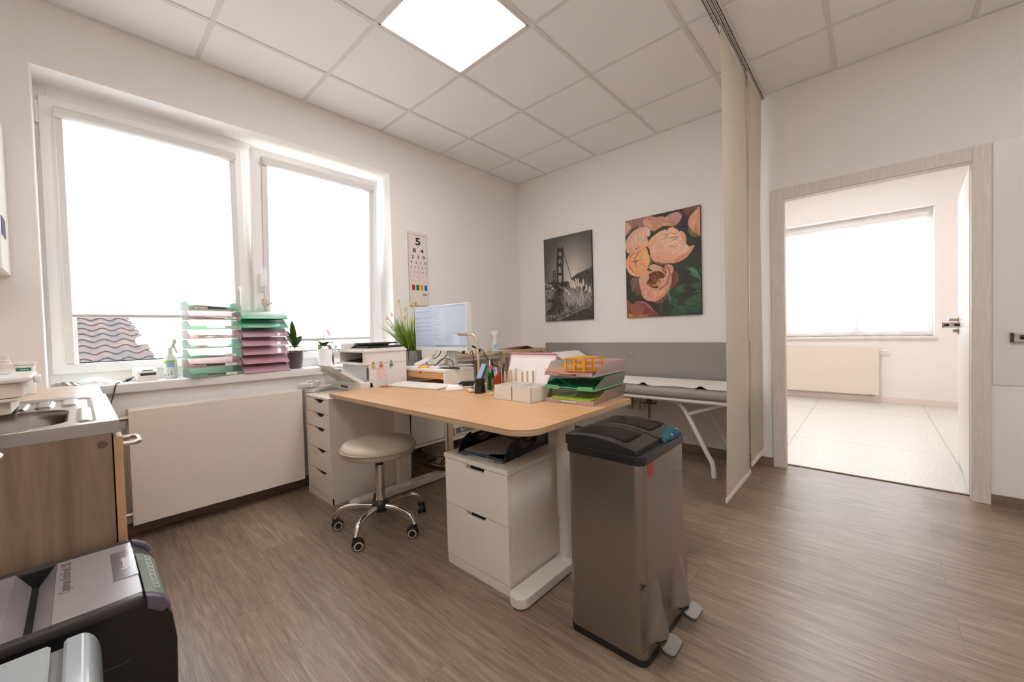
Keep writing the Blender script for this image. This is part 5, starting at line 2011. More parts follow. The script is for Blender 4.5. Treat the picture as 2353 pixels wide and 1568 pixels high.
paint_panel('screen', img, sx0, sx1, MY - 0.0008, sz0, sz1, painted('screen_glow', 0.25, 0.72), t)
mb = MB()
mb.text('EIZO', 0.011, frame_xf((MX0 + 0.024, MY - 0.0006, MZ0 + 0.012), (1, 0, 0), (0, 0, 1)))
for q in range(6):
    mb.box(MX0 + 0.20 + 0.032 * q, MX0 + 0.204 + 0.032 * q, MY - 0.0006, MY, MZ0 + 0.013, MZ0 + 0.0145)
mb.tube([(MX1 - 0.028 + 0.009 * math.cos(q), MY - 0.0003, MZ0 + 0.012 + 0.009 * math.sin(q)) for q in [1.2 + k * 0.5 for k in range(9)]], 0.0007, 5)
mb.build('bezel_print', pm('bezel_print', (150, 150, 152), 0.5), cs)
mb = MB()
mb.box(0.655, 0.735, MY + 0.075, MY + 0.105, RZ + 0.006, MZ0 + 0.17, 0.006)
mb.box(0.60, 0.80, MY + 0.0, MY + 0.20, RZ, RZ + 0.012, 0.006)
mb.build('stand', pm('stand_grey', (206, 204, 202), 0.4), t)

# things around the monitor foot
mb = MB()
for q in range(4):
    mb.box(-0.075, 0.075, -0.05, 0.05, 0.0008 * q, 0.0008 * q + 0.0008, xf=Matrix.Translation((0.49, -1.765, RZ)) @ Matrix.Rotation(0.05 * q, 4, 'Z'))
tag(mb.build('paper_slips', pm('lilac_paper', (222, 216, 224), 0.8), origin=(0.49, -1.765, RZ)), 'pale lilac paper slips at the left end of the monitor riser', 'papers')
mb = MB()
mb.box(-0.038, 0.038, -0.038, 0.038, 0, 0.011, 0.0008, xf=Matrix.Translation((0.585, -1.755, RZ)) @ Matrix.Rotation(0.5, 4, 'Z'))
mb.box(-0.038, 0.038, -0.038, 0.038, 0.011, 0.0114, m=1, xf=Matrix.Translation((0.585, -1.755, RZ)) @ Matrix.Rotation(0.5, 4, 'Z'))
tag(mb.build('sticky_notes', [pm('sticky_orange', (240, 160, 56), 0.7), pm('sticky_pale', (232, 196, 120), 0.7)], origin=(0.585, -1.755, RZ)), 'orange sticky note pad on the monitor riser', 'sticky notes')
mb = MB()
mb.box(-0.045, 0.03, -0.02, 0.02, 0.0, 0.018, 0.005, xf=Matrix.Translation((0.735, -1.765, RZ)) @ Matrix.Rotation(0.25, 4, 'Z'))
mb.box(0.02, 0.055, -0.016, 0.016, 0.002, 0.012, 0.003, xf=Matrix.Translation((0.735, -1.765, RZ)) @ Matrix.Rotation(3.4, 4, 'Z'))
tag(mb.build('usb_receiver', WHITE2, origin=(0.735, -1.765, RZ)), 'small white plastic box with a rounded end under the monitor', 'usb box')
t = thing('card_reader', 'flat black disc-shaped reader with a coiled cable on the monitor riser', 'card reader', (0.845, -1.71, RZ))
mb = MB()
mb.lathe([(0, 0.012), (0.03, 0.011), (0.042, 0.006), (0.044, 0)], (0.845, -1.70, RZ), 28, sx=1.25, sy=0.8)
mb.lathe([(0.0, 0.0), (0.044, 0.0)], (0.845, -1.70, RZ), 28, sx=1.25, sy=0.8)
mb.build('housing', BLACK, t)
mb = MB()
mb.tube(bez([(0.80, -1.70, RZ + .005), (0.74, -1.735, RZ + .004), (0.69, -1.74, RZ + .004), (0.675, -1.72, RZ + 0.02), (0.70, -1.70, RZ + 0.055), (0.76, -1.70, RZ + 0.07), (0.83, -1.70, RZ + 0.05), (0.85, -1.705, RZ + 0.012)], 8), 0.0028, 8)
mb.tube(bez([(0.86, -1.735, RZ + .004), (0.78, -1.75, RZ + .004), (0.72, -1.735, RZ + .008), (0.72, -1.715, RZ + 0.02), (0.79, -1.71, RZ + 0.022), (0.84, -1.71, RZ + 0.008)], 8), 0.0028, 8)
mb.build('cable', BLACK, t)
for i, (pts, c, lab) in enumerate((
        ([(0.56, -1.59, 0.95), (0.55, -1.585, 0.90), (0.50, -1.60, 0.86), (0.44, -1.62, 0.845), (0.42, -1.62, 0.815)], BLACK, 'black cable looping down behind the left half of the monitor'),
        ([(0.64, -1.59, 0.95), (0.655, -1.60, 0.90), (0.64, -1.66, 0.84), (0.625, -1.71, 0.812), (0.66, -1.75, 0.809)], BLACK, 'black cable hanging below the monitor in front of its foot'),
        ([(0.53, -1.59, 0.95), (0.50, -1.60, 0.89), (0.46, -1.62, 0.85), (0.43, -1.64, 0.82)], WHITE2, 'white cable curving down to the white adapter behind the monitor'),
        ([(0.73, -1.585, 0.93), (0.66, -1.60, 0.885), (0.58, -1.61, 0.86), (0.52, -1.61, 0.855)], WHITE2, 'white cable swinging across behind the monitor foot'))):
    mb = MB()
    mb.tube(bez(pts, 8), 0.0042 if c is WHITE2 else 0.0032, 8)
    tag(mb.build('cable', c, origin=pts[-1]), lab, 'cable')
mb = MB()
mb.box(-0.075, 0.075, -0.028, 0.028, -0.016, 0.016, 0.004, xf=Matrix.Translation((0.452, -1.665, RZ + 0.038)) @ Matrix.Rotation(0.75, 4, 'Z') @ Matrix.Rotation(-0.42, 4, 'Y'))
tag(mb.build('power_adapter', WHITE2, origin=(0.45, -1.665, RZ)), 'white block power adapter tilted on the riser beside the plant box', 'power adapter')

# desk lamp: bent tube
t = thing('desk_lamp', 'slim beige desk lamp of one bent tube right of the monitor', 'lamp', (1.055, -1.66, DZ_))
LAMPM = pm('lamp_beige', (206, 192, 168), 0.3, 0.5)
mb = MB()
mb.tube(bez([(1.060, -1.66, DZ_ + 0.006), (1.058, -1.66, 0.85), (1.050, -1.66, 0.96), (1.040, -1.662, 1.012), (1.018, -1.668, 1.036), (0.985, -1.675, 1.040), (0.915, -1.69, 1.041)], 10), 0.0085, 14)
tb = mb.build('tube', LAMPM, t)
mb = MB()
mb.cyl((0.985, -1.675, 1.0395), (0.9, -1.6935, 1.041), 0.0095, n=14)
mb.build('light_head', pm('lamp_head_grey', (170, 158, 138), 0.3, 0.8), tb)
mb = MB()
mb.lathe([(0, 0), (0.055, 0), (0.055, 0.006), (0.012, 0.009), (0, 0.009)], (1.060, -1.66, DZ_), 36)
mb.build('base', LAMPM, t)

# ================================================================== DESK TOP ITEMS
t = thing('keyboard', 'white full-size keyboard on the desk', 'keyboard')
kw, kd = 0.45, 0.15
mb = MB()
mb.prism([(-kd / 2, 0.002), (kd / 2, 0.002), (kd / 2, 0.017), (-kd / 2, 0.009)], 'yz', -kw / 2, kw / 2, bev=0.003)
base = mb.build('case', WHITE2, t)
mb = MB()
tilt = math.atan2(0.008, kd)
KX = Matrix.Translation((0, 0, 0.0132)) @ Matrix.Rotation(tilt, 4, 'X')
for r_ in range(6):
    y = -0.058 + 0.0205 * r_
    x = -0.215
    row_w = [0.0175] * 15
    if r_ == 0:
        row_w = [0.022, 0.0175, 0.022, 0.11, 0.022, 0.022, 0.022, 0.022]
    elif r_ == 1:
        row_w = [0.024] + [0.0175] * 11 + [0.044]
    for wd in row_w:
        if x + wd > 0.076:
            break
        mb.box(x, x + wd - 0.0022, y, y + 0.0165, 0, 0.0028, 0.0007, 1, xf=KX)
        x += wd + 0.0012
    for x0 in (0.080, 0.0985, 0.117):
        if r_ in (0, 3, 4, 5) or (r_ == 1 and x0 == 0.0985):
            mb.box(x0, x0 + 0.0158, y, y + 0.0165, 0, 0.0028, 0.0007, 1, xf=KX)
    for x0 in (0.141, 0.1595, 0.178, 0.1965):
        if r_ < 5:
            mb.box(x0, x0 + 0.0158, y, y + 0.0165, 0, 0.0028, 0.0007, 1, xf=KX)
keys = mb.build('keys', pm('key_white', (226, 222, 216), 0.45), t)
place(t, (0.787, -1.943, DZ_), 0.16)

t = thing('computer_mouse', 'white wireless computer mouse on the desk', 'mouse')
mb = MB()


def mouse(u, v):
    a = u * 2 * PI
    r = math.sin(v * PI / 2)
    x = 0.031 * math.cos(a) * r
    y = 0.056 * math.sin(a) * r
    z = 0.004 + 0.031 * (1 - r ** 2.6) ** 0.7 * (1 - 0.18 * math.sin(a) * r)
    return (x, y, z)


mb.grid(mouse, 36, 14)
bmesh.ops.remove_doubles(mb.bm, verts=mb.bm.verts[:], dist=1e-5)
mb.lathe([(0, 0), (0.029, 0), (0.031, 0.004), (0.029, 0.006)], (0, 0, 0), 36, sy=1.8)
bd = mb.build('shell', WHITE2, t)
mb = MB()
mb.cyl((-0.003, 0.036, 0.0245), (0.003, 0.036, 0.0245), 0.006, n=16)
mb.box(-0.0004, 0.0004, 0.012, 0.05, 0.020, 0.0325)
mb.build('scroll_wheel', pm('mouse_grey', (170, 166, 160), 0.5), bd)
place(t, (1.125, -1.925, DZ_), -0.55)

mb = MB()
mb.lathe([(0, 0.004), (0.042, 0.004), (0.042, 0)], (0.582, -2.065, DZ_), 36)
mb.lathe([(0.042, 0.004), (0.047, 0.0036), (0.047, 0), (0, 0)], (0.582, -2.065, DZ_), 36, m=1)
for k in range(9):
    mb.box(-0.003, 0.003, -0.0015, 0.0015, 0.004, 0.0044, m=2, xf=Matrix.Translation((0.582 + 0.028 * math.cos(k * .7), -2.065 + 0.028 * math.sin(k * .7), DZ_)) @ Matrix.Rotation(k * .7, 4, 'Z'))
tag(mb.build('coaster', [pm('melon_red', (186, 74, 56), 0.7), pm('melon_green', (92, 118, 78), 0.7), INK], origin=(0.582, -2.065, DZ_)), 'round red coaster with a green rim beside the keyboard', 'coaster')

t = thing('stapler', 'black and white stapler beside the phone stand', 'stapler')
mb = MB()
mb.box(-0.020, 0.020, -0.055, 0.055, 0, 0.010, 0.004)
mb.build('base', pm('stapler_cream', (214, 202, 188), 0.4), t)
mb = MB()
mb.prism([(-0.052, 0.012), (0.05, 0.014), (0.058, 0.022), (0.056, 0.038), (0.03, 0.043), (-0.04, 0.040), (-0.056, 0.030)], 'yz', -0.017, 0.017, bev=0.006)
mb.build('arm', pm('stapler_black', (24, 22, 21), 0.2), t)
place(t, (1.105, -1.800, DZ_), -0.9)

# phone on a wooden stand
t = thing('phone_stand', 'small wooden block stand holding the phone', 'phone stand')
mb = MB()
mb.box(-0.042, 0.042, -0.045, -0.010, 0, 0.016, 0.007, 4)
mb.box(-0.042, 0.042, 0.004, 0.05, 0, 0.014, 0.004)
mb.box(-0.042, 0.042, -0.012, 0.006, 0, 0.008)
mb.build('block', BIRCH, t)
place(t, (1.272, -1.888, DZ_), -0.42)
t = thing('mobile_phone', 'phone in a pale blue case leaning in the wooden stand', 'phone')
mb = MB()
PR = Matrix.Translation((0, 0.003, 0.011)) @ Matrix.Rotation(-0.40, 4, 'X')
mb.box(-0.036, 0.036, -0.0095, -0.003, 0, 0.158, 0.003, xf=PR)
mb.build('cover', pm('denim_blue', (142, 164, 194), 0.8, noise=0.06, nscale=400), t)
mb = MB()
mb.box(-0.0365, 0.0365, -0.003, 0.006, -0.001, 0.160, 0.003, xf=PR)
mb.build('case', pm('navy_case', (40, 60, 74), 0.5), t)
place(t, (1.272, -1.888, DZ_), -0.42)
mb = MB()
mb.tube(bez([(1.19, -1.845, DZ_ + 0.004), (1.225, -1.87, DZ_ + 0.005), (1.252, -1.905, DZ_ + 0.012)], 6), 0.0035, 8)
mb.lathe([(0, 0), (0.022, 0.0), (0.022, 0.018), (0.0, 0.02)], (1.222, -1.848, DZ_), 20)
tag(mb.build('charger_cable', BLACK, origin=(1.22, -1.85, DZ_)), 'black charger cable and puck beside the phone stand', 'cable')

t = thing('self_inking_stamp', 'black self-inking stamp standing in front of the phone', 'stamp')
mb = MB()
mb.box(-0.019, 0.019, -0.024, 0.024, 0.036, 0.086, 0.006, 3)
mb.build('handle', pm('stamp_black', (30, 27, 26), 0.25), t)
mb = MB()
mb.box(-0.021, 0.021, -0.026, 0.026, 0.0, 0.006, 0.001)
for s in (-1, 1):
    mb.box(-0.021, 0.021, s * 0.026, s * 0.015, 0.004, 0.042, 0.002)
mb.box(-0.021, -0.017, -0.02, 0.02, 0.016, 0.044, 0.001)
mb.build('frame', pm('stamp_frame', (44, 40, 38), 0.4), t)
place(t, (1.345, -1.918, DZ_), 0.25)

t = thing('peg_block', 'small wooden block with a single peg beside the white boxes', 'wooden block')
mb = MB()
mb.box(-0.027, 0.027, -0.018, 0.018, 0, 0.014, 0.001)
mb.build('block', BIRCH, t)
mb = MB()
mb.cyl((-0.002, 0, 0.012), (-0.002, 0, 0.034), 0.0055, n=14)
mb.build('peg', BIRCH, t)
place(t, (1.468, -1.925, DZ_), 0.5)


# pen cups: oval tubes with a slanted mouth
def pen_cup(x, y, col, label, rz):
    t = thing('pen_cup', label, 'pen cup', group='slant-topped pen cups')
    m = MB()

    def f(u, v):
        a = 2 * PI * u
        top = 0.094 + 0.034 * math.cos(a)
        return (0.034 * math.cos(a), 0.030 * math.sin(a), 0.002 + top * v)
    m.grid(f, 36, 6, thick=0.0016)
    m.lathe([(0, 0.003), (0.033, 0.003), (0.034, 0.0), (0, 0.0)], (0, 0, 0), 36, sy=0.88)
    m.build('cup', translucent('cup_' + label[:6], col, 0.45, 0.28, gloss=0.5), t)
    m = MB()
    m.tube([(0.034 * math.cos(2 * PI * k / 36), 0.030 * math.sin(2 * PI * k / 36), 0.096 + 0.034 * math.cos(2 * PI * k / 36)) for k in range(37)], 0.0011, 6, caps=False)
    m.build('rim', translucent('cuprim_' + label[:6], tuple(min(255, c + 40) for c in col), 0.5, 0.2), t)
    place(t, (x, y, DZ_), rz)
    return t


CUP_O, CUP_G = (1.378, -1.812), (1.300, -1.780)
pen_cup(*CUP_O, (226, 98, 46), 'orange translucent pen cup with a slanted rim', 0.6)
pen_cup(*CUP_G, (60, 150, 84), 'green translucent pen cup with a slanted rim', 0.4)


def pen(base, tip, r, col, cap, label, cat='pen', group='pens standing in the cups'):
    b, e = V(base), V(tip)
    t = thing('pen', label, cat, base, group)
    m = MB()
    c = b.lerp(e, 0.80)
    m.tube([b, b.lerp(e, 0.08), c], [r * .4, r, r], 10)
    m.build('barrel', pm('pen_' + label[:10], col, 0.35), t)
    m = MB()
    m.tube([c, b.lerp(e, 0.97), e], [r * 1.05, r * 1.0, r * .55], 10)
    m.build('cap', pm('pencap_' + label[:10], cap, 0.35), t)


ox, oy = CUP_O
gx, gy = CUP_G
z4 = DZ_ + 0.005
pen((ox + .004, oy + .006, z4), (ox - .036, oy - .012, z4 + 0.148), 0.005, (24, 22, 22), (226, 50, 110), 'black pen with a bright pink cap in the orange cup')
pen((ox + .010, oy - .006, z4), (ox - .012, oy - .014, z4 + 0.138), 0.0045, (206, 214, 224), (70, 160, 190), 'white pen with a teal end in the orange cup')
pen((ox + .014, oy + .002, z4), (ox + .000, oy - .008, z4 + 0.136), 0.0045, (196, 204, 220), (210, 214, 222), 'clear pen with a silver end in the orange cup')
pen((ox + .010, oy + .008, z4), (ox + .016, oy + .008, z4 + 0.170), 0.0045, (110, 92, 170), (206, 132, 60), 'purple and orange ballpoint in the orange cup')
pen((ox + .018, oy + .012, z4), (ox + .034, oy + .028, z4 + 0.160), 0.0055, (22, 20, 22), (40, 38, 40), 'black marker at the right of the orange cup')
pen((gx + .012, gy + .006, z4), (gx - .002, gy + .004, z4 + 0.178), 0.0065, (30, 26, 26), (192, 30, 36), 'black marker with a tall red cap in the green cup')
pen((gx + .0, gy + .004, z4), (gx - .016, gy + .006, z4 + 0.172), 0.0065, (214, 196, 160), (228, 222, 208), 'cream marker with a white cap in the green cup')
pen((gx + .004, gy - .012, z4), (gx - .016, gy - .010, z4 + 0.125), 0.006, (30, 150, 60), (60, 200, 90), 'green highlighter in the green cup')

# two open white card boxes
CARD = pm('white_card', (224, 217, 208), 0.75)
for i, (x0, lab) in enumerate(((-0.1235, 'open white cardboard box, the left of the two on the desk'), (0.0015, 'open white cardboard box, the right of the two beside the tray stack'))):
    t = thing('card_box', lab, 'box', group='open white cardboard boxes')
    m = MB()
    w_, d_, h_ = 0.122, 0.172, 0.072
    m.box(x0, x0 + w_, -d_ / 2, d_ / 2, 0, 0.0015)
    m.box(x0, x0 + w_, -d_ / 2, -d_ / 2 + 0.002, 0, h_, 0.0004)
    m.box(x0, x0 + w_, d_ / 2 - 0.002, d_ / 2, 0, h_, 0.0004)
    m.box(x0, x0 + 0.002, -d_ / 2, d_ / 2, 0, h_, 0.0004)
    m.box(x0 + w_ - 0.002, x0 + w_, -d_ / 2, d_ / 2, 0, h_, 0.0004)
    m.build('walls', CARD, t)
    m = MB()
    m.box(x0 + 0.003, x0 + w_ - 0.003, 0.008, 0.0095, 0.002, h_ - 0.006)
    m.grid(lambda u, v: (x0 + 0.01 + 0.03 * u + (0.05 if i else 0), -0.076 + 0.012 * math.sin(u * 3), 0.030 + 0.038 * v), 6, 2, thick=0.001)
    m.build('divider', CARD, t)
    place(t, (1.668, -1.918, DZ_), 0.0)

# rack of wooden dowels behind the boxes
t = thing('peg_rack', 'wooden peg rack with upright dowels behind the white boxes', 'peg rack', (1.52, -1.80, DZ_))
mb = MB()
mb.box(1.425, 1.66, -1.832, -1.756, DZ_, DZ_ + 0.018, 0.002)
mb.build('base', BIRCH, t)
for x, y, h_ in ((1.436, -1.806, 0.118), (1.460, -1.800, 0.122), (1.480, -1.800, 0.128), (1.520, -1.806, 0.116), (1.492, -1.772, 0.136), (1.568, -1.806, 0.122), (1.604, -1.806, 0.127), (1.640, -1.800, 0.131)):
    mb = MB()
    mb.cyl((x, y, DZ_ + 0.016), (x, y, DZ_ + h_), 0.0055, n=14)
    mb.build('dowel', BIRCH, t)

# pink tray standing on edge with sheets
t = thing('letter_tray', 'pink letter tray standing upright on the desk with white sheets in it', 'letter tray', (1.55, -1.72, DZ_))
U_ = frame_xf((1.545, -1.735, DZ_ + 0.002), (0.985, 0.10, 0.0), (-0.02, 0.26, 0.95))
mb = MB()
mb.box(-0.155, 0.165, 0.0, 0.222, -0.001, 0.001, xf=U_)
mb.box(-0.155, 0.165, 0.219, 0.222, 0.0, 0.014, xf=U_)
mb.box(0.162, 0.165, 0.0, 0.222, 0.0, 0.014, xf=U_)
mb.box(-0.155, -0.152, 0.0, 0.222, 0.0, 0.006, xf=U_)
mb.build('tray', pm('tray_solid_pink', (232, 176, 182), 0.4), t)
mb = MB()
mb.box(-0.147, 0.156, 0.004, 0.212, 0.0035, 0.0055, xf=U_)
mb.box(-0.146, -0.02, 0.008, 0.145, 0.006, 0.007, xf=U_ @ Matrix.Rotation(0.03, 4, 'Z'))
mb.box(-0.035, 0.035, 0.03, 0.135, 0.0072, 0.008, xf=U_ @ Matrix.Rotation(-0.06, 4, 'Z'))
for k in range(9):
    mb.box(-0.13, -0.13 + random.uniform(.03, .09), 0.118 - 0.012 * k, 0.1195 - 0.012 * k, 0.0072, 0.0075, m=1, xf=U_)
tag(mb.build('sheet_stack', [pm('sheet_white', (236, 228, 224), 0.8), pm('faint_ink', (196, 182, 184), 0.8)], origin=(1.55, -1.72, DZ_)), 'white handwritten sheets leaning in the upright pink tray', 'papers')
mb = MB()
mb.tube(bez([(1.372, -1.735, DZ_ + 0.125), (1.352, -1.742, DZ_ + 0.06), (1.350, -1.748, DZ_ + 0.012), (1.362, -1.752, DZ_ + 0.006), (1.372, -1.745, DZ_ + 0.05), (1.378, -1.735, DZ_ + 0.12)], 8), 0.0013, 6)
tag(mb.build('wire_loop', CHROME, origin=(1.36, -1.745, DZ_)), 'thin metal wire loop at the left edge of the upright pink tray', 'wire')
mb = MB()


def bag2(u, v):
    a = v * PI
    w_ = 0.06 * math.sin(u * PI) ** 0.6
    return (1.722 + 0.045 * math.cos(a) * (0.6 + 0.4 * u) + 0.004 * math.sin(9 * u + 7 * v), -1.70 - w_ * math.sin(a) * 0.6 + 0.01 * u, DZ_ + 0.15 * u + 0.004 * math.sin(13 * v + 5 * u))


mb.grid(bag2, 22, 18, thick=0.0006)
tag(mb.build('plastic_bag', translucent('bag_white', (236, 230, 226), 0.6, 0.2, gloss=0.4), origin=(1.755, -1.72, DZ_)), 'crumpled white plastic bag between the upright pink tray and the tray stack', 'plastic bag')

# stack of three letter trays at the right end
TS = Matrix.Translation((1.942, -1.912, DZ_)) @ Matrix.Rotation(0.05, 4, 'Z')
S_PINK = translucent('desk_tray_pink', (232, 192, 192), 0.62, 0.10, gloss=0.45)
S_GREEN = translucent('desk_tray_green', (136, 218, 160), 0.62, 0.10, gloss=0.45)


def big_tray(mat, label, z):
    t = thing('letter_tray', label, 'letter tray', group='letter trays in the desk stack')
    w_, d_, h_, th = 0.255, 0.320, 0.062, 0.002
    fl = 0.020
    m = MB()
    m.box(-w_ / 2, w_ / 2, 0, d_, 0, th)
    m.prism([(-w_ / 2, 0), (w_ / 2, 0), (w_ / 2 + fl, h_), (-w_ / 2 - fl, h_)], 'xz', d_ - th, d_)
    for s in (-1, 1):
        def side(u, v, s=s):
            front = 0.085 * v ** 1.2
            y = front + (d_ - front) * u
            return (s * (w_ / 2 + fl * v), y, h_ * v)
        m.grid(side, 10, 6, thick=th)
        m.box(s * (w_ / 2 - .003), s * (w_ / 2 + 0.006), 0.0, d_ + 0.004, -0.001, 0.005, 0.001)
    m.build('tray', mat, t)
    for s in (-1, 1):
        m = MB()
        m.prism([(s * w_ / 2, 0), (s * w_ * 0.20, 0), (s * w_ * 0.17, 0.010), (s * w_ * 0.22, 0.018), (s * w_ / 2, 0.020)], 'xz', -0.002, 0.001)
        m.build('front_lip', mat, t)
    t.matrix_world = TS @ Matrix.Translation((0, 0, z))
    return t


big_tray(S_PINK, 'pink letter tray, lowest of the three on the right of the desk', 0.001)
tg = big_tray(S_GREEN, 'green letter tray, middle of the three on the right of the desk', 0.0655)
mb = MB()
mb.box(-0.1275, -0.07, -0.0032, -0.0024, 0.003, 0.017)
mb.text('PACIENTI', 0.0115, frame_xf((-0.098, -0.0034, 0.010), (1, 0, 0), (0, 0, 1)), m=1, sx=0.85)
mb.build('name_label', [PAPER, INK], tg)
big_tray(S_PINK, 'pink letter tray, topmost of the three, carrying the yellow rack', 0.130)


def in_stack(mb_, name, mats, label, cat, z):
    o = mb_.build(name, mats)
    o.matrix_world = TS @ Matrix.Translation((0, 0, z))
    return tag(o, label, cat)


mb = MB()
for q in range(7):
    mb.box(-0.112 + random.uniform(-.006, .004), 0.105 + random.uniform(-.006, .006), 0.006 + 0.002 * q, 0.30, 0.0012 * q, 0.0012 * q + 0.001, xf=Matrix.Rotation(random.uniform(-.03, .03), 4, 'Z'))
in_stack(mb, 'paper_stack', PAPER, 'white papers under the lime folders in the lowest desk tray', 'papers', 0.0050)
mb = MB()
mb.box(-0.112, 0.108, 0.012, 0.31, 0.0, 0.007, 0.002)
mb.box(-0.105, 0.112, 0.016, 0.312, 0.0075, 0.011, 0.001, xf=Matrix.Rotation(-0.02, 4, 'Z'))
in_stack(mb, 'document_folder', pm('folder_lime', (186, 212, 64), 0.3, coat=0.3), 'lime green plastic folders in the lowest desk tray', 'folder', 0.0150)
mb = MB()


def folder(u, v):
    s = 1 - v
    bulge = 0.036 * math.exp(-((u - 0.20) / 0.22) ** 2) * s ** 0.7
    return (-0.112 + 0.222 * u, 0.004 + 0.29 * v, 0.008 + bulge)


mb.grid(folder, 34, 14, thick=0.0012)
mb.box(-0.112, 0.110, 0.006, 0.294, 0.0, 0.0014)
mb.grid(lambda u, v: (-0.112 - 0.004 * math.sin(v * PI), 0.004 + 0.29 * u, 0.0014 + 0.022 * (1 - u) ** 0.7 * v + 0.0066 * v), 12, 5, thick=0.0012)
for q in range(3):
    mb.box(-0.105, 0.10, 0.0, 0.28, 0.0016 + 0.0014 * q, 0.0024 + 0.0014 * q, m=1)
mb.tube([(-0.06 + 0.010 * math.cos(a), 0.02, 0.018 + 0.009 * math.sin(a)) for a in [k * PI / 8 for k in range(17)]], 0.0011, 6, m=2)
mb.box(-0.095, -0.03, 0.018, 0.03, 0.013, 0.016, m=2)
in_stack(mb, 'ring_binder', [pm('folder_green', (20, 158, 106), 0.3, coat=0.4), pm('sheet_mint', (128, 196, 170), 0.7), pm('ring_dark', (30, 70, 56), 0.4)], 'deep green soft ring folder bulging open in the middle desk tray', 'folder', 0.0710)
mb = MB()
mb.grid(lambda u, v: (-0.132 + 0.235 * u - 0.0 * v, -0.006 + 0.26 * v, 0.022 - 0.016 * math.sin(u * PI * 0.98) * (1 - 0.6 * v) - 0.006 * u), 20, 10, thick=0.002)
in_stack(mb, 'cardboard_sheet', pm('cardboard', (214, 176, 140), 0.8), 'bent piece of cardboard in the top desk tray under the yellow rack', 'cardboard', 0.137)

# yellow test-tube rack
YEL = pm('rack_yellow', (226, 160, 30), 0.4)
t = thing('tube_rack', 'yellow plastic test tube rack on the top tray of the desk stack', 'tube rack', (1.955, -1.80, DZ_ + 0.142))
zb = DZ_ + 0.150
X0r, X1r, Y0r, Y1r = 1.905, 2.005, -1.875, -1.700
for name, z, full in (('bottom_plate', zb, False), ('middle_plate', zb + 0.030, True), ('top_plate', zb + 0.058, True)):
    mb = MB()
    if full:
        nx, ny = 4, 7
        for i in range(nx + 1):
            x = X0r + (X1r - X0r) * i / nx
            mb.box(x - 0.003, x + 0.003, Y0r, Y1r, z, z + 0.004)
        for j in range(ny + 1):
            y = Y0r + (Y1r - Y0r) * j / ny
            mb.box(X0r - .003, X1r + .003, y - 0.003, y + 0.003, z, z + 0.004)
    else:
        for i in range(13):
            y = Y0r + (Y1r - Y0r) * i / 12
            mb.box(X0r, X1r, y - 0.003, y + 0.003, z, z + 0.003)
        mb.box(X0r - .003, X0r + .003, Y0r, Y1r, z, z + 0.004)
        mb.box(X1r - .003, X1r + .003, Y0r, Y1r, z, z + 0.004)
    mb.build(name, YEL, t)
for x, y in ((X0r, Y0r), (X1r, Y0r), (X0r, Y1r), (X1r, Y1r), (X1r, -1.79), (X0r, -1.79), (1.955, Y0r)):
    mb = MB()
    mb.box(x - 0.005, x + 0.005, y - 0.004, y + 0.004, zb, zb + 0.062, 0.001)
    mb.build('post', YEL, t)
# ================================================================== BLACK TRAY ON THE DRAWER CABINET
NZT = 0.507
t = thing('letter_tray', 'black letter tray with papers on the low two-drawer cabinet', 'letter tray')
w_, d_, h_ = 0.262, 0.35, 0.075
mb = MB()
mb.box(-w_ / 2, w_ / 2, 0.02, d_, 0.004, 0.007)
mb.box(-w_ / 2, w_ / 2, d_ - 0.004, d_, 0.004, h_)
mb.build('floor_plate', BLACK, t)
for s in (-1, 1):
    mb = MB()
    pr = [(0.0, 0.002), (0.012, 0.030), (0.032, 0.055), (0.060, 0.072), (0.090, 0.080), (0.092, 0.062), (0.104, 0.058), (0.108, h_)]
    pr += [(d_ - 0.01, h_), (d_, 0.06), (d_ - 0.01, 0.002)]
    pr2 = pr
    x = s * w_ / 2
    mb.prism([(0.0, 0.002), (0.012, 0.030), (0.032, 0.055), (0.060, 0.072), (0.090, 0.080), (0.096, 0.060), (0.096, 0.002)], 'yz', x - 0.0022, x + 0.0022)
    mb.box(x - 0.0022, x + 0.0022, 0.096, 0.122, 0.002, 0.068)
    mb.box(x - 0.0022, x + 0.0022, 0.25, 0.345, 0.002, 0.068)
    # oval opening in the side: upper rail and a curved lower rail
    mb.box(x - 0.006, x + 0.006, 0.092, 0.345, 0.060, 0.070, 0.002)
    mb.prism([(0.122, 0.002), (0.25, 0.002), (0.25, 0.058)] + [(0.186 + 0.062 * math.cos(q), 0.056 - 0.034 * math.sin(q)) for q in [k * PI / 10 for k in range(11)]] + [(0.122, 0.058)], 'yz', x - 0.0022, x + 0.0022)
    mb.box(x - 0.007, x + 0.007, 0.094, 0.106, 0.0, 0.062, 0.002)
    mb.box(x - 0.007, x + 0.007, 0.325, 0.345, 0.0, 0.085, 0.002)
    mb.build('side_wall', BLACK, t)
    mb = MB()
    mb.box(x - s * 0.048, x, -0.008, 0.030, 0.0, 0.008, 0.002)
    mb.build('label_holder', pm('holder_grey', (112, 114, 116), 0.25, coat=0.4), t)
mb = MB()
mb.box(-w_ / 2 + 0.01, w_ / 2 - 0.01, d_ - 0.10, d_ - 0.004, h_ - 0.006, h_ - 0.003)
mb.build('rear_plate', BLACK, t)
NT = (1.742, -2.300, NZT)
place(t, NT, 0.10)
TN = Matrix.Translation(NT) @ Matrix.Rotation(0.10, 4, 'Z')


def on_tray(mb_, name, mats, label, cat, z):
    o = mb_.build(name, mats)
    o.matrix_world = TN @ Matrix.Translation((0, 0, z))
    return tag(o, label, cat)


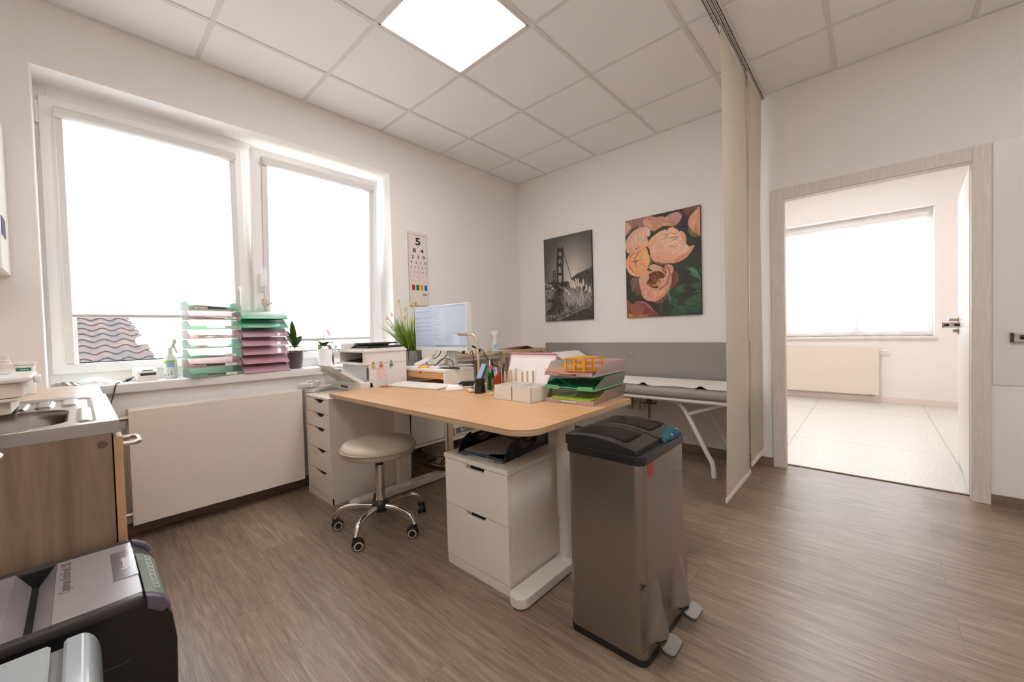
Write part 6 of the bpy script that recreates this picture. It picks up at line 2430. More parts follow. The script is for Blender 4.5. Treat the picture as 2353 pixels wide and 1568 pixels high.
mb = MB()
mb.box(-0.115, 0.115, 0.012, 0.325, 0.0, 0.004, 0.001)
on_tray(mb, 'document_folder', pm('folder_blue', (28, 92, 140), 0.35, coat=0.3), 'blue folder under the papers in the black tray', 'folder', 0.008)
mb = MB()
for q in range(6):
    mb.grid(lambda u, v, q=q: (-0.108 + 0.216 * u, 0.018 + 0.29 * v, 0.0012 * q + 0.004 * (1 - u) * v), 3, 6, thick=0.0008, xf=Matrix.Rotation(random.uniform(-.02, .02), 4, 'Z'))
for q in range(22):
    L_ = random.uniform(0.08, 0.19)
    mb.grid(lambda u, v, q=q, L_=L_: (-0.095 + L_ * u, 0.03 + 0.0115 * q + 0.0016 * v, 0.0064 + 0.0012 + 0.004 * (1 - (-0.095 + L_ * u + 0.108) / 0.216) * ((0.012 + 0.0115 * q) / 0.29)), 2, 1, m=1)
on_tray(mb, 'paper_stack', [pm('paper_grey', (224, 214, 204), 0.85), pm('text_grey', (170, 160, 150), 0.85)], 'printed papers lying on the blue folder in the black tray', 'papers', 0.0135)
mb = MB()
mb.box(-0.06, 0.06, 0.0, 0.09, 0.0, 0.003)
for i in range(13):
    for j in range(3):
        mb.box(-0.056 + 0.009 * i, -0.051 + 0.009 * i, 0.004 + 0.009 * j, 0.009 + 0.009 * j, 0.0028, 0.0034, m=1)
on_tray(mb, 'perforated_sheet', [BLACK, PAPER], 'black perforated sheet at the back of the black tray, under the desk edge', 'mesh sheet', 0.0255)
for o in list(COL.objects):
    if o.name == 'perforated_sheet':
        o.matrix_world = TN @ Matrix.Translation((0.035, 0.235, 0.030))

# ================================================================== CORNER CABINET WITH BIRCH FRAME
POST = BIRCH
t = thing('corner_shelf', 'white corner shelving with birch posts along the window wall', 'shelf', (0.19, -0.7, 0))
mb = MB()
mb.box(0.0, 0.345, -1.394, -0.02, 0.800, 0.836, 0.002)
mb.build('top_shelf', WHITE, t)
mb = MB()
mb.box(0.0, 0.370, -1.36, -0.02, 0.140, 0.176, 0.002)
mb.build('lower_shelf', WHITE, t)
for y in (-1.368, -0.703, -0.045):
    for x in (0.360, 0.022):
        mb = MB()
        mb.box(x - 0.014, x + 0.014, y - 0.026, y + 0.026, 0, 0.868 if y > -1 else 0.838, 0.002)
        mb.build('post', POST, t)
for y0, y1 in ((-1.342, -0.729), (-0.677, -0.071)):
    mb = MB()
    mb.box(0.352, 0.370, y0, y1, 0.836, 0.868, 0.002)
    rl = mb.build('rail', POST, t)
    mb = MB()
    mb.cyl((0.3705, y1 - 0.03, 0.852), (0.372, y1 - 0.03, 0.852), 0.006, n=14)
    mb.build('bolt', CHROME, rl)
mb = MB()
mb.box(0.06, 0.36, -0.03, -0.012, 0.838, 0.868, 0.002)
mb.build('back_rail', POST, t)

t = thing('low_cabinet', 'white raised cabinet with a plain door under the far side of the desk', 'cabinet', (0.18, -1.6, 0))
mb = MB()
mb.box(0.0, 0.345, -1.83, -1.815, 0.0, 0.806)
mb.box(0.0, 0.345, -1.415, -1.400, 0.0, 0.806)
mb.box(0.0, 0.345, -1.815, -1.415, 0.158, 0.172)
mb.box(0.0, 0.350, -1.832, -1.398, 0.790, 0.806, 0.001)
mb.box(0.0, 0.012, -1.815, -1.415, 0.158, 0.79)
mb.box(0.345, 0.361, -1.83, -1.812, 0.158, 0.79)
mb.box(0.345, 0.361, -1.418, -1.400, 0.0, 0.79)
mb.box(0.345, 0.361, -1.812, -1.418, 0.158, 0.180)
mb.build('carcass', WHITE, t)
mb = MB()
mb.box(0.347, 0.362, -1.806, -1.424, 0.186, 0.785, 0.001)
mb.build('door', WHITE, t)

t = thing('ecg_recorder', 'beige medical recorder with a grey connector panel on the lower shelf', 'medical device', (0.22, -1.15, 0.176))
mb = MB()
mb.prism([(-1.325, 0.1768), (-0.93, 0.1768), (-0.93, 0.262), (-1.325, 0.262)], 'yz', 0.06, 0.30, bev=0.006)
mb.prism([(0.30, 0.1768), (0.376, 0.1768), (0.380, 0.188), (0.368, 0.246), (0.34, 0.258), (0.30, 0.262)], 'xz', -1.325, -0.93, bev=0.004)
bd = mb.build('housing', pm('device_beige', (214, 204, 190), 0.45), t)
P_ = frame_xf((0.3765, -1.315, 0.194), (0, 1, 0), (-0.2, 0, 0.98))
mb = MB()
mb.prism(rect_round(0.0, 0.375, 0, 0.046, 0.010, 4), 'xy', 0.001, 0.004, xf=P_)
pn = mb.build('connector_panel', pm('device_grey', (120, 114, 106), 0.4), bd)
mb = MB()
mb.box(0.02, 0.035, 0.026, 0.036, 0.004, 0.006, xf=P_, m=1)
mb.box(0.008, 0.016, 0.008, 0.014, 0.004, 0.006, xf=P_, m=0)
mb.box(0.022, 0.038, 0.006, 0.018, 0.004, 0.007, xf=P_, m=0)
mb.box(0.155, 0.19, 0.022, 0.036, 0.004, 0.016, 0.003, xf=P_, m=0)
mb.lathe([(0.010, 0), (0.014, 0.002), (0.014, 0.003), (0.008, 0.002)], n=20, xf=P_ @ Matrix.Translation((0.07, 0.024, 0.004)), m=2)
mb.lathe([(0, 0.002), (0.006, 0.002), (0.006, 0)], n=16, xf=P_ @ Matrix.Translation((0.07, 0.024, 0.004)), m=2)
mb.box(0.098, 0.101, 0.01, 0.04, 0.004, 0.006, xf=P_, m=2)
for q in range(4):
    mb.tube(bez([(0.115, 0.012 + .006 * q, 0.008), (0.14, 0.016 + .005 * q, 0.018), (0.20, 0.02 + .004 * q, 0.02), (0.30, 0.012 + .006 * q, 0.014)], 5), 0.0022, 6, xf=P_, m=3)
mb.build('connectors', [pm('device_red', (178, 44, 44), 0.5), pm('device_blue', (44, 46, 84), 0.5), pm('device_light', (212, 206, 198), 0.5), pm('lead_grey', (156, 148, 140), 0.5)], pn)

t = thing('weighing_scale', 'dark patient scale with a handle and small grey display on the floor under the desk', 'scale', (0.56, -1.60, 0))
mb = MB()
mb.box(0.47, 0.80, -1.58, -1.26, 0.016, 0.058, 0.014)
for x, y in ((0.51, -1.54), (0.76, -1.54), (0.51, -1.3), (0.76, -1.3)):
    mb.cyl((x, y, 0), (x, y, 0.018), 0.02, n=16)
mb.build('platform', pm('scale_dark', (56, 50, 46), 0.5), t)
mb = MB()
mb.tube(bez([(0.50, -1.56, 0.062), (0.46, -1.60, 0.066), (0.445, -1.68, 0.068), (0.475, -1.715, 0.068), (0.56, -1.72, 0.068), (0.66, -1.71, 0.068), (0.70, -1.66, 0.066), (0.70, -1.58, 0.062)], 8), 0.0145, 12)
mb.build('carry_handle', pm('scale_dark', (56, 50, 46), 0.5), t)
mb = MB()
D_ = frame_xf((0.60, -1.645, 0.085), (0.98, 0.2, 0), (-0.15, 0.82, 0.55))
mb.box(-0.062, 0.062, -0.045, 0.055, -0.024, 0.010, 0.008, xf=D_)
hd = mb.build('display_head', pm('scale_beige', (186, 176, 160), 0.45), t)
mb = MB()
mb.box(-0.052, 0.052, -0.036, 0.045, 0.010, 0.0112, xf=D_)
mb.box(-0.040, 0.008, -0.024, 0.034, 0.0112, 0.012, m=1, xf=D_)
for q in range(3):
    mb.box(0.018, 0.040, -0.026 + 0.022 * q, -0.012 + 0.022 * q, 0.0112, 0.0125, m=2, xf=D_)
mb.build('screen', [pm('scale_face', (74, 70, 68), 0.4), pm('lcd', (142, 142, 138), 0.3), pm('scale_key', (112, 108, 104), 0.5)], hd)
mb = MB()
mb.tube(bez([(0.20, -1.70, 0.158), (0.25, -1.72, 0.08), (0.30, -1.66, 0.02), (0.36, -1.58, 0.006), (0.45, -1.50, 0.006), (0.50, -1.42, 0.006)], 8), 0.004, 8)
mb.tube(bez([(0.18, -1.74, 0.158), (0.24, -1.70, 0.06), (0.28, -1.74, 0.01), (0.38, -1.70, 0.006)], 8), 0.003, 8)
tag(mb.build('floor_cables', pm('cable_greyish', (110, 100, 90), 0.5), origin=(0.3, -1.6, 0)), 'tangle of cables on the floor beneath the raised white cabinet', 'cables')

# on the corner shelf
t = thing('headset', 'black headset lying on the corner shelf behind the monitor', 'headset', (0.24, -1.0, 0.836))
mb = MB()
hc = V((0.27, -1.02, 0.8415))
mb.tube([hc + V((0.070 * math.cos(a) * 0.62 + 0.0, 0.075 * math.cos(a) * 0.75, 0.012 + 0.072 * math.sin(a))) for a in [k * PI / 18 for k in range(19)]], 0.011, 10, flat=0.5)
mb.build('headband', BLACK, t)
for s in (-1, 1):
    mb = MB()
    c = hc + V((0.044 * s, 0.056 * s, 0.030))
    mb.lathe([(0, -0.014), (0.026, -0.012), (0.031, 0.0), (0.026, 0.013), (0, 0.014)], n=24, xf=Matrix.Translation(c) @ Matrix.Rotation(0.9, 4, 'Z') @ Matrix.Rotation(PI / 2, 4, 'Y'))
    mb.build('ear_cup', BLACK, t)
mb = MB()
mb.tube(bez([(0.29, -1.05, 0.850), (0.355, -1.09, 0.898), (0.388, -1.10, 0.82), (0.39, -1.12, 0.75), (0.385, -1.16, 0.70)], 8), 0.004, 8)
mb.tube(bez([(0.30, -1.00, 0.845), (0.355, -0.98, 0.900), (0.392, -0.95, 0.83), (0.40, -0.90, 0.77), (0.395, -0.80, 0.72)], 8), 0.004, 8)
mb.tube(bez([(0.28, -1.06, 0.86), (0.24, -1.13, 0.87), (0.22, -1.20, 0.885)], 8), 0.004, 8)
mb.build('cable', BLACK, t)
spray_bottle(0.205, -0.640, 0.836, 0.235, 0.032, 'white disinfectant spray bottle on the corner shelf right of the monitor', (206, 216, 224), 3.6,
             [(-1.30, 1.0, .32, .62, 2), (-0.95, .22, .10, .20, 3), (-0.55, .22, .10, .20, 3), (-0.32, .3, .66, .72, 4), (-0.2, .2, .34, .37, 4)])
mb = MB()
mb.grid(lambda u, v: (0.14 + 0.09 * u, -0.83 + 0.11 * v, 0.838 + 0.012 * math.sin(u * PI) * math.sin(v * PI) + 0.002 * math.sin(v * 20)), 12, 14, thick=0.001)
tag(mb.build('face_mask', pm('mask_blue', (164, 196, 220), 0.8), origin=(0.18, -0.78, 0.836)), 'light blue face mask lying on the corner shelf', 'face mask')
mb = MB()


def redf(u, v):
    return (0.10 + 0.235 * v, -0.50 + 0.34 * u, 0.8695 + 0.004 * v + 0.030 * math.exp(-((u - 0.55) / 0.25) ** 2) * (0.4 + 0.6 * v) - 0.004 * u)


mb.grid(redf, 20, 10, thick=0.002)
mb.box(0.10, 0.335, -0.50, -0.16, 0.8685, 0.8705)
tag(mb.build('document_folder', pm('folder_red', (150, 22, 34), 0.35, coat=0.3), origin=(0.2, -0.33, 0.868)), 'dark red folder bulging on the papers in the corner', 'folder')
mb = MB()
for q in range(20):
    mb.box(0.05 + random.uniform(0, .02), 0.325, -0.62 + random.uniform(-.01, .01), -0.12, 0.8365 + 0.0016 * q, 0.8365 + 0.0016 * q + 0.0014)
tag(mb.build('paper_stack', PAPER, origin=(0.2, -0.35, 0.836)), 'pile of white papers on the corner shelf under the red folder', 'papers')
for i, (pts, r_, c, lab) in enumerate((
        ([(0.30, -0.86, 0.838), (0.38, -0.80, 0.845), (0.395, -0.755, 0.86), (0.392, -0.735, 0.80), (0.39, -0.733, 0.55), (0.39, -0.735, 0.2)], 0.006, pm('cable_grey2', (140, 130, 118), 0.5), 'thick grey cable hanging down beside the middle birch post'),
        ([(0.33, -0.83, 0.838), (0.385, -0.77, 0.850), (0.405, -0.745, 0.84), (0.405, -0.75, 0.70), (0.405, -0.76, 0.3)], 0.004, pm('cable_grey3', (176, 166, 152), 0.5), 'thin pale cable hanging down beside the middle birch post'))):
    mb = MB()
    mb.tube(bez(pts, 8), r_, 8)
    tag(mb.build('cable', c, origin=pts[0]), lab, 'cable')

# daffodils in a grey box
t = thing('potted_daffodils', 'tall yellow daffodils in a square grey planter left of the monitor', 'plant', (0.30, -1.665, 0.806))
PGREY = pm('planter_grey', (128, 126, 123), 0.5)
px0, px1, py0, py1 = 0.222, 0.345, -1.735, -1.612
mb = MB()
for a, b, c, d in ((px0, px1, py0, py0 + .006), (px0, px1, py1 - .006, py1), (px0, px0 + .006, py0, py1), (px1 - .006, px1, py0, py1)):
    mb.box(a, b, c, d, 0.845, 0.922, 0.001)
mb.box(px0 + .003, px1 - .003, py0 + .003, py1 - .003, 0.806, 0.846, 0.001)
mb.box(px0 + .006, px1 - .006, py0 + .006, py1 - .006, 0.86, 0.905, m=1)
mb.build('planter', [PGREY, pm('soil', (70, 54, 42), 0.95)], t)
DLEAF = pm('daffodil_leaf', (136, 164, 44), 0.45, noise=0.22, nscale=18)
mb = MB()
rl = random.Random(11)
ctr = V((0.283, -1.672, 0.90))
for k in range(74):
    bx, by = rl.uniform(-0.045, 0.035), rl.uniform(-0.045, 0.045)
    lean = V((min(0.01, rl.gauss(-0.02, 0.03)), rl.gauss(-0.05, 0.085), 0))
    if k < 8:
        lean = V((rl.uniform(-.04, .02), rl.uniform(-0.28, -0.14), 0))
    hh = rl.uniform(0.20, 0.34) if k >= 8 else rl.uniform(0.22, 0.30)
    b0 = ctr + V((bx, by, 0))
    wd = rl.uniform(0.004, 0.0072)
    sd = V((rl.uniform(-1, 1), rl.uniform(-1, 1), 0)).normalized()
    cv = rl.uniform(0.6, 1.4)
    mb.grid(lambda u, v: b0 + lean * (u ** 1.5) * cv + V((0, 0, hh * (u - 0.12 * u * u))) + sd * ((v - .5) * 2 * wd * (1 - u ** 3) ** 0.8), 10, 2, thick=0.0008)
mb.build('leaves', DLEAF, t)
FLW = pm('daffodil_yellow', (232, 176, 52), 0.6, noise=0.1, nscale=60)
fl_specs = [(-0.205, 0.275, 0.0), (-0.165, 0.305, 0.0), (-0.105, 0.405, 0.01), (-0.035, 0.350, 0.0), (0.050, 0.385, 0.0), (0.070, 0.400, 0.0), (0.060, 0.340, 0.01), (0.065, 0.300, 0.0), (-0.045, 0.290, 0.01), (-0.06, 0.272, 0.01), (0.0, 0.26, 0.02)]
for dy, dz, dx in fl_specs:
    tip = ctr + V((dx, dy, dz))
    b0 = ctr + V((rl.uniform(-.03, .03), max(-.045, min(.045, dy * .4)), 0))
    mb = MB()
    bend = tip + V((0, 0.012 if dy < 0 else -0.012, 0.010))
    mb.tube(bez([b0, b0.lerp(bend, 0.55) + V((0, 0, 0.03)), bend, tip], 8), 0.0016, 6)
    st = mb.build('stem', DLEAF, t)
    mb = MB()
    ax = Matrix.Translation(tip) @ Matrix.Rotation(rl.uniform(0, 6), 4, 'Z') @ Matrix.Rotation(2.0 + rl.uniform(-.4, .4), 4, 'X')
    for q in range(5):
        mb.grid(lambda u, v, q=q: (0.0125 * u * math.cos(q * 1.2566 + (v - .5) * .8), 0.0125 * u * math.sin(q * 1.2566 + (v - .5) * .8), 0.003 + 0.006 * u * u), 3, 3, xf=ax)
    mb.lathe([(0.002, 0.0), (0.0045, 0.004), (0.006, 0.012)], n=10, xf=ax)
    mb.build('flower', FLW, st)

# ================================================================== EYE CHART
t = thing('eye_chart', 'white eye test chart with numbers on the window wall', 'eye chart', (0.01, -1.387, 1.31))
EY0, EY1 = -1.482, -1.290
mb = MB()
mb.box(0.0003, 0.012, EY0, EY1, 1.322, 1.948, 0.001)
mb.build('board', pm('chart_board', (226, 214, 206), 0.5), t)
for z0_, z1_ in ((1.928, 1.955), (1.305, 1.330)):
    mb = MB()
    mb.box(0.0003, 0.018, EY0 - 0.003, EY1 + 0.003, z0_, z1_, 0.003)
    mb.build('end_strip', pm('chart_strip', (222, 208, 196), 0.45), t)
split('side_rail', pm('chart_rail', (196, 182, 170), 0.5), t, [lambda m, y=y: m.box(0.0003, 0.014, y, y + 0.003, 1.33, 1.93) for y in (EY0 - 0.0025, EY1 - 0.0005)])
mb = MB()
cy_ = -1.384


def chart(s, size, z, gap, sx, bold=0.0, m=0):
    n = len(s)
    for i, ch in enumerate(s):
        mb.text(ch, size, frame_xf((0.0123, cy_ + (i - (n - 1) / 2) * gap, z), (0, 1, 0), (0, 0, 1)), sx=sx, bold=bold, m=m, ext=0.0002)


chart('5', 0.088, 1.870, 0, 1.35, 0.0022)
chart('84', 0.050, 1.790, 0.080, 1.35, 0.0010)
chart('239', 0.037, 1.734, 0.058, 1.35, 0.0008)
chart('9270', 0.029, 1.686, 0.049, 1.25, 0.0006)
chart('32685', 0.020, 1.642, 0.038, 1.25, 0.0005)
chart('945376', 0.0155, 1.600, 0.0315, 1.25, 0.0004)
chart('7259436', 0.009, 1.562, 0.0265, 1.25, 0.0003)
chart('62549873', 0.0065, 1.526, 0.0225, 1.25, 0.0002)
for i, z in enumerate((1.826, 1.762, 1.710, 1.663, 1.621, 1.583, 1.545, 1.508)):
    mb.box(0.012, 0.0125, cy_ - 0.006, cy_ + 0.006, z - 0.0022, z + 0.0022, m=1)
for i in range(4):
    mb.box(0.012, 0.0125, cy_ - 0.074 + 0.043 * i, cy_ - 0.044 + 0.043 * i, 1.440, 1.488, m=2 + i)
# maker's emblem: two pointed shapes around a ring
for s in (-1, 1):
    mb.prism([(cy_ + 0.058 + s * 0.006, 1.394), (cy_ + 0.058 + s * 0.006, 1.412), (cy_ + 0.058 + s * 0.028, 1.403)], 'yz', 0.012, 0.0125, m=6)
for q in (-0.009, 0.009):
    mb.box(0.012, 0.0126, cy_ + 0.058 + q - 0.0012, cy_ + 0.058 + q + 0.0012, 1.391, 1.415, m=6)
mb.box(0.012, 0.0126, cy_ + 0.049, cy_ + 0.067, 1.4018, 1.4042, m=6)
mb.build('print', [INK, pm('chart_red', (196, 104, 90), 0.6), pm('patch_red', (176, 20, 28), 0.6), pm('patch_green', (12, 122, 30), 0.6), pm('patch_ochre', (206, 152, 48), 0.6), pm('patch_blue', (14, 96, 152), 0.6), pm('chart_emblem', (70, 86, 104), 0.6)], t)
# ================================================================== CANVAS PRINTS (painted cell by cell)
def poly_mask(pts, XX, YY):
    inside = np.zeros(XX.shape, bool)
    n = len(pts)
    for i in range(n):
        x1, y1 = pts[i]
        x2, y2 = pts[(i + 1) % n]
        if y1 == y2:
            continue
        c = ((y1 > YY) != (y2 > YY)) & (XX < (x2 - x1) * (YY - y1) / (y2 - y1) + x1)
        inside ^= c
    return inside


def smooth_poly(pts, n=6):
    P = [np.array(p, float) for p in pts]
    N = len(P)
    out = []
    for i in range(N):
        p0, p1, p2, p3 = P[i - 1], P[i], P[(i + 1) % N], P[(i + 2) % N]
        for k in range(n):
            t = k / n
            out.append(0.5 * (2 * p1 + (p2 - p0) * t + (2 * p0 - 5 * p1 + 4 * p2 - p3) * t * t + (3 * p1 - p0 - 3 * p2 + p3) * t ** 3))
    return out


def value_noise(h, w, s, seed):
    r = np.random.default_rng(seed)
    g = r.random((int(h / s) + 3, int(w / s) + 3))
    y = np.arange(h) / s
    x = np.arange(w) / s
    yi, xi = y.astype(int), x.astype(int)
    fy, fx = (y - yi)[:, None], (x - xi)[None]
    fy, fx = fy * fy * (3 - 2 * fy), fx * fx * (3 - 2 * fx)
    a, b = g[yi][:, xi], g[yi][:, xi + 1]
    c, d = g[yi + 1][:, xi], g[yi + 1][:, xi + 1]
    return (a * (1 - fx) + b * fx) * (1 - fy) + (c * (1 - fx) + d * fx) * fy


class Art:
    def __init__(s, w, h, tl, tr, bl, br):
        s.w, s.h = w, h
        s.img = np.zeros((h, w, 3))
        s.q = (tl, tr, bl, br)
        X, Y = np.meshgrid((np.arange(w) + .5) / w, (np.arange(h) + .5) / h)
        s.X, s.Y = X, Y

    def uv(s, p):
        """from coordinates measured on the oblique view to picture fractions"""
        tl, tr, bl, br = s.q
        u = (p[0] - tl[0]) / (tr[0] - tl[0])
        for _ in range(4):
            yt = tl[1] + (tr[1] - tl[1]) * u
            yb = bl[1] + (br[1] - bl[1]) * u
            v = (p[1] - yt) / (yb - yt)
            xl = tl[0] + (bl[0] - tl[0]) * v
            xr = tr[0] + (br[0] - tr[0]) * v
            u = (p[0] - xl) / (xr - xl)
        return (u, v)

    def shape(s, pts, col, edge=None, hi=None, lit=(0.3, -0.5), soft=True, tex=0.05, seed=1, blur=0):
        P = [s.uv(p) for p in pts]
        if soft:
            P = smooth_poly(P)
        m = poly_mask(P, s.X, s.Y)
        if not m.any():
            return
        A = np.array(P)
        c = A.mean(0)
        ext = np.maximum(A.max(0) - A.min(0), 1e-3)
        rx, ry = (s.X - c[0]) / ext[0] * 2, (s.Y - c[1]) / ext[1] * 2
        col = np.array(col) / 255.
        out = np.broadcast_to(col, s.img.shape).copy()
        if hi is not None:
            t = np.clip(0.5 + 0.5 * (rx * lit[0] + ry * lit[1]) - 0.25 * (rx ** 2 + ry ** 2) + 0.15, 0, 1)[..., None]
            out = out * (1 - t) + np.array(hi) / 255. * t
        if tex:
            nz = value_noise(s.h, s.w, 5, seed)[..., None] - .5
            out = out * (1 + tex * 2 * nz)
        k = m.astype(float)
        if blur:
            for _ in range(blur):
                k = (k + np.roll(k, 1, 0) + np.roll(k, -1, 0) + np.roll(k, 1, 1) + np.roll(k, -1, 1)) / 5
        s.img = s.img * (1 - k[..., None]) + out * k[..., None]
        if edge is not None:
            inner = m & np.roll(m, 1, 0) & np.roll(m, -1, 0) & np.roll(m, 1, 1) & np.roll(m, -1, 1)
            rim = m & ~inner
            s.img[rim] = s.img[rim] * 0.35 + np.array(edge) / 255. * 0.65

    def veins(s, pts, org, n, col, a=0.35, wd=0.003, start=0.25):
        P = smooth_poly([s.uv(p) for p in pts])
        m = poly_mask(P, s.X, s.Y)
        keep = s.img.copy()
        o = np.array(s.uv(org))
        A = np.array(P)
        for k in range(n):
            e = A[int(k * len(A) / n)]
            d = e - o
            nrm = np.array((-d[1], d[0])) * (0.06 * math.sin(k * 2.3))
            s.stroke([o + d * start, o + d * 0.65 + nrm, o + d * 0.97], wd, col if k % 2 else tuple(min(255, c * 1.28) for c in col), a, raw=True)
        s.img = np.where(m[..., None], s.img, keep)

    def stroke(s, pts, width, col, a=1.0, raw=False):
        P = pts if raw else [s.uv(p) for p in pts]
        for (x1, y1), (x2, y2) in zip(P, P[1:]):
            dx, dy = x2 - x1, (y2 - y1) * s.h / s.w
            L2 = dx * dx + dy * dy + 1e-9
            t = np.clip(((s.X - x1) * dx + (s.Y - y1) * s.h / s.w * dy) / L2, 0, 1)
            d = np.hypot(s.X - x1 - t * dx, (s.Y - y1) * s.h / s.w - t * dy)
            k = np.clip((width - d) * s.w + .5, 0, 1)[..., None] * a
            s.img = s.img * (1 - k) + np.array(col) / 255. * k


def canvas(name, label, x0, x1, z0, z1, art, edgecol):
    t = thing('canvas_print', label, 'picture', ((x0 + x1) / 2, -0.012, z0))
    m = MB()
    m.box(x0, x1, -0.021, -0.0003, z0, z1, 0.002)
    m.build('stretcher_frame', pm('edge_' + name, edgecol, 0.7), t)
    paint_panel('print', art.img, x0 + 0.001, x1 - 0.001, -0.0216, z0 + 0.001, z1 - 0.001, painted('print_' + name, 0.7), t)


# --- peonies
a = Art(190, 262, (92, 278), (1060, 55), (115, 1513), (1070, 1470))
nz = value_noise(a.h, a.w, 22, 5)[..., None]
a.img[:] = np.array((54, 49, 46)) / 255.
a.img += nz * np.array((6, 14, 8)) / 255.
S = a.shape
S([(90, 280), (360, 210), (400, 340), (250, 350), (150, 430), (95, 470)], (128, 88, 84), hi=(170, 124, 116), blur=5)
S([(92, 300), (150, 310), (180, 350), (140, 420), (100, 460)], (196, 150, 128), hi=(222, 184, 160), blur=4)
S([(350, 270), (380, 220), (430, 200), (520, 215), (600, 205), (640, 215), (700, 175), (790, 150), (845, 195), (810, 280), (740, 335), (700, 330), (620, 315), (560, 360), (490, 400), (430, 370), (370, 330)], (178, 122, 98), hi=(214, 162, 136), blur=3)
S([(352, 265), (400, 255), (460, 300), (490, 385), (430, 370), (370, 330)], (204, 150, 116), edge=(226, 176, 140), hi=(220, 170, 140), blur=1)
S([(490, 390), (520, 330), (590, 290), (690, 290), (720, 320), (620, 330), (550, 360)], (196, 138, 108), hi=(220, 168, 134), blur=1)
S([(700, 190), (790, 150), (845, 195), (815, 270), (760, 320), (700, 270)], (182, 128, 118), hi=(206, 156, 148), blur=2)
S([(850, 100), (990, 70), (1045, 90), (970, 150), (940, 200), (890, 190)], (108, 64, 60), hi=(132, 84, 78), blur=4)
S([(1062, 95), (1010, 125), (955, 190), (922, 260), (925, 320), (960, 380), (1015, 425), (1064, 440)], (206, 136, 102), hi=(234, 178, 146), lit=(-.3, -.4))
S([(1050, 190), (1015, 260), (990, 340), (1000, 410), (1064, 440), (1064, 190)], (196, 122, 92), edge=(226, 162, 132), hi=(224, 164, 134))
S([(925, 345), (950, 360), (975, 400), (1040, 440), (1030, 465), (985, 470), (940, 440), (918, 390)], (108, 98, 52), hi=(138, 124, 76))
for k, pts in enumerate(([(690, 1480), (730, 1400), (830, 1350), (900, 1420), (880, 1482)], [(860, 1330), (940, 1250), (1065, 1210), (1068, 1420), (940, 1440), (880, 1400)], [(935, 1095), (990, 1060), (1065, 1050), (1065, 1145), (1000, 1140)], [(950, 1190), (1000, 1160), (1068, 1150), (1068, 1180)], [(760, 1130), (820, 1090), (885, 1075), (850, 1130), (880, 1170), (800, 1210), (760, 1240), (700, 1230)], [(700, 1240), (780, 1260), (790, 1370), (740, 1340)])):
    S(pts, (48, 70, 52), hi=(74, 104, 76), seed=k, tex=0.12)
a.stroke([(650, 1250), (700, 1310), (775, 1370)], 0.008, (78, 104, 76))
a.stroke([(690, 1140), (670, 1200), (700, 1270)], 0.014, (92, 126, 92))
a.stroke([(600, 1290), (575, 1380), (590, 1460)], 0.012, (66, 84, 62))
S([(872, 850), (920, 865), (965, 862), (1015, 900), (1045, 960), (1062, 1025), (1000, 985), (930, 940), (960, 920)], (52, 104, 76), hi=(104, 150, 112), tex=0.1)
S([(1045, 880), (1062, 860), (1062, 940)], (60, 112, 80))
S([(165, 1060), (195, 1005), (235, 1005), (225, 1090), (195, 1160)], (112, 74, 62), hi=(140, 94, 80))
S([(240, 1010), (300, 990), (320, 1110), (300, 1210), (240, 1215), (225, 1150)], (104, 68, 58), hi=(124, 84, 72))
S([(265, 995), (240, 1080), (200, 1185), (205, 1130), (235, 1040)], (92, 128, 96), edge=(116, 150, 116))
# pale left flower
S([(98, 580), (130, 490), (200, 410), (272, 366), (312, 345), (350, 360), (440, 372), (440, 455), (405, 470), (418, 540), (395, 600), (270, 610), (145, 690), (110, 640)], (206, 156, 128), hi=(238, 206, 182), lit=(.3, -.3))
S([(330, 360), (380, 345), (438, 372), (438, 455), (400, 455), (370, 410)], (222, 180, 156), edge=(196, 140, 116), hi=(236, 200, 178))
S([(105, 590), (150, 560), (160, 640), (140, 690), (112, 640)], (214, 166, 140), edge=(232, 194, 170))
for q in ([(270, 370), (240, 430), (280, 415)], [(312, 348), (300, 400), (350, 440)], [(380, 540), (395, 500), (370, 440)], [(200, 440), (160, 520), (150, 560)]):
    a.stroke(q, 0.004, (176, 122, 98), 0.8)
a.veins([(98, 580), (130, 490), (200, 410), (272, 366), (312, 345), (350, 360), (440, 455), (405, 470), (418, 540), (395, 600), (270, 610), (145, 690), (110, 640)], (260, 640), 40, (190, 138, 112), 0.4)
# orange ones
S([(262, 580), (320, 570), (380, 600), (412, 650), (405, 690), (340, 660), (275, 630)], (222, 142, 92), edge=(240, 180, 134), hi=(240, 180, 136))
S([(104, 800), (125, 745), (160, 700), (200, 650), (290, 625), (370, 650), (425, 700), (442, 770), (420, 840), (408, 880), (345, 960), (265, 985), (170, 955), (118, 890)], (216, 146, 96), hi=(240, 190, 146), lit=(.2, -.3))
S([(320, 650), (390, 660), (438, 740), (425, 830), (370, 870), (330, 780)], (232, 164, 112), edge=(206, 130, 84), hi=(244, 190, 140))
S([(110, 850), (150, 850), (220, 940), (240, 975), (170, 955), (118, 890)], (236, 176, 130), edge=(204, 132, 88), hi=(244, 200, 158))
S([(240, 950), (300, 920), (408, 872), (345, 960), (265, 985)], (228, 160, 110), edge=(246, 196, 150))
a.veins([(104, 800), (125, 745), (200, 650), (290, 625), (370, 650), (425, 700), (442, 770), (420, 840), (408, 880), (345, 960), (265, 985), (170, 955), (118, 890)], (240, 800), 34, (200, 128, 84), 0.35)
for q in ([(190, 800), (230, 790), (290, 775)], [(235, 745), (240, 790), (245, 850)], [(215, 780), (250, 800), (270, 770)], [(160, 740), (200, 700), (230, 680)], [(290, 660), (270, 700), (245, 740)], [(150, 850), (170, 880), (210, 930)]):
    a.stroke(q, 0.006, (142, 82, 56), 0.85)
a.stroke([(440, 700), (465, 770), (440, 840)], 0.011, (120, 122, 70))
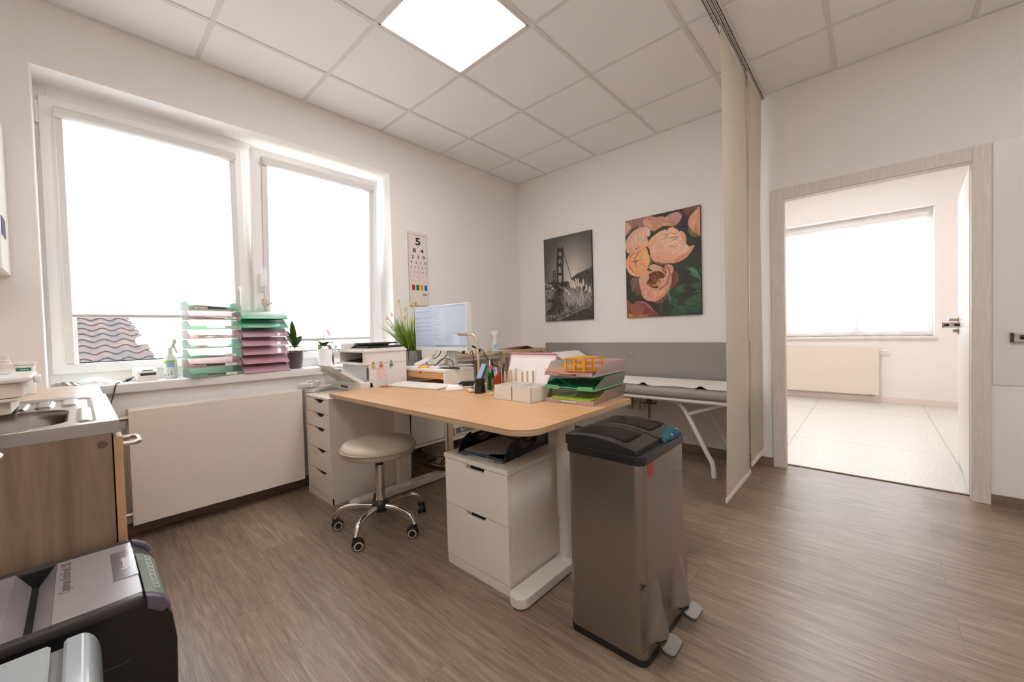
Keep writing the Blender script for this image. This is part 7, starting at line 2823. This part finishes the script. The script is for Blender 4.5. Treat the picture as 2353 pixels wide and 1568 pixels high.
# big flower
S([(465, 785), (520, 780), (600, 795), (690, 800), (640, 830), (560, 822)], (104, 98, 60), hi=(130, 122, 80))
S([(406, 590), (430, 520), (480, 465), (560, 405), (640, 374), (662, 392), (690, 352), (740, 345), (790, 375), (815, 405), (850, 398), (885, 440), (897, 500), (890, 560), (925, 590), (990, 578), (965, 640), (900, 730), (830, 780), (740, 806), (640, 802), (510, 785), (450, 720), (440, 640)], (214, 156, 122), hi=(242, 206, 178), lit=(.1, -.5))
S([(664, 392), (690, 352), (740, 345), (790, 375), (812, 405), (740, 405)], (222, 164, 130), edge=(240, 194, 162), hi=(238, 192, 160))
S([(820, 400), (850, 398), (885, 440), (897, 500), (890, 560), (850, 500)], (212, 150, 114), edge=(240, 192, 160), hi=(232, 180, 148))
S([(408, 590), (440, 520), (500, 470), (560, 470), (520, 540), (440, 600)], (220, 156, 114), edge=(238, 186, 150), hi=(236, 182, 142))
S([(440, 620), (500, 550), (560, 545), (535, 640), (540, 770), (500, 785), (450, 720)], (224, 166, 134), edge=(206, 144, 110), hi=(240, 194, 166))
S([(540, 640), (570, 560), (690, 600), (760, 590), (860, 640), (800, 720), (680, 800), (540, 782)], (216, 150, 116), edge=(236, 188, 158), hi=(242, 202, 174))
S([(740, 805), (780, 740), (860, 690), (930, 640), (930, 600), (990, 578), (965, 640), (900, 730), (830, 780)], (206, 140, 106), edge=(236, 188, 156), hi=(230, 174, 142))
S([(890, 560), (930, 600), (928, 650), (860, 680), (850, 620)], (236, 196, 168), edge=(214, 160, 128))
a.veins([(440, 620), (500, 550), (560, 545), (535, 640), (540, 770), (500, 785), (450, 720)], (520, 780), 26, (204, 146, 114), 0.45)
a.veins([(540, 640), (570, 560), (690, 600), (760, 590), (860, 640), (800, 720), (680, 800), (540, 782)], (640, 800), 40, (206, 148, 118), 0.45)
a.veins([(740, 805), (780, 740), (860, 690), (930, 640), (990, 578), (965, 640), (900, 730), (830, 780)], (740, 805), 22, (190, 126, 94), 0.45)
for q in ([(630, 440), (680, 425), (670, 460)], [(700, 415), (760, 430), (790, 420)], [(700, 480), (750, 470), (800, 470)], [(730, 510), (780, 495), (790, 480)], [(600, 500), (650, 480), (660, 450)], [(690, 600), (720, 580), (750, 600)]):
    a.stroke(q, 0.006, (172, 112, 82), 0.7)
# open flower
S([(700, 880), (745, 900), (790, 940), (800, 990), (780, 1060), (710, 1140), (700, 1000)], (104, 60, 52), edge=(206, 136, 108), hi=(132, 80, 68))
S([(480, 1295), (560, 1280), (650, 1190), (630, 1270), (580, 1310), (520, 1322)], (124, 70, 58), edge=(214, 146, 118))
S([(287, 1020), (320, 970), (370, 925), (400, 900), (478, 912), (422, 866), (450, 835), (500, 822), (580, 850), (620, 880), (600, 900), (640, 840), (690, 822), (735, 850), (740, 900), (715, 960), (720, 1020), (700, 1110), (655, 1190), (590, 1260), (530, 1295), (420, 1290), (345, 1245), (320, 1170), (300, 1100)], (198, 138, 112), hi=(232, 186, 160), lit=(-.2, -.4))
S([(320, 1180), (380, 1230), (520, 1255), (540, 1270), (500, 1295), (400, 1288), (345, 1245)], (208, 146, 116), edge=(232, 176, 146), hi=(224, 168, 138))
S([(330, 1160), (390, 1150), (410, 1230), (350, 1200)], (216, 158, 132), edge=(190, 126, 102), hi=(232, 184, 158))
S([(420, 1240), (480, 1170), (600, 1140), (640, 1170), (560, 1240), (500, 1250)], (214, 154, 126), edge=(190, 128, 102), hi=(232, 180, 152))
a.veins([(287, 1020), (370, 925), (478, 912), (580, 850), (690, 822), (735, 850), (715, 960), (700, 1110), (655, 1190), (590, 1260), (530, 1295), (420, 1290), (345, 1245), (300, 1100)], (510, 1030), 60, (186, 124, 98), 0.42)
S([(395, 1060), (430, 1000), (425, 950), (480, 920), (560, 905), (625, 950), (610, 1020), (580, 1090), (540, 1125), (450, 1120)], (84, 50, 34), hi=(112, 66, 42))
S([(520, 1070), (560, 1010), (600, 1000), (635, 1020), (580, 1100), (545, 1112)], (206, 144, 114), edge=(228, 176, 150), hi=(222, 166, 136))
rng = np.random.default_rng(4)
for k in range(60):
    x, y = rng.normal(505, 50), rng.normal(1000, 45)
    q = rng.random(2) * 34 - 17
    a.stroke([(x, y), (x + q[0], y + q[1])], 0.004, [(150, 92, 40), (190, 126, 52), (120, 70, 34)][k % 3], 0.9)
for k in range(22):
    x, y = rng.normal(455, 34), rng.normal(1090, 14)
    a.stroke([(x, y), (x - 14, y + 18 * rng.random())], 0.004, (214, 146, 58), 0.95)
for q in ([(630, 860), (650, 920), (625, 980)], [(660, 850), (690, 900), (700, 960)], [(600, 880), (640, 930)], [(690, 980), (650, 1080), (560, 1150)]):
    a.stroke(q, 0.007, (120, 70, 58), 0.85)
# brown flower bottom left
S([(114, 1300), (150, 1296), (190, 1335), (250, 1300), (330, 1298), (400, 1320), (450, 1370), (480, 1410), (530, 1450), (540, 1492), (330, 1505), (114, 1513)], (116, 64, 54), hi=(140, 82, 68))
S([(150, 1310), (200, 1350), (250, 1302), (300, 1330), (350, 1390), (330, 1460), (240, 1440), (160, 1400)], (128, 74, 62), edge=(196, 116, 84), hi=(150, 90, 76))
S([(355, 1390), (400, 1370), (440, 1400), (520, 1440), (538, 1490), (360, 1500)], (112, 62, 54), edge=(188, 110, 82))
a.stroke([(300, 1300), (380, 1325), (440, 1370), (475, 1415)], 0.006, (214, 130, 92))
a.veins([(114, 1300), (190, 1335), (250, 1300), (400, 1320), (480, 1410), (540, 1492), (330, 1505), (114, 1513)], (260, 1510), 40, (150, 88, 70), 0.4)
for k in range(46):
    x = rng.uniform(125, 380)
    a.stroke([(x, 1512), (x + rng.normal(0, 22), 1512 - rng.uniform(14, 52))], 0.004, (206, 140, 52), 0.9)
canvas('peony', 'colour canvas print of pale peach peonies against dark leaves', 1.318, 1.970, 1.150, 2.038, a, (50, 42, 38))

# --- grey suspension bridge
b = Art(150, 224, (62, 222), (805, 55), (95, 1490), (843, 1460))
r2 = (b.X - 0.62) ** 2 * 1.1 + (b.Y - 0.46) ** 2 * 1.5
g = 0.80 - 0.66 * np.sqrt(r2) - 0.12 * (1 - b.Y)
g = np.clip(g, 0.30, 0.78)
g = g + (value_noise(b.h, b.w, 1.3, 9) - .5) * 0.04
b.img[:] = g[..., None] * np.array((1.0, 0.955, 0.91))


def grey(v):
    return (v, v * 0.94, v * 0.89)


T_ = b.shape
T_([(62, 865), (200, 860), (300, 870), (450, 860), (560, 880), (840, 900), (840, 1470), (95, 1490)], grey(84), soft=False, tex=0.5, seed=3)
T_([(70, 905), (140, 915), (220, 925), (300, 940), (300, 1000), (90, 1000)], grey(120), tex=0.9, seed=8)
T_([(85, 1000), (290, 985), (230, 1150), (100, 1360)], grey(104), soft=False, tex=0.3, seed=12)
for k in range(16):
    y = 1005 + 22 * k
    b.stroke([(88, y), (270 - 4 * k, y - 6)], 0.003, grey(134), 0.5)
T_([(515, 832), (560, 780), (620, 735), (720, 690), (790, 648), (830, 640), (830, 900), (640, 910)], grey(66), soft=True, tex=0.25, seed=5)
b.stroke([(560, 912), (830, 892)], 0.006, grey(96))
D = grey(44)


def tower(xl, xr, top, bottom, spread, openings, w):
    for s, x in ((-1, xl), (1, xr)):
        b.stroke([(x, top), (x + spread * s * .3, bottom)], w, D)
    for (y0, y1) in openings:
        T_([(xl, y0), (xr, y0), (xr + 2, y1), (xl, y1)], D, soft=False, tex=0.1)


b.stroke([(385, 385), (440, 560), (520, 830)], 0.006, D)
b.stroke([(385, 400), (360, 640), (335, 520)], 0.003, D, 0.7)
b.stroke([(298, 370), (275, 640), (262, 860)], 0.004, D, 0.8)
tower(300, 375, 345, 890, 10, ((350, 402), (472, 512), (585, 632), (728, 772)), 0.019)
b.stroke([(330, 520), (370, 770)], 0.004, D, 0.9)
b.stroke([(358, 520), (338, 700)], 0.004, D, 0.9)
tower(230, 255, 700, 885, 2, ((703, 716), (742, 758), (784, 800), (838, 852)), 0.007)
T_([(220, 900), (300, 880), (440, 905), (450, 950), (300, 960), (230, 960)], grey(48), tex=0.4)
T_([(330, 945), (400, 975), (400, 1170), (390, 1340), (330, 1360), (230, 1390), (120, 1370), (190, 1260), (210, 1200), (130, 1190), (130, 1140), (210, 1150), (250, 1060), (290, 960)], grey(52), tex=0.5, seed=21)
for k in range(12):
    x = 220 + 14 * k
    b.stroke([(x + 60, 1000 + 8 * k), (x - 30, 1320)], 0.003, grey(84), 0.35)
b.stroke([(405, 940), (415, 1140), (425, 1300)], 0.012, grey(118))
for k in range(150):
    x0, y0 = rng.normal(620, 90), rng.uniform(1140, 1290)
    dx, dy = rng.normal(-10, 60), -rng.uniform(60, 260)
    b.stroke([(x0, y0), (x0 + dx * .5, y0 + dy * .6), (x0 + dx, y0 + dy)], 0.0028, grey(rng.uniform(110, 200)), 0.7)
for (x, y, hh, ln) in ((470, 830, 130, 40), (545, 850, 120, 20), (578, 820, 110, 10), (612, 825, 110, 8), (688, 830, 100, -6), (655, 890, 80, 4), (735, 915, 90, -4), (785, 950, 80, -6), (430, 980, 90, 60), (510, 840, 110, 26)):
    for k in range(5):
        b.stroke([(x + k * 3, y + k * 5), (x + ln + k * 5, y + hh)], 0.010, grey(178 + 8 * k % 30), 0.6)
    b.stroke([(x + ln, y + hh), (600 + (x - 600) * .5, 1200)], 0.003, grey(150), 0.7)
b.stroke([(320, 940), (390, 975), (480, 1060), (560, 1160)], 0.004, grey(176))
b.stroke([(390, 1068), (450, 1110), (530, 1185)], 0.005, grey(166))
for k in range(170):
    u = rng.random()
    x = 110 + 700 * u
    y = 1440 - 210 * u + rng.normal(0, 26)
    b.stroke([(x, y), (x + rng.uniform(10, 34), y - rng.uniform(2, 18))], 0.004, grey(rng.uniform(80, 176)), 0.6)
T_([(340, 1482), (500, 1390), (640, 1320), (835, 1245), (842, 1462)], grey(58), soft=False, tex=0.2)
b.stroke([(140, 1480), (400, 1390), (640, 1300), (830, 1200)], 0.005, grey(50), 0.9)
b.stroke([(330, 1470), (500, 1380), (660, 1320)], 0.004, grey(150), 0.7)
b.img *= 1.12
canvas('bridge', 'grey canvas print of a suspension bridge behind plume grass', 0.372, 0.962, 1.151, 2.033, b, (46, 42, 40))

# ================================================================== LIGHT
w = bpy.data.worlds.new('sky')
sc.world = w
w.use_nodes = True
bg = w.node_tree.nodes['Background']
bg.inputs['Color'].default_value = (0.86, 0.93, 1.0, 1)
bg.inputs['Strength'].default_value = SKY
sun = bpy.data.lights.new('sun', 'SUN')
sun.energy = SUN
sun.angle = math.radians(0.6)
sun.color = (1.0, 0.95, 0.88)
so = bpy.data.objects.new('sun', sun)
COL.objects.link(so)
so.rotation_euler = V((1, -1.6, -1.6)).to_track_quat('-Z', 'Y').to_euler()
sc.view_settings.view_transform = 'Standard'
sc.view_settings.look = 'None'
sc.view_settings.gamma = 1
sc.view_settings.use_curve_mapping = False
sc.view_settings.exposure = EXPOSURE
sc.cycles.use_denoising = True
sc.cycles.max_bounces = 12
sc.cycles.diffuse_bounces = 8
sc.cycles.transmission_bounces = 8
sc.cycles.transparent_max_bounces = 16
sc.cycles.sample_clamp_indirect = 8
